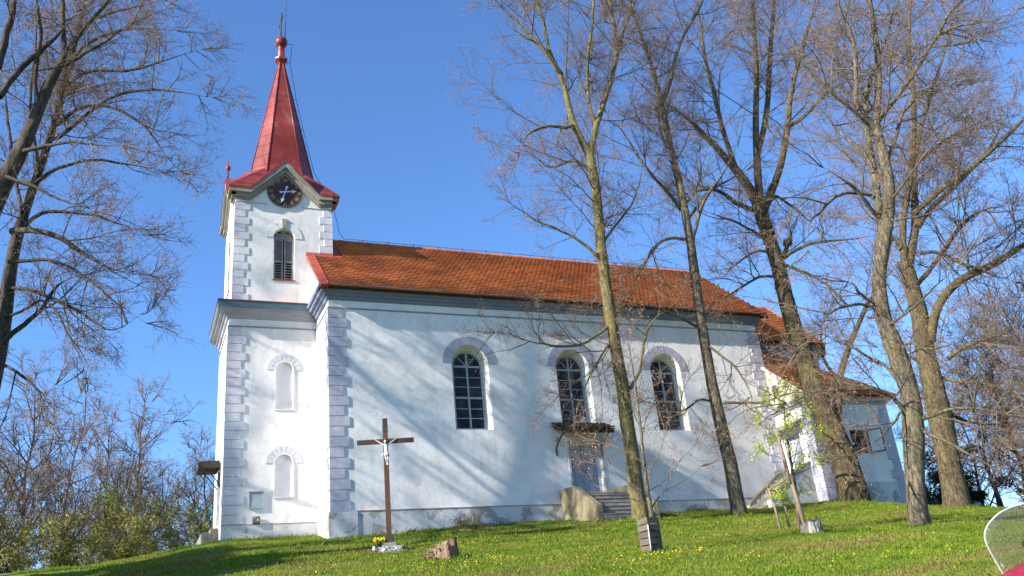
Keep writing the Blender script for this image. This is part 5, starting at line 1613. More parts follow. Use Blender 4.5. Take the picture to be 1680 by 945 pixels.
for y0, y1 in ((-.155, .0), (-1.42, -1.225)):
    y1 = y1 - .003
    mb = MB()
    pr = [(L - .003, -1.6), (L - .003, .98), (L - .62, .72), (L - 2.02, -.24), (L - 2.02, -1.7)]
    mb.prism([(x, y0, z) for x, z in pr], [(x, y1, z) for x, z in pr], 0)
    cp = [(L - .003, 1.00), (L - .003, 1.075), (L - .62, .815), (L - 2.12, -.20), (L - 2.12, -.29), (L - .62, .725)]
    mb.prism([(x, y0 - .035, z) for x, z in cp], [(x, y1 + (.035 if y1 < -1 else 0), z) for x, z in cp], 1)
    part(mb, 'stair_wall', ['plinth', 'coping'])
for y0, y1 in ((-1.44, -1.21), (-.16, -.004)):
    mb = MB()
    mb.box(L - 2.16, L - 2.025, y0, y1, -1.7, -.28)
    part(mb, 'stair_post', 'plaster')

# ------------------------------------------------------------------ trees


def resample(P, rad, n):
    P = np.asarray(P, float); rad = np.asarray(rad, float)
    s = np.concatenate([[0], np.cumsum(np.linalg.norm(np.diff(P, axis=0), axis=1))])
    t = np.linspace(0, s[-1], n)
    Q = np.stack([np.interp(t, s, P[:, i]) for i in range(3)], 1)
    r = np.interp(t, s, rad)
    if n > 8:
        for _ in range(2):
            Q[1:-1] = .25 * Q[:-2] + .5 * Q[1:-1] + .25 * Q[2:]
    return Q, r, s[-1]


def tubes(P, Rr, k):
    """P (N,n,3), Rr (N,n) -> verts, quads"""
    N, n, _ = P.shape
    T = np.empty_like(P)
    T[:, 1:-1] = P[:, 2:] - P[:, :-2]
    T[:, 0] = P[:, 1] - P[:, 0]
    T[:, -1] = P[:, -1] - P[:, -2]
    T /= np.linalg.norm(T, axis=2, keepdims=True) + 1e-9
    mean = T.mean(1)
    ref = np.where((np.abs(mean[:, 2]) > .75)[:, None], np.array([1., .15, 0]), np.array([0.05, 0, 1.]))
    U = np.cross(T, ref[:, None, :])
    U /= np.linalg.norm(U, axis=2, keepdims=True) + 1e-9
    W = np.cross(T, U)
    a = 2 * np.pi * np.arange(k) / k
    V = P[:, :, None, :] + Rr[:, :, None, None] * (np.cos(a)[None, None, :, None] * U[:, :, None, :] + np.sin(a)[None, None, :, None] * W[:, :, None, :])
    idx = np.arange(N * n * k).reshape(N, n, k)
    A = idx[:, :-1]; B = idx[:, 1:]
    F = np.stack([A, np.roll(A, -1, 2), np.roll(B, -1, 2), B], -1).reshape(-1, 4)
    return V.reshape(-1, 3), F


def children(P, Rr, Ls, spacing, t0, rng, ang=(35, 65), up=.25, rmax=None):
    """random side-shoot starts along the paths: positions, directions, parent radii, t"""
    N, n, _ = P.shape
    cnt = rng.poisson(np.maximum(Ls * (1 - t0) / spacing, 0))
    i = np.repeat(np.arange(N), cnt)
    t = t0 + (1 - t0) * rng.random(len(i)) ** .9
    f = t * (n - 1)
    k = np.minimum(f.astype(int), n - 2)
    w = (f - k)[:, None]
    pos = P[i, k] * (1 - w) + P[i, k + 1] * w
    tan = P[i, k + 1] - P[i, k]
    tan /= np.linalg.norm(tan, axis=1, keepdims=True) + 1e-9
    rad = Rr[i, k] * (1 - w[:, 0]) + Rr[i, k + 1] * w[:, 0]
    rv = rng.normal(size=(len(i), 3))
    rv[:, 2] += up
    perp = rv - tan * (rv * tan).sum(1, keepdims=True)
    perp /= np.linalg.norm(perp, axis=1, keepdims=True) + 1e-9
    a = np.radians(rng.uniform(ang[0], ang[1], len(i)))[:, None]
    d = tan * np.cos(a) + perp * np.sin(a)
    if rmax is not None:
        keep = rad < rmax
        return pos[keep], d[keep], rad[keep], t[keep], i[keep]
    return pos, d, rad, t, i


def grow(pos, d, length, n, wig, up, rng, curl=0.0):
    N = len(pos)
    P = np.empty((N, n, 3))
    P[:, 0] = pos
    d = d.copy()
    st = (length / (n - 1))[:, None]
    bend = rng.normal(size=(N, 3)) * curl
    for j in range(1, n):
        d = d + rng.normal(size=(N, 3)) * wig + bend
        d[:, 2] += up if np.isscalar(up) else up[j - 1]
        d /= np.linalg.norm(d, axis=1, keepdims=True) + 1e-9
        P[:, j] = P[:, j - 1] + d * st
    return P


def taper(r0, n, end=.35):
    return r0[:, None] * np.linspace(1, end, n)[None, :]


def end_taper(n):
    return np.clip((1 - np.linspace(0, 1, n)) / .35, .10, 1)


def make_crown(mains, seed, dens=1.0, zmin=None, bud=.9, sprout=1.0, rt=1.0, fine=True, ls=1.0):
    """twigs growing from the traced limbs; returns verts, faces, material index"""
    rng = np.random.default_rng(seed)
    n = 20
    Q = [resample([p[:3] for p in m], [max(p[3], .008) for p in m], n) for m in mains]
    P = np.stack([q[0] for q in Q]); Rr = np.stack([q[1] for q in Q]); Ls = np.array([q[2] for q in Q])
    Rr = Rr * end_taper(n)[None]
    VV, FF, MI = [], [], []
    off = 0

    def add(p, r, k, mi=0):
        nonlocal off
        v, f = tubes(p, r, k)
        VV.append(v); FF.append(f + off); MI.append(np.full(len(f), mi))
        off += len(v)
    # second order: long arching side branches
    pos, d, rad, t, i = children(P, Rr, Ls, .42 / dens, .12, rng, (35, 78), .25, rmax=.135)
    if zmin is not None:
        kp = pos[:, 2] > zmin
        pos, d, rad = pos[kp], d[kp], rad[kp]
    # the limbs' own tips carry on as two or three shoots
    tp = np.repeat(P[:, -1], 3, 0); td = np.repeat(P[:, -1] - P[:, -3], 3, 0)
    td /= np.linalg.norm(td, axis=1, keepdims=True) + 1e-9
    td = td + rng.normal(size=td.shape) * .28
    td /= np.linalg.norm(td, axis=1, keepdims=True)
    pos = np.concatenate([pos, tp]); d = np.concatenate([d, td]); rad = np.concatenate([rad, np.full(len(tp), .022)])
    ln = np.clip(rad * 34 + 1.0, 1.1, 3.6) * rng.uniform(.45, 1.2, len(pos)) * ls
    B = grow(pos, d, ln, 10, .10, [.07, .07, .05, .03, 0, -.03, -.06, -.07, -.05], rng, .035)
    rb = np.clip(.010 + ln * .0055, .007, .030) * rng.uniform(.8, 1.15, len(pos)) * rt
    BR = taper(rb, 10, .22)
    add(B, BR, 4, 3)
    pos, d, rad, t, i = children(B, BR, ln, .20 / dens * (.5 + .5 * ls), .10, rng, (30, 68), .15)
    ln2 = rng.uniform(.35, 1.0, len(pos)) * np.clip(ln[i] * .62 * (1.15 - .6 * t), .35 * ls, 1.7)
    C = grow(pos, d, ln2, 7, .13, [.04, .02, 0, -.02, -.04, -.04], rng, .06)
    CR = taper(np.clip(rad * .62, .0040, .0115) * rt, 7, .40)
    add(C, CR, 3, 3)
    tips = [C]
    if fine:
        pos, d, rad, t, i = children(C, CR, ln2, .078 / dens * (.4 + .6 * ls), .12, rng, (28, 62), .1)
        ln3 = rng.uniform(.10, .50, len(pos)) * (ls + 1) / 2
        D = grow(pos, d, ln3, 5, .14, 0, rng, .10)
        DR = taper(np.full(len(pos), .0038) * rt, 5, .6)
        add(D, DR, 3)
        tips.append(D)
    # water sprouts on the lower stem
    if sprout > 0:
        P0, R0 = P[:1], Rr[:1]
        pos, d, rad, t, i = children(P0, R0, Ls[:1], .016 / sprout, .12, rng, (45, 100), .3)
        ln4 = rng.uniform(.12, .55, len(pos)) * rng.choice([.5, 1, 1, 1.5], len(pos))
        # they come in clumps
        cl = np.sin(t * 31 + seed) + np.sin(t * 17 + 2 * seed)
        kp = cl > rng.uniform(-1.2, 1.0, len(t))
        pos, d, rad, ln4 = pos[kp], d[kp], rad[kp], ln4[kp]
        S = grow(pos + d * (rad * .75)[:, None], d, ln4, 5, .2, .05, rng, .1)
        add(S, taper(np.full(len(S), .0055), 5, .5), 3)
        pos, d, rad, t, i = children(S, taper(np.full(len(S), .005), 5, .5), ln4, .06, .2, rng, (30, 80), .1)
        S2 = grow(pos, d, rng.uniform(.06, .22, len(pos)), 3, .2, 0, rng)
        add(S2, taper(np.full(len(S2), .004), 3, .7), 3)
        tips += [S2, S2]
    # buds: small crossed flakes near the shoot ends
    if bud > 0:
        pts = []
        for X in tips:
            m = X.shape[1]
            for q in (m - 1, m - 2):
                kp = rng.random(len(X)) < bud * (1 if q == m - 1 else .6)
                pts.append(X[kp, q] + rng.normal(size=(kp.sum(), 3)) * .012)
        pts = np.concatenate(pts)
        N = len(pts)
        a = rng.normal(size=(N, 3)); a /= np.linalg.norm(a, axis=1, keepdims=True)
        b = np.cross(a, rng.normal(size=(N, 3))); b /= np.linalg.norm(b, axis=1, keepdims=True)
        s = rng.uniform(.010, .022, N)[:, None]
        v = np.stack([pts - a * s, pts + b * s * .7, pts + a * s, pts - b * s * .7], 1).reshape(-1, 3)
        f = np.arange(N * 4).reshape(N, 4)
        VV.append(v); FF.append(f + off); MI.append(np.where(rng.random(N) < .55, 1, 2))
        off += len(v)
    return np.concatenate(VV), np.concatenate(FF), np.concatenate(MI)


def limb_mesh(mains, seed, rough=.06, sides=12):
    """trunk and limbs as one mesh, with an uneven foot"""
    rng = np.random.default_rng(seed)
    VV, FF = [], []
    off = 0
    for mi, m in enumerate(mains):
        big = max(p[3] for p in m) > .06
        n = 34 if mi == 0 else 18
        k = sides if big else 7
        Pq, r, ln = resample([p[:3] for p in m], [max(p[3], .006) for p in m], n)
        if mi:
            r = np.maximum(r * end_taper(n), .004); r[0] *= 1.18
        else:
            Pq[0, 2] -= .25
        wob = np.cumsum(rng.normal(size=(n, 3)), 0)
        wob -= np.linspace(0, 1, n)[:, None] * wob[-1]
        Pq = Pq + wob * (.006 if mi == 0 else .012) * min(1, ln / 3)
        v, f = tubes(Pq[None], r[None], k)
        v = v.reshape(n, k, 3)
        ang = 2 * np.pi * np.arange(k) / k
        ph = rng.uniform(0, 6, 4)
        s = np.linspace(0, 1, n)[:, None]
        dev = rough * (.5 * np.sin(3 * ang[None] + ph[0] + 5 * s) + .35 * np.sin(5 * ang[None] + ph[1] - 9 * s) + .5 * rng.normal(size=(n, k)) * .5)
        if mi == 0:
            foot = .7 * np.exp(-s / .045)
            dev = dev + foot * (.22 * np.sin(5 * ang[None] + ph[2]) + .12 * np.sin(3 * ang[None] + ph[3]))
        v = Pq[:, None, :] + (v - Pq[:, None, :]) * (1 + dev[:, :, None])
        VV.append(v.reshape(-1, 3)); FF.append(f + off)
        off += n * k
    return np.concatenate(VV), np.concatenate(FF)


def plant_tree(name, mains, seed, label, group=None, bark='bark_moss', base=None, **kw):
    b = base if base is not None else mains[0][0][:3]
    t = empty(name, (b[0], b[1], gz(b[0], b[1])), label, 'tree', group)
    v, f = limb_mesh(mains, seed)
    o = Vector(t.location)
    me = np_mesh('trunk', v - np.array(o), f, [bark], smooth=True)
    tr = bpy.data.objects.new('trunk', me); COL.objects.link(tr); tr.parent = t
    v, f, mi = make_crown(mains, seed + 50, **kw)
    me = np_mesh('crown', v - np.array(o), f, ['twig', 'bud', 'bud_pink', 'branch'], mi)
    cr = bpy.data.objects.new('crown', me); COL.objects.link(cr); cr.parent = t
    return t


LAB = {
    'T1': ('slim bare linden standing right of the tiled door canopy, stem forked high above the roof', 'bark_moss', dict(sprout=.6, zmin=1.2, dens=1.05)),
    'T2': ('slim bare linden with dark bare stem before the wall, between the third window and sacristy', 'bark_grey', dict(sprout=.2, zmin=2.2, dens=1.0)),
    'T3': ('massive leaning linden with broad flared foot in front of the sacristy corner', 'bark_brown', dict(sprout=.4, zmin=5.0, dens=1.0)),
    'T4': ('stout straight grey linden on the open grass, nearer than the sacristy, with knobbly burr', 'bark_grey', dict(sprout=.35, zmin=-.5, dens=1.0)),
    'T5': ('thick mossy linden on a grass hump with several stems, last of the big ones', 'bark_brown', dict(sprout=.7, zmin=.5, dens=1.0)),
    'L1': ('tall bare linden whose arching boughs hang against the sky beside the tower', 'bark_dark', dict(sprout=.1, zmin=0.5, dens=1.1, ls=.72)),
    'L2': ('bare linden with a thick slanting bough crossing the upper corner of the sky', 'bark_dark', dict(sprout=.1, zmin=4, dens=1.1, ls=.75)),
}
for i, (k, st) in enumerate(STEMS.items()):
    lb, bk, kw = LAB[k]
    plant_tree('linden_tree', st, 11 + i * 7, lb, 'old lindens around the church', bk, **kw)


def random_mains(rng, h, spread, n=14, r0=.16, fork=.35, lean=(0, 0), upness=.55):
    """a free-grown stem with limbs, base at the origin"""
    top = np.array([lean[0] * h + rng.normal() * .04 * h, lean[1] * h + rng.normal() * .04 * h, h])
    s = np.linspace(0, 1, 9)
    stem = np.stack([top[0] * s ** 1.3 + rng.normal(size=9) * .012 * h, top[1] * s ** 1.3 + rng.normal(size=9) * .012 * h, h * s], 1)
    stem[0, :2] = 0
    rad = r0 * (1 - .93 * s ** .8)
    rad[0] *= 1.5
    mains = [[(*stem[j], rad[j]) for j in range(9)]]
    for q in range(n):
        t = fork + (0.92 - fork) * (q + rng.random() * .8) / n
        j = t * 8
        a = int(j); w = j - a
        p = stem[a] * (1 - w) + stem[min(a + 1, 8)] * w
        r = np.interp(t, s, rad) * rng.uniform(.45, .75)
        az = q * 2.4 + rng.random()
        ln = spread * (1.15 - .75 * t) * rng.uniform(.7, 1.2)
        d = np.array([math.cos(az), math.sin(az), upness + rng.random() * .5])
        d /= np.linalg.norm(d)
        pts = [p]
        for g in range(6):
            d = d + rng.normal(size=3) * .12 + np.array([0, 0, .07])
            d /= np.linalg.norm(d)
            pts.append(pts[-1] + d * ln / 6)
        mains.append([(*pts[g], r * (1 - .8 * g / 6)) for g in range(7)])
    return mains


def copy_thing(src, loc, rotz, s, label, group=None):
    r = src.copy(); COL.objects.link(r)
    r.location = loc; r.rotation_euler = (0, 0, rotz); r.scale = (s[0], s[1], s[2])
    r['label'] = label
    if group:
        r['group'] = group
    for ch in list(src.children):
        c = ch.copy(); COL.objects.link(c); c.parent = r
    return r


def free_tree(name, seed, h, spread, loc, label, group, n=14, r0=.16, bark='bark_dark', twig='twig_far', fork=.25, upness=.55, lean=(0, 0), **kw):
    rng = np.random.default_rng(seed)
    mains = random_mains(rng, h, spread, n, r0, fork, lean, upness)
    t = empty(name, (loc[0], loc[1], loc[2] if len(loc) > 2 else gz(*loc)), label, 'tree', group)
    v, f = limb_mesh(mains, seed, .05, 8)
    tr = bpy.data.objects.new('trunk', np_mesh('trunk', v, f, [bark], smooth=True)); COL.objects.link(tr); tr.parent = t
    v, f, mi = make_crown(mains, seed, **kw)
    cr = bpy.data.objects.new('crown', np_mesh('crown', v, f, [twig, 'bud', 'bud_pink', 'branch_far'], mi)); COL.objects.link(cr); cr.parent = t
    return t


def leaf_cloud(rng, centers, radii, count, size, flat=1.0):
    """small leaf-shaped faces through several uneven lumps"""
    c = rng.integers(0, len(centers), count)
    d = rng.normal(size=(count, 3)); d /= np.linalg.norm(d, axis=1, keepdims=True)
    rr = rng.random(count) ** .45
    pts = np.asarray(centers)[c] + d * rr[:, None] * np.asarray(radii)[c]
    a = rng.normal(size=(count, 3)); a /= np.linalg.norm(a, axis=1, keepdims=True)
    b = np.cross(a, rng.normal(size=(count, 3))); b /= np.linalg.norm(b, axis=1, keepdims=True)
    s = (size * rng.uniform(.6, 1.3, count))[:, None]
    v = np.stack([pts - a * s, pts + b * s * .55, pts + a * s, pts - b * s * .55], 1).reshape(-1, 3)
    return v, np.arange(count * 4).reshape(count, 4)


def shrub(name, seed, h, w, loc, label, group, leaf, count=5000, size=.07, cat='shrub', trunked=False):
    rng = np.random.default_rng(seed)
    t = empty(name, (loc[0], loc[1], gz(loc[0], loc[1]) if len(loc) < 3 else loc[2]), label, cat, group)
    mains = []
    for q in range(9):
        az = rng.random() * 6.28
        e = np.array([math.cos(az) * w * rng.uniform(.1, .42), math.sin(az) * w * rng.uniform(.1, .42), h * rng.uniform(.6, 1.0)])
        mains.append([(*(e * s * np.array([s ** .5, s ** .5, 1]) + rng.normal(size=3) * .03 * h * (s > 0)), .035 * h ** .5 * .4 * (1.15 - s)) for s in np.linspace(0, 1, 7)])
    v, f, mi = make_crown(mains, seed, dens=.6, sprout=0, bud=0, fine=False)
    v2, f2 = limb_mesh(mains, seed, .04, 6)
    V = np.concatenate([v2, v]); F = np.concatenate([f2, f + len(v2)])
    st = bpy.data.objects.new('stem', np_mesh('stem', V, F, ['bark_dark'])); COL.objects.link(st); st.parent = t
    m = 16
    cs = np.stack([rng.normal(size=m) * w * .22, rng.normal(size=m) * w * .22, h * rng.uniform(.12, .88, m)], 1)
    rs = np.stack([w * rng.uniform(.10, .26, m)] * 2 + [h * rng.uniform(.07, .17, m)], 1)
    v, f = leaf_cloud(rng, cs, rs, count, size)
    fo = bpy.data.objects.new('foliage', np_mesh('foliage', v, f, [leaf])); COL.objects.link(fo); fo.parent = t
    return t

# ------------------------------------------------------------------ trees beyond the church and hill
wood = 'bare trees of the wood below the hill'
fA = free_tree('bare_tree', 301, 13.0, 4.6, (-5.5, 23.4), 'round-crowned bare reddish tree, the fullest one left of the tower', wood, n=22, r0=.20, rt=1.5, dens=.85, bud=.6, sprout=0, fine=True)
fB = free_tree('bare_tree', 302, 11.6, 3.2, (-10.1, 16.4), 'thin bare tree with upright forked limbs at the western edge of the wood', wood, n=15, r0=.15, rt=1.4, dens=.8, bud=.4, sprout=0, upness=.9)
fC = free_tree('bare_tree', 303, 12.4, 3.0, (-8.8, 20.2), 'slender leaning bare tree next to the round-crowned one', wood, n=13, r0=.15, rt=1.4, dens=.8, bud=.4, sprout=0, upness=1.0, lean=(.10, 0))
for src, (x, y), h, s, rz, lb in (
        (fB, (-7.7, 26.5), 13.6 / 13, 1.1, 1.1, 'tall thin bare tree standing behind the leaning one'),
        (fC, (-3.4, 30.6), 12.4 / 14.1, 1.2, 2.2, 'bare tree rising over the right shoulder of the round-crowned tree'),
        (fA, (-1.9, 20.7), 10.4 / 14.3, .75, 4.0, 'low bare tree right against the white tower wall, above the porch roof'),
        (fB, (-11.4, 15.0), 10.0 / 13, 1.0, 3.3, 'bare tree at the very edge of the picture, beneath the hanging boughs'),
        (fC, (-6.7, 37.4), 14.5 / 14.1, 1.4, .5, 'farthest pale bare tree showing through the wood'),
        (fA, (-12.9, 24.0), 11.5 / 14.3, 1.0, 1.9, 'broad bare tree half hidden by the hanging linden boughs')):
    copy_thing(src, (x, y, gz(x, y)), rz, (s, s, h), lb)
und = 'leafing bushes at the edge of the wood'
sA = shrub('shrub', 401, 4.4, 3.0, (-6.3, 10.4), 'large olive bush in fresh leaf under the round-crowned bare tree', und, 'leaf_olive', 3400, .06)
sB = shrub('shrub', 402, 3.0, 2.6, (-7.6, 7.6), 'yellowish low bush near the gravel path', und, 'leaf_yellowish', 3200, .055)
for src, (x, y), s, rz, lb in (
        (sA, (-4.9, 11.0), (.9, .9, .95), 2.0, 'olive bush between the large one and the tower porch'),
        (sA, (-2.9, 15.4), (1.25, 1.25, 1.2), 4.1, 'tall green bush directly behind the tower porch roof'),
        (sB, (-5.6, 7.4), (.9, .9, .95), 1.2, 'low yellowish bush on the grass crest, closest to the tower steps'),
        (sB, (-9.3, 6.6), (1.1, 1.1, .9), 3.0, 'sprawling yellow-green bush at the far west edge'),
        (sA, (-8.4, 13.0), (.9, .9, 1.0), 5.2, 'olive bush among the thin stems west of the large one')):
    copy_thing(src, (x, y, gz(x, y) - .1), rz, s, lb)
sC = shrub('shrub', 404, 3.4, 2.6, (30.4, 3.2), 'dark evergreen bush beyond the hump right of the thick mossy linden', None, 'leaf_dark', 9000, .06)
sD = shrub('shrub', 405, 2.4, 2.6, (33.3, 5.7), 'olive bush showing between the two stoutest linden trunks', und, 'leaf_olive', 4000, .06)
copy_thing(sD, (29.6, -1.9, gz(29.6, -1.9) - .2), 4.0, (1.1, 1.1, .75), 'low olive bush at the lawn edge under the reddish bare trees')
copy_thing(sD, (27.6, 3.2, gz(27.6, 3.2) - .2), 5.0, (.8, .8, .7), 'low olive bush beside the foot of the thick mossy linden')
copy_thing(sD, (31.3, .2, gz(31.3, .2) - .2), 2.0, (1.0, 1.0, .8), 'olive bush behind the windscreen at the end of the lawn')
east = 'bare trees beyond the lindens'
fD = free_tree('bare_tree', 311, 8.6, 2.7, (29.7, -.6), 'small bare tree with dense reddish twigs past the thick mossy linden', east, n=16, r0=.11, rt=1.1, dens=.9, bud=.9, sprout=.3, fork=.12)
for (x, y), s, rz, lb in (((34.5, .8), (1.2, 1.2, 1.35), 1.0, 'taller bare tree behind the small reddish one'),
                          ((28.6, -3.3), (.9, .9, .85), 2.6, 'bushy bare tree nearest the edge of the lawn, over the windscreen'),
                          ((35.7, 6.6), (1.1, 1.1, 1.0), 3.9, 'bare tree glimpsed between the two stoutest linden trunks'),
                          ((33.0, -2.4), (1.2, 1.2, 1.15), 5.1, 'wide bare tree filling the right end of the view'),
                          ((27.5, 9.5), (1.2, 1.2, 1.2), .4, 'bare tree peeping out behind the sacristy roof'),
                          ((38.5, 3.0), (1.3, 1.3, 1.5), 1.6, 'farthest bare tree beyond the lawn'),
                          ((26.5, -5.2), (.75, .75, .6), 2.2, 'low bushy bare tree at the lawn edge behind the windscreen rim'),
                          ((31.5, 2.4), (1.1, 1.1, .9), 4.6, 'bare tree standing over the dark evergreen bush'),
                          ((28.2, 1.6), (.8, .8, .7), .9, 'slight bare tree just right of the thick mossy linden trunk'),
                          ((35.5, -4.5), (1.3, 1.3, 1.3), 3.1, 'spreading bare tree at the right edge above the windscreen'),
                          ((41.0, 8.0), (1.4, 1.4, 1.2), 5.6, 'hazy bare tree far beyond the dark evergreen bush')):
    copy_thing(fD, (x, y, gz(x, y) - .1), rz, s, lb)
# lindens west of the picture: only their shadows on the walls and lawn are seen
fW = free_tree('linden_tree', 321, 22.0, 5.0, (-13.0, -4.4), 'old linden beyond the west edge, casting streaks on the nave wall', None, n=15, r0=.24, bark='bark_dark', twig='twig', rt=1.3, dens=.42, bud=.2, sprout=0, fine=True, fork=.25)
copy_thing(fW, (-17.5, -5.6, gz(-17.5, -5.6)), 2.1, (1, 1, 1.05), 'second old linden beyond the west edge, between two others')
copy_thing(fW, (-16.2, -.5, gz(-16.2, -.5)), 4.0, (.95, .95, 1.0), 'third linden beyond the west edge, the one level with the tower')
# unseen hedge added west of the view to cast the lawn-corner shadow
t = empty('shadow_hedge', (-14.2, -6.8, gz(-14.2, -6.8)), 'tall dark evergreen hedge beyond the west edge that shades the lawn corner', 'hedge')
rng = np.random.default_rng(77)
cs = np.stack([rng.uniform(-.7, .7, 60), np.linspace(-2.6, 5.2, 60), rng.uniform(.4, 7.2, 60)], 1)
v, f = leaf_cloud(rng, cs, np.tile([.75, .9, .9], (60, 1)), 46000, .30)
o = bpy.data.objects.new('foliage', np_mesh('foliage', v, f, ['leaf_dark'])); COL.objects.link(o); o.parent = t
mb = MB()
for k in range(8):
    mb.tube([(0, -2.5 + k, -.3), (.05, -2.5 + k, 3.5), (0, -2.4 + k, 6.9)], [.12, .08, .03], 6)
o = mb.build('stem', 'bark_dark'); o.parent = t

# a nest of sticks in the fork of the massive linden
nx, ny, nz_, _ = STEMS['T3'][9][1]
t = empty('bird_nest', (nx + .02, ny, nz_ + .05), 'dark ball of sticks lodged in a fork of the massive leaning linden', 'nest')
rng = np.random.default_rng(31)
n = 420
d = rng.normal(size=(n, 3)); d /= np.linalg.norm(d, axis=1, keepdims=True)
p0 = d * rng.uniform(.03, .16, n)[:, None] * np.array([1, 1, .8])
a = np.cross(d, rng.normal(size=(n, 3))); a /= np.linalg.norm(a, axis=1, keepdims=True)
Pn = np.stack([p0 - a * .14, p0 + d * .015, p0 + a * .14 * rng.uniform(.5, 1.2, n)[:, None]], 1)
v, f = tubes(Pn, np.full((n, 3), .0055), 3)
o = bpy.data.objects.new('sticks', np_mesh('sticks', v, f, ['branch'])); COL.objects.link(o); o.parent = t

# ------------------------------------------------------------------ saplings
def sapling(key, name, seed, label, buds=1.0, dens=1.0, thin=1.0, **kw):
    st = [[(*q[:3], max(.003, q[3] * (thin if i else 1))) for q in m] for i, m in enumerate(SAPLINGS[key])]
    b = st[0][0]
    t = empty(name, (b[0], b[1], gz(b[0], b[1])), label, 'tree')
    o = Vector(t.location)
    v, f = limb_mesh(st, seed, .05, 8)
    tr = bpy.data.objects.new('trunk', np_mesh('trunk', v - np.array(o), f, ['bark_grey'], smooth=True)); COL.objects.link(tr); tr.parent = t
    v, f, mi = make_crown(st, seed, dens=dens, bud=buds, sprout=0, **kw)
    mats = ['twig', 'bud_pink', 'bud_pink', 'twig']
    cr = bpy.data.objects.new('crown', np_mesh('crown', v - np.array(o), f, mats, mi)); COL.objects.link(cr); cr.parent = t
    return t, v - np.array(o)


sapling('S1', 'young_tree', 61, 'slim young budding tree growing out of the board tree guard', buds=1.0, dens=.85, fine=True, rt=.6, thin=.5, ls=.5)
t, tw = sapling('S2', 'young_tree', 62, 'small young tree in bright green leaf tied between wooden stakes', buds=0, dens=1.0, fine=True, rt=.5, thin=.5, ls=.25)
rng = np.random.default_rng(5)
pick = tw[rng.integers(0, len(tw), 3400)] + rng.normal(size=(3400, 3)) * .05
a = rng.normal(size=(3400, 3)); a /= np.linalg.norm(a, axis=1, keepdims=True)
b = np.cross(a, rng.normal(size=(3400, 3))); b /= np.linalg.norm(b, axis=1, keepdims=True)
s = rng.uniform(.016, .036, 3400)[:, None]
v = np.stack([pick - a * s, pick + b * s * .6, pick + a * s, pick - b * s * .6], 1).reshape(-1, 3)
o = bpy.data.objects.new('foliage', np_mesh('foliage', v, np.arange(13600).reshape(-1, 4), ['leaf_bright'])); COL.objects.link(o); o.parent = t

# stakes around the leafy sapling
sx, sy = 8.55, -10.3
sb = gz(sx, sy)
t = empty('tree_stake_frame', (sx, sy, sb), 'three rough wooden stakes with a top rail holding the leafy young tree', 'tree stakes')
RT, FW = Vector((.91, -.415, 0)), Vector((.415, .91, 0))
stakes = []
for a0, b0, lean, h, r in ((-.24, .22, -.10, 1.02, .028), (.20, -.22, -.12, 1.22, .046), (.02, .42, -.05, 1.0, .03)):
    p = RT * a0 + FW * b0
    q = p + RT * lean + Vector((0, 0, h))
    mb = MB()
    mb.tube([p - Vector((0, 0, .3)), (p + q) / 2 + RT * .01, q], [r, r * 1.02, r * .93], 9)
    o = mb.build('stake', 'stake_wood'); o.parent = t
    stakes.append(q)
for a0, b0 in ((0, 1), (0, 2)):
    mb = MB()
    mb.tube([stakes[a0] - Vector((0, 0, .03)), stakes[b0] - Vector((0, 0, .05))], .024, 8)
    o = mb.build('rail', 'stake_wood'); o.parent = t
mb = MB()
mb.tube([stakes[1] - Vector((.02, 0, .2)), stakes[1] + RT * -.04 + Vector((0, 0, .45)), stakes[1] + RT * -.08 + Vector((0, 0, 1.05))], [.045, .042, .036], 9)
o = mb.build('support_pole', 'stake_wood'); o.parent = t

# board tree guard
bx, by = 3.6, -12.05
t = empty('tree_guard', (bx, by, gz(bx, by)), 'square tree guard of weathered grey boards round the budding young tree', 'tree guard', rotz=R(9))
random.seed(12)
t.scale = (.86, .86, 1.0)
for fz in range(4):
    for k in range(5):
        mb = MB()
        T_ = Matrix.Rotation(R(90) * fz, 4, 'Z')
        z = .015 + k * .128
        o_ = .165 + random.uniform(-.006, .006)
        T2 = T_ @ Matrix.Translation((0, -o_, z)) @ Matrix.Rotation(random.uniform(-.05, .05), 4, 'Y')
        mb.box(-.17, .155 + random.uniform(-.01, .02), -.012, .012, 0, .112, 0, T2, jit=.004)
        o = mb.build('board', 'board_wood_lit' if fz in (3, 2) and random.random() < .8 else 'board_dark', bevel=.004)  # sun-facing sides mostly get the lighter boards: light painted into the colour
        o.parent = t
for sx_, sy_ in ((-1, -1), (1, -1), (1, 1), (-1, 1)):
    mb = MB()
    mb.box(sx_ * .145 - .02, sx_ * .145 + .02, sy_ * .145 - .02, sy_ * .145 + .02, -.25, .62)
    o = mb.build('post', 'board_dark'); o.parent = t
mb = MB()
mb.tube([(-.185, -.185, .02), (-.188, -.192, .30), (-.18, -.188, .50)], [.012, .012, .01], 6)
o = mb.build('strap', 'white_enamel'); o.parent = t

# small twiggy shrub by the nave wall
rng = np.random.default_rng(9)
t = empty('small_shrub', (3.36, -2.6, gz(3.36, -2.6)), 'low scraggy reddish-green shrub growing on the lawn before the nave wall', 'shrub')
mains = []
for q in range(16):
    x = rng.uniform(-.5, .5); y = rng.uniform(-.2, .2)
    mains.append([(x + rng.normal() * .05 * s, y + rng.normal() * .05 * s, s * rng.uniform(.3, .55), .007 * (1.2 - s)) for s in np.linspace(0, 1, 5)])
v, f, mi = make_crown(mains, 3, dens=1.2, sprout=0, bud=0, fine=False, rt=.35)
keep = v[:, 2] < .75
v2, f2 = limb_mesh(mains, 4, .03, 5)
v[:, 2] = np.clip(v[:, 2] * .6, -.05, .5); v[:, :2] *= np.array([.72, .6])
st = bpy.data.objects.new('stem', np_mesh('stem', np.concatenate([v2, v]), np.concatenate([f2, f + len(v2)]), ['twig'])); COL.objects.link(st); st.parent = t
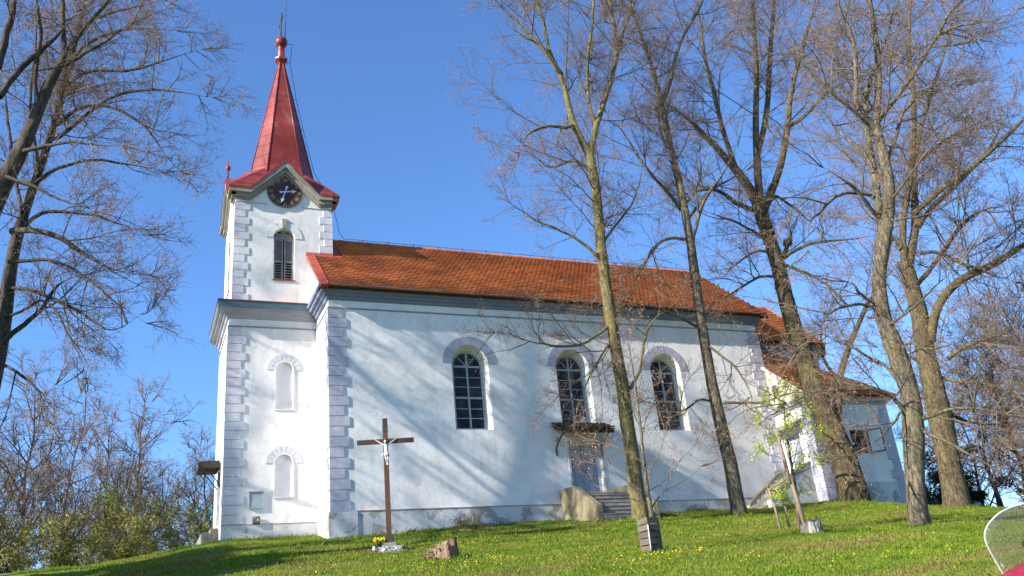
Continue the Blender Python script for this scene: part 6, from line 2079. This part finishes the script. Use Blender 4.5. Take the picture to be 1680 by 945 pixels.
cs = np.stack([rng.uniform(-.5, .5, 14), rng.uniform(-.2, .2, 14), rng.uniform(.08, .38, 14)], 1)
v, f = leaf_cloud(rng, cs, np.tile([.14, .14, .13], (14, 1)), 600, .026)
fo = bpy.data.objects.new('foliage', np_mesh('foliage', v, f, ['leaf_olive'])); COL.objects.link(fo); fo.parent = t


# ------------------------------------------------------------------ stumps
def stump(name, x, y, r, h, seed, label, mats, debris=True, slope=.5):
    rng = np.random.default_rng(seed)
    t = empty(name, (x, y, gz(x, y)), label, 'tree stump')
    n, m = 56, 11
    ang = 2 * np.pi * np.arange(n) / n
    base = 1 + .12 * np.sin(3 * ang + 1) + .10 * np.sin(5 * ang + 2) + .07 * rng.normal(size=n)
    crack = np.clip(np.repeat(rng.normal(size=n // 2), 2), -1.2, 1.2)
    topz = h * (.82 + .20 * np.sin(ang * 2 + .5) + .16 * crack)
    topz = topz * (1 - slope * np.clip(np.cos(ang - np.pi) + .25, 0, 1.25) / 1.25)
    V = []
    for j in range(m):
        s = j / (m - 1)
        flare = 1 + .55 * math.exp(-s * 5)
        groove = 1 + .055 * crack * (1 - .3 * s) + .03 * rng.normal(size=n)
        rr = r * base * flare * groove * (1 - .04 * s)
        V.append(np.stack([rr * np.cos(ang), rr * np.sin(ang), -.12 + (topz + .12) * s], 1))
    for q, (k, dz) in enumerate(((.80, -.06), (.55, -.13), (.25, -.16))):
        rr = r * base * .88 * k
        V.append(np.stack([rr * np.cos(ang), rr * np.sin(ang), topz * .9 + dz * h * 1.4 + .06 * h * rng.normal(size=n)], 1))
    rings = len(V)
    V = np.concatenate(V)
    idx = np.arange(rings * n).reshape(rings, n)
    F = np.stack([idx[:-1], np.roll(idx[:-1], -1, 1), np.roll(idx[1:], -1, 1), idx[1:]], -1)
    mi = np.zeros((rings - 1, n), int)
    mi[m - 1:] = 1
    mi[:m - 1][:, crack > .55] = 1
    V = np.concatenate([V, [[0, 0, h * .62]]])
    tri = np.stack([idx[-1], np.roll(idx[-1], -1), np.full(n, len(V) - 1)], 1)
    me = np_mesh('wood', V, [F.reshape(-1, 4), tri], mats, np.concatenate([mi.ravel(), np.ones(n, int)]))
    o = bpy.data.objects.new('wood', me); COL.objects.link(o); o.parent = t
    if debris:
        mb = MB()
        random.seed(seed)
        for k in range(24):
            a = random.uniform(2.3, 4.3); d = r * random.uniform(1.0, 1.9)
            T_ = Matrix.Translation((math.cos(a) * d, math.sin(a) * d, max(.02, h * .75 * (1 - (d - r) / (1.3 * r))) * random.random())) @ Matrix.Rotation(random.random() * 6, 4, 'Z') @ Matrix.Rotation(random.uniform(-.9, .9), 4, 'X')
            l = random.uniform(.02, .07)
            mb.box(-l, l, -l * .4, l * .4, -.012, .016, random.choice((0, 0, 1)), T_, jit=.012)
        o = mb.build('bark_chips', mats); o.parent = t
    return t


stump('tree_stump', .24, -9.72, .225, .42, 21, 'rotten reddish-brown stump crumbling to bark chips on the lawn', ['rotten_wood', 'rotten_bark'], slope=.38)
stump('tree_stump', 8.15, -11.35, .20, .30, 34, 'weathered grey stump beside the staked young tree', ['old_stump_wood', 'old_stump_dark'], debris=False, slope=.2)

# ------------------------------------------------------------------ wayside cross
cx, cy = .15, -5.97
cz_ = gz(cx, cy)
T0 = -1.88 - cz_
cross = empty('wayside_cross', (cx, cy, cz_), 'tall brown wooden crucifix with white figure standing on the lawn', 'crucifix', rotz=R(-14))
def cpart(mb, name, mats, parent=None, **k):
    o = mb.build(name, mats, **k)
    o.parent = parent or cross
    return o


H = 1.32 - cz_
mb = MB(); mb.box(-.062, .062, -.05, .05, .34, H); cpart(mb, 'post', 'cross_wood', bevel=.008)
zb_ = .73 - cz_
mb = MB(); mb.box(-.70, .70, -.078, -.0505, zb_ - .062, zb_ + .062); cpart(mb, 'crossbeam', 'beam_wood', bevel=.006)
mb = MB(); mb.box(-.066, .066, -.058, .055, H - .33, H - .17); cpart(mb, 'plate', 'dark_iron', bevel=.004)
mb = MB(); mb.box(-.10, .10, -.085, .085, .22, .42); cpart(mb, 'socket', 'dark_iron', bevel=.006)
mb = MB(); mb.box(-.17, .17, -.14, .14, .10, .225, jit=.006); cpart(mb, 'base_block', 'stone_step', bevel=.012)
mb = MB(); mb.box(-.40, .36, -.30, .22, -.25, .012, jit=.01); mb.box(-.30, .30, -.26, .18, .005, .12, jit=.006); slab = cpart(mb, 'base_slab', 'marble_grey', bevel=.012)
mb = MB()
n = 28
for i in range(n):
    a0, a1 = 2 * math.pi * i / n, 2 * math.pi * (i + 1) / n
    P = lambda a, k, y: (.03 + .15 * k * math.cos(a), y, .066 + .046 * k ** .6 * math.sin(a))
    mb.prism([P(a0, 1, -.272), P(a1, 1, -.272), P(a1, .8, -.272), P(a0, .8, -.272)], [P(a0, 1, -.259), P(a1, 1, -.259), P(a1, .8, -.259), P(a0, .8, -.259)])
cpart(mb, 'plaque_ring', 'white_enamel', slab)


def skin_figure(name, chains, mat, parent, sub=2):
    """one continuous body grown round a jointed skeleton: chains of (joint name, xyz, radius)"""
    vs, es, rs, ids = [], [], [], {}
    for ch in chains:
        prev = None
        for nm, p, r in ch:
            if nm not in ids:
                ids[nm] = len(vs); vs.append(p); rs.append(r)
            if prev is not None:
                es.append((ids[prev], ids[nm]))
            prev = nm
    me = bpy.data.meshes.new(name)
    me.from_pydata(vs, es, [])
    o = bpy.data.objects.new(name, me); COL.objects.link(o)
    o.modifiers.new('skin', 'SKIN')
    for i, r in enumerate(rs):
        s = me.skin_vertices[0].data[i]
        s.radius = (r, r) if not hasattr(r, '__len__') else r
        s.use_root = (i == 0)
    sb_ = o.modifiers.new('sub', 'SUBSURF'); sb_.levels = sub; sb_.render_levels = sub
    dg = bpy.context.evaluated_depsgraph_get()
    ev = bpy.data.meshes.new_from_object(o.evaluated_get(dg))
    o.modifiers.clear(); o.data = ev
    ev.materials.clear(); ev.materials.append(M[mat])
    ev.polygons.foreach_set('use_smooth', np.ones(len(ev.polygons), bool))
    o.parent = parent
    return o


hz = zb_ + .02
Y = -.13
ch = [[('pelvis', (.01, Y, hz - .335), (.050, .036)), ('belly', (.008, Y - .004, hz - .27), (.043, .032)), ('chest', (.0, Y - .008, hz - .19), (.056, .038)), ('neckb', (-.002, Y - .004, hz - .115), (.030, .024)), ('neck', (-.003, Y - .012, hz - .09), .018), ('jaw', (-.004, Y - .024, hz - .068), .030), ('head', (-.005, Y - .022, hz - .03), .036), ('crown', (-.005, Y - .016, hz - .002), .024)]]
for s, nm in ((-1, 'l'), (1, 'r')):
    ch.append([('neckb', 0, 0), ('sh' + nm, (s * .055, Y, hz - .120), .022), ('el' + nm, (s * .145, Y + .010, hz - .055), .0150), ('wr' + nm, (s * .225, Y + .03, hz + .005), .0105), ('pa' + nm, (s * .250, Y + .035, hz + .020), (.011, .008))])
    for q in range(4):
        ch.append([('pa' + nm, 0, 0), ('f%d' % q + nm, (s * (.272 - .004 * abs(q - 1)), Y + .030, hz + .030 + .007 * (q - 1.2)), .0042)])
    ch.append([('pa' + nm, 0, 0), ('th' + nm, (s * .252, Y + .022, hz + .036), .0045)])
    ch.append([('pelvis', 0, 0), ('hip' + nm, (.01 + s * .028, Y, hz - .365), .032), ('kn' + nm, (.015 + s * .022, Y - .035, hz - .475), .021), ('an' + nm, (.022 + s * .010, Y + .0, hz - .585), .0125), ('toe' + nm, (.022 + s * .008, Y - .03, hz - .63), .0105)])
fig = skin_figure('corpus_figure', ch, 'statue_white', cross)
# hair, beard and loincloth of the figure
mb = MB()
mb.tube_rings([[(-.005 + .038 * k * math.cos(a), Y - .012 + .040 * k * math.sin(a), hz + z) for a in [2 * math.pi * i / 14 for i in range(14)]] for k, z in ((.25, .030), (.85, .022), (1.08, -.005))])
mb.tube([(-.036, Y - .004, hz - .005), (-.043, Y - .004, hz - .06), (-.040, Y - .004, hz - .125)], [.014, .017, .009], 8)
mb.tube([(.028, Y - .004, hz - .005), (.034, Y - .004, hz - .06), (.030, Y - .004, hz - .125)], [.014, .017, .009], 8)
mb.tube([(-.005, Y - .050, hz - .075), (-.005, Y - .054, hz - .092), (-.005, Y - .046, hz - .112)], [.014, .015, .006], 8)
o = mb.build('hair', 'statue_hair'); o.parent = fig
mb = MB()
for s in (-1, 1):
    mb.lathe([(.001, -.0035), (.0035, 0), (.001, .0035)], (-.005 + s * .013, Y - .0565, hz - .034), 8)
mb.tube([(-.016, Y - .0525, hz - .063), (.006, Y - .0525, hz - .063)], .0025, 6)
o = mb.build('face_features', 'statue_hair'); o.parent = fig
mb = MB()
n = 18
mb.tube_rings([[(.01 + kx * math.cos(a) * (1 + .08 * math.sin(5 * a)), Y - .004 + ky * math.sin(a) * (1 + .08 * math.sin(5 * a)), hz + z) for a in [2 * math.pi * i / n for i in range(n)]] for kx, ky, z in ((.060, .046, -.318), (.068, .052, -.335), (.071, .054, -.37), (.066, .05, -.415))])
mb.tube([(-.045, Y - .02, hz - .345), (-.085, Y - .02, hz - .36), (-.105, Y - .015, hz - .40), (-.10, Y - .015, hz - .44)], [.016, .02, .016, .008], 8)
o = mb.build('loincloth', 'statue_white'); o.parent = fig

# things standing at the foot of the cross
def at_cross(u, v, z=0.0):
    a = R(-14)
    return (cx + u * math.cos(a) - v * math.sin(a), cy + u * math.sin(a) + v * math.cos(a), cz_ + z)


t = empty('flower_pot', at_cross(-.235, -.10, .12), 'small pot of bright yellow flowers at the foot of the crucifix', 'flowers')
mb = MB(); mb.lathe([(.045, 0), (.062, .085), (.066, .085), (.066, .10), (.05, .10)], (0, 0, 0), 14); o = mb.build('pot', 'dark_iron'); o.parent = t
rng = np.random.default_rng(3)
v, f = leaf_cloud(rng, np.stack([rng.normal(size=12) * .045, rng.normal(size=12) * .045, .15 + rng.random(12) * .06], 1), np.tile([.05, .05, .035], (12, 1)), 500, .02)
o = bpy.data.objects.new('blossom', np_mesh('blossom', v, f, ['petal_yellow'])); COL.objects.link(o); o.parent = t
v, f = leaf_cloud(rng, np.array([[0, 0, .115]]), np.array([[.08, .08, .03]]), 120, .022)
o = bpy.data.objects.new('foliage', np_mesh('foliage', v, f, ['leaf_olive'])); COL.objects.link(o); o.parent = t
for u, vv, lb, mt, h in ((-.36, -.12, 'white grave candle standing left of the yellow flowers', 'white_enamel', .17), (-.345, -.27, 'short pale grave candle before the yellow flowers', 'marble_grey', .14), (.335, -.16, 'dark green grave lantern at the right end of the slab', 'lantern_green', .14), (-.13, -.275, 'small white candle before the slab front', 'white_enamel', .09)):
    t = empty('grave_candle', at_cross(u, vv, .01), lb, 'candle', 'candles at the crucifix')
    mb = MB(); mb.lathe([(.030, 0), (.036, .02), (.036, h * .7), (.030, h * .75)], (0, 0, 0), 12); o = mb.build('glass_body', mt); o.parent = t
    mb = MB(); mb.lathe([(.036, h * .75), (.038, h * .8), (.02, h * .93), (.008, h)], (0, 0, 0), 12); o = mb.build('lid', 'chrome' if mt != 'lantern_green' else 'red_flashing'); o.parent = t

# ------------------------------------------------------------------ fittings on the tower wall
t = empty('notice_case', (-1.95, TY0, .80), 'shallow glazed notice case on the tower wall beside the corner stones', 'notice case')
mb = MB()
for a in ((-.225, -.195, -.26, .26), (.195, .225, -.26, .26), (-.195, .195, -.26, -.23), (-.195, .195, .23, .26)):
    mb.box(a[0], a[1], -.06, -.002, a[2], a[3])
mb.box(-.24, .24, -.075, -.002, .2605, .285)
o = mb.build('frame', 'frame_paint'); o.parent = t
mb = MB(); mb.box(-.194, .194, -.045, -.003, -.229, .229); o = mb.build('pane', 'notice_glass'); o.parent = t
t = empty('electric_box', (-1.93, TY0, .17), 'small dark grey electricity box low on the tower wall', 'electric box')
mb = MB(); mb.box(-.115, .115, -.11, -.031, -.11, .115); o = mb.build('case', 'box_grey', bevel=.008); o.parent = t
mb = MB(); mb.box(-.10, .10, -.118, -.111, -.095, .10); o = mb.build('door', 'box_grey', bevel=.004); o.parent = t
mb = MB(); mb.box(.015, .075, -.121, -.1185, -.03, .045); o = mb.build('sticker', 'sticker_yellow'); o.parent = t
mb = MB(); mb.box(-.085, -.03, -.121, -.1185, .06, .08); o = mb.build('sticker', 'white_enamel'); o.parent = t

# ------------------------------------------------------------------ scooter in the near corner
SC = Vector((-3.365, -25.30, 0))
sg = gz(SC.x, SC.y)
sc = empty('scooter', (SC.x, SC.y, sg), 'red scooter with clear windscreen parked in the near corner of the lawn', 'scooter', rotz=R(-24))


def sp(mb, name, mats, parent=None, bevel=0.0):
    o = mb.build(name, mats, bevel=bevel)
    o.parent = parent or sc
    return o


# local axes: x right, y ahead (away from the viewer), z up
OFF = .0
mb = MB()
def ell(y, w, z0, z1, n=20):
    zc, hh = (z0 + z1) / 2, (z1 - z0) / 2
    return [(OFF + w * math.copysign(abs(math.cos(a)) ** .8, math.cos(a)), y, zc + hh * math.copysign(abs(math.sin(a)) ** .8, math.sin(a))) for a in [2 * math.pi * i / n for i in range(n)]]
mb.tube_rings([ell(-.14, .14, .80, 1.06), ell(-.08, .28, .76, 1.15), ell(.04, .30, .72, 1.185), ell(.15, .27, .68, 1.15), ell(.24, .17, .66, 1.04), ell(.28, .05, .72, .94)])
sp(mb, 'front_fairing', 'scooter_red')
mb = MB()
mb.tube_rings([ell(.02, .26, .32, .85), ell(.10, .24, .25, .85), ell(.16, .10, .25, .8)])
sp(mb, 'leg_shield', 'scooter_red')
mb = MB(); mb.box(-.17, .17, -.62, .06, .26, .32); sp(mb, 'footboard', 'black_rubber', bevel=.02)
mb = MB(); mb.tube_rings([ell(-.5, .13, .34, .60), ell(-.75, .19, .34, .72), ell(-1.15, .18, .42, .74), ell(-1.35, .06, .55, .70)]); sp(mb, 'rear_body', 'scooter_red')
mb = MB(); mb.tube_rings([ell(-.5, .10, .66, .72), ell(-.7, .17, .70, .80), ell(-1.1, .16, .72, .84), ell(-1.25, .07, .73, .80)]); sp(mb, 'seat', 'black_rubber')
for y in (.32, -1.05):
    mb = MB()
    rings = []
    for i in range(28):
        a = 2 * math.pi * i / 28
        rings.append([(OFF + .055 * math.cos(b), y + (.20 + .055 * math.sin(b)) * math.cos(a), .255 + (.20 + .055 * math.sin(b)) * math.sin(a)) for b in [2 * math.pi * k / 10 for k in range(10)]])
    rings.append(rings[0])
    mb.tube_rings(rings, caps=False)
    w_ = sp(mb, 'tyre', 'black_rubber')
    mb = MB()
    mb.tube([(-.04, y, .255), (.04, y, .255)], .155, 20)
    sp(mb, 'rim', 'chrome', w_)
mb = MB()
mb.tube([(-.36, -.06, 1.02), (-.16, .0, 1.00), (.16, .0, 1.00), (.36, -.06, 1.02)], .014, 8)
bar_ = sp(mb, 'handlebar', 'chrome')
for s in (-1, 1):
    mb = MB(); mb.tube([(s * .24, -.03, 1.01), (s * .37, -.062, 1.02)], .019, 10); sp(mb, 'grip', 'black_rubber', bar_)
    mb = MB(); mb.tube([(s * .17, .03, 1.02), (s * .24, .05, 1.03), (s * .36, .0, 1.025)], .008, 7); sp(mb, 'brake_lever', 'chrome', bar_)
# windscreen: a rounded sheet with a bright edge, leaning back a little
out = [(-.168, .0), (-.205, .07), (-.226, .115), (-.222, .142), (-.195, .168), (-.15, .192), (-.08, .205), (0, .209), (.08, .205), (.15, .192), (.195, .168), (.222, .142), (.226, .115), (.205, .07), (.168, .0)]
def smooth_closed(p, it=2):
    for _ in range(it):
        q = [p[0]]
        for a_, b_ in zip(p[:-1], p[1:]):
            q += [(a_[0] * .75 + b_[0] * .25, a_[1] * .75 + b_[1] * .25), (a_[0] * .25 + b_[0] * .75, a_[1] * .25 + b_[1] * .75)]
        p = q + [p[-1]]
    return p


out = smooth_closed(out)


def W3(u, v):
    return Vector((u, .10 - 1.6 * u * u * .55 - .25 * v, SCZ + v))
SCZ = 1.115
mb = MB()
n = len(out) // 2
for i in range(n):
    a, b = out[i], out[i + 1]
    c, d = out[len(out) - 2 - i], out[len(out) - 1 - i]
    m_ = 8
    for k in range(m_):
        f0, f1 = k / m_, (k + 1) / m_
        lp = lambda p, q, f: (p[0] + (q[0] - p[0]) * f, p[1] + (q[1] - p[1]) * f)
        if i < n - 1 or True:
            mb.poly([W3(*lp(a, d, f0)), W3(*lp(a, d, f1)), W3(*lp(b, c, f1)), W3(*lp(b, c, f0))], 0, True)
ws = mb.build('windscreen', 'screen_plastic')
ws.parent = sc
md = ws.modifiers.new('thickness', 'SOLIDIFY'); md.thickness = .003
mb = MB(); mb.tube([W3(*p) for p in out], .0024, 8); sp(mb, 'screen_edge', 'screen_rim', ws)
mb = MB()
mb.tube([(.04, -.03, 1.16), (-.04, .0, 1.20), (-.105, .04, 1.215)], [.011, .010, .010], 8)
mb.lathe([(.004, -.012), (.014, -.006), (.014, .006), (.004, .012)], (-.108, .042, 1.216), 10)
sp(mb, 'screen_bracket', 'black_rubber')
for s in (-1, 1):
    mb = MB()
    mb.tube([(s * .27, -.03, 1.02), (s * .33, .0, 1.12), (s * .40, .0, 1.17)], .007, 7)
    mb.tube_rings([[(s * .44 + kx * math.cos(a), -.01 + y, 1.19 + kz * math.sin(a)) for a in [2 * math.pi * i / 16 for i in range(16)]] for kx, kz, y in ((.02, .02, .03), (.065, .045, .015), (.07, .05, -.01))])
    if s > 0:
        sp(mb, 'mirror', 'black_rubber')

sc.scale = (.94, .94, .94)

# ------------------------------------------------------------------ grass and flowers
def in_view(x, y, z, m=160):
    c = np.array(cam.matrix_world)
    r, u, f, o = c[:3, 0], c[:3, 1], -c[:3, 2], c[:3, 3]
    d = np.stack([x, y, z], -1) - o
    w = d @ f
    px = 840 + FPX * (d @ r) / w
    py = 472.5 - FPX * (d @ u) / w
    return (w > 1) & (px > -m) & (px < 1680 + m) & (py < 945 + m) & (py > 600)


def open_ground(x, y):
    inside = ((x > TX0 - .03) & (x < L) & (y > -.05) & (y < NW)) & ~((x < -.05) & (y < TY0 - .03))
    inside |= (x > L - .03) & (x < SX1 + .03) & (y > SY0 - .03) & (y < NW)
    inside |= (x > sx0 - .26) & (x < sx1 + .26) & (y > -2.5) & (y < .1)
    inside |= (x > L - 2.1) & (x < L) & (y > -1.43) & (y < .1)
    inside |= (x > TX0 - .85) & (x < TX0) & (y > 2.55) & (y < 5.1)
    inside |= (np.abs(x - bx) < .15) & (np.abs(y - by) < .15)
    inside |= (np.abs(x - cx) < .36) & (np.abs(y - cy) < .28)
    path = x < -7.45 - np.maximum(0, y + 2) * .25
    return ~inside & ~path


sx0, sx1 = 7.98, 9.76
rng = np.random.default_rng(2024)


def scatter(n, x0, x1, y0, y1):
    x = rng.uniform(x0, x1, n); y = rng.uniform(y0, y1, n)
    k = open_ground(x, y)
    x, y = x[k], y[k]
    z = ground_z(x, y)
    k = in_view(x, y, z)
    return x[k], y[k], z[k]


parts_ = [scatter(760000, -9, 22, -19.5, -8), scatter(380000, -12, 24, -8, -3), scatter(340000, -12, 36, -3, 6)]
x = np.concatenate([p[0] for p in parts_]); y = np.concatenate([p[1] for p in parts_]); z = np.concatenate([p[2] for p in parts_])
bare = np.sin(x * 2.1 + 2 * np.sin(y * .9)) * np.sin(y * 2.7 + 1.5 * np.sin(x * .8)) + .7 * np.sin(x * 6.3 + y * 2.2) * np.sin(y * 7.1 - x * 3.3)
k = (bare < .95) | (rng.random(len(x)) < .18)
x, y, z = x[k], y[k], z[k]
# longer tufts against walls, trunks and posts
ex, ey = [], []
for x0, x1, yy in ((.1, 7.6, -.07), (10.1, 15.3, -.07), (17.6, 21.3, SY0 - .06), (TX0, -.1, TY0 - .06)):
    m = int((x1 - x0) * 420)
    ex.append(rng.uniform(x0, x1, m)); ey.append(yy - np.abs(rng.normal(size=m)) * .10)
for st in STEMS.values():
    a_ = rng.uniform(0, 2 * np.pi, 700); rr_ = st[0][1][3] * 1.05 + np.abs(rng.normal(size=700)) * .16
    ex.append(st[0][0][0] + rr_ * np.cos(a_)); ey.append(st[0][0][1] + rr_ * np.sin(a_))
for px_, py_, rr0 in ((cx, cy, .42), (bx, by, .24), (.24, -9.72, .34), (8.15, -11.35, .30), (8.55, -10.3, .2)):
    a_ = rng.uniform(0, 2 * np.pi, 420); rr_ = rr0 + np.abs(rng.normal(size=420)) * .10
    ex.append(px_ + rr_ * np.cos(a_)); ey.append(py_ + rr_ * np.sin(a_))
for q in range(150):
    cxq, cyq = rng.uniform(-6, 18), rng.uniform(-17, 0)
    m = int(rng.integers(30, 110))
    ex.append(cxq + rng.normal(size=m) * .09); ey.append(cyq + rng.normal(size=m) * .09)
ex, ey = np.concatenate(ex), np.concatenate(ey)
k = open_ground(ex, ey)
ex, ey = ex[k], ey[k]
tall = np.concatenate([np.ones(len(x)), rng.uniform(1.3, 2.3, len(ex))])
x, y, z = np.concatenate([x, ex]), np.concatenate([y, ey]), np.concatenate([z, ground_z(ex, ey)])
N = len(x)
cl = np.sin(x * 1.9 + 1.3 * np.sin(y * 1.1)) * np.sin(y * 2.3 + .8 * np.sin(x * 1.7)) + .6 * np.sin(x * 5.1 + y * 3.7) * np.sin(y * 6.3 - x * 2.9)
h = rng.gamma(5, .2, N) * (.032 + .010 * cl) * np.where(y < -8, .95, 1.1)
h = np.clip(h * tall, .012, .22)
az = rng.uniform(0, 2 * np.pi, N)
wd = rng.uniform(.0025, .0055, N) * np.where(y < -8, 1.0, 1.8)
ln = rng.uniform(.2, .9, N) * h
dx, dy = np.cos(az), np.sin(az)
laz = rng.uniform(0, 2 * np.pi, N)
V = np.stack([np.stack([x - dx * wd, y - dy * wd, z - .01], 1), np.stack([x + dx * wd, y + dy * wd, z - .01], 1),
              np.stack([x + dx * wd * .7 + np.cos(laz) * ln * .4, y + dy * wd * .7 + np.sin(laz) * ln * .4, z + h * .6], 1),
              np.stack([x + np.cos(laz) * ln, y + np.sin(laz) * ln, z + h], 1)], 1).reshape(-1, 3)
o = link('grass', np_mesh('grass', V, np.arange(N * 4).reshape(N, 4), ['grass_blade']))
tag(o, 'short uneven spring lawn around the church', 'grass', kind='stuff')


def flowers(name, label, cat, mat, pts, size, hmin, hmax, seed):
    r_ = np.random.default_rng(seed)
    x, y = pts
    k = open_ground(x, y)
    x, y = x[k], y[k]
    z = ground_z(x, y) + r_.uniform(hmin, hmax, len(x))
    n = len(x)
    s = size * r_.uniform(.6, 1.25, n)
    nv = r_.normal(size=(n, 3)) * .35 + np.array([-.15, -.3, 1.]); nv /= np.linalg.norm(nv, axis=1, keepdims=True)
    U = np.cross(nv, np.array([1., 0, 0])); U /= np.linalg.norm(U, axis=1, keepdims=True)
    W = np.cross(nv, U)
    c = np.stack([x, y, z], 1)
    k = 7
    a = 2 * np.pi * np.arange(k) / k
    rim = c[:, None] + s[:, None, None] * (np.cos(a)[None, :, None] * U[:, None] + np.sin(a)[None, :, None] * W[:, None])
    low = c - nv * (s * .5)[:, None]
    top = c + nv * (s * .35)[:, None]
    V = np.concatenate([rim, low[:, None], top[:, None]], 1).reshape(-1, 3)
    b = np.arange(n)[:, None] * (k + 2)
    F = []
    for j in range(k):
        q = (j + 1) % k
        F.append(b + np.array([j, q, k + 1])); F.append(b + np.array([q, j, k]))
    F = np.concatenate(F)
    o = link(name, np_mesh(name, V, F, [mat]))
    tag(o, label, cat, kind='stuff')


def clumps(spec, seed):
    r_ = np.random.default_rng(seed)
    xs, ys = [], []
    for cx_, cy_, sx_, sy_, n in spec:
        n = max(2, int(n * .45))
        xs.append(cx_ + r_.normal(size=n) * sx_); ys.append(cy_ + r_.normal(size=n) * sy_)
    return np.concatenate(xs), np.concatenate(ys)


r_ = np.random.default_rng(8)
spec = [(-.5, -10.9, .35, .35, 60), (.3, -11.1, .3, .25, 50), (.95, -10.6, .3, .25, 60), (1.2, -10.3, .25, .2, 40), (-.4, -8.4, .3, .3, 20), (3.4, -12.8, .35, .22, 75), (3.9, -12.5, .25, .2, 45), (4.4, -12.2, .2, .15, 20),
        (1.9, -11.9, .4, .3, 40), (2.3, -13.4, .5, .3, 30), (6.3, -16.0, .6, .3, 45), (7.4, -9.7, .5, .4, 35), (5.6, -15.4, .5, .3, 25), (8.8, -13.6, .5, .3, 25), (12.2, -11.2, .5, .25, 40), (4.6, -14.5, .6, .5, 30), (9.6, -11.7, .4, .4, 25), (3.6, -4.6, .5, .4, 25)]
for k in range(60):
    spec.append((r_.uniform(-4, 14), r_.uniform(-16, -4), .5, .4, int(r_.integers(3, 10))))
flowers('dandelions', 'yellow dandelions dotted in clusters over the lawn', 'wild flowers', 'petal_yellow', clumps(spec, 3), .0145, .02, .06, 4)
spec = [(-1.8, -8.6, .35, .3, 40), (-3.2, -7.5, .5, .4, 35), (2.6, -3.4, .8, .3, 60), (4.6, -3.2, .8, .3, 50), (.9, -10.1, .2, .2, 25), (7.0, -3.6, .8, .4, 40)]
for k in range(70):
    spec.append((r_.uniform(-5, 14), r_.uniform(-16, -2), .5, .4, int(r_.integers(3, 9))))
flowers('daisies', 'tiny white daisies sprinkled through the lawn', 'wild flowers', 'petal_white', clumps(spec, 5), .011, .02, .06, 6)

spec = [(r_.uniform(-8, 20), r_.uniform(-17, 1), 1.2, .8, int(r_.integers(10, 40))) for k in range(70)]
flowers('fallen_leaves', 'brown dead leaves scattered through the lawn', 'leaves', 'dead_leaf', clumps(spec, 15), .024, .012, .04, 16)
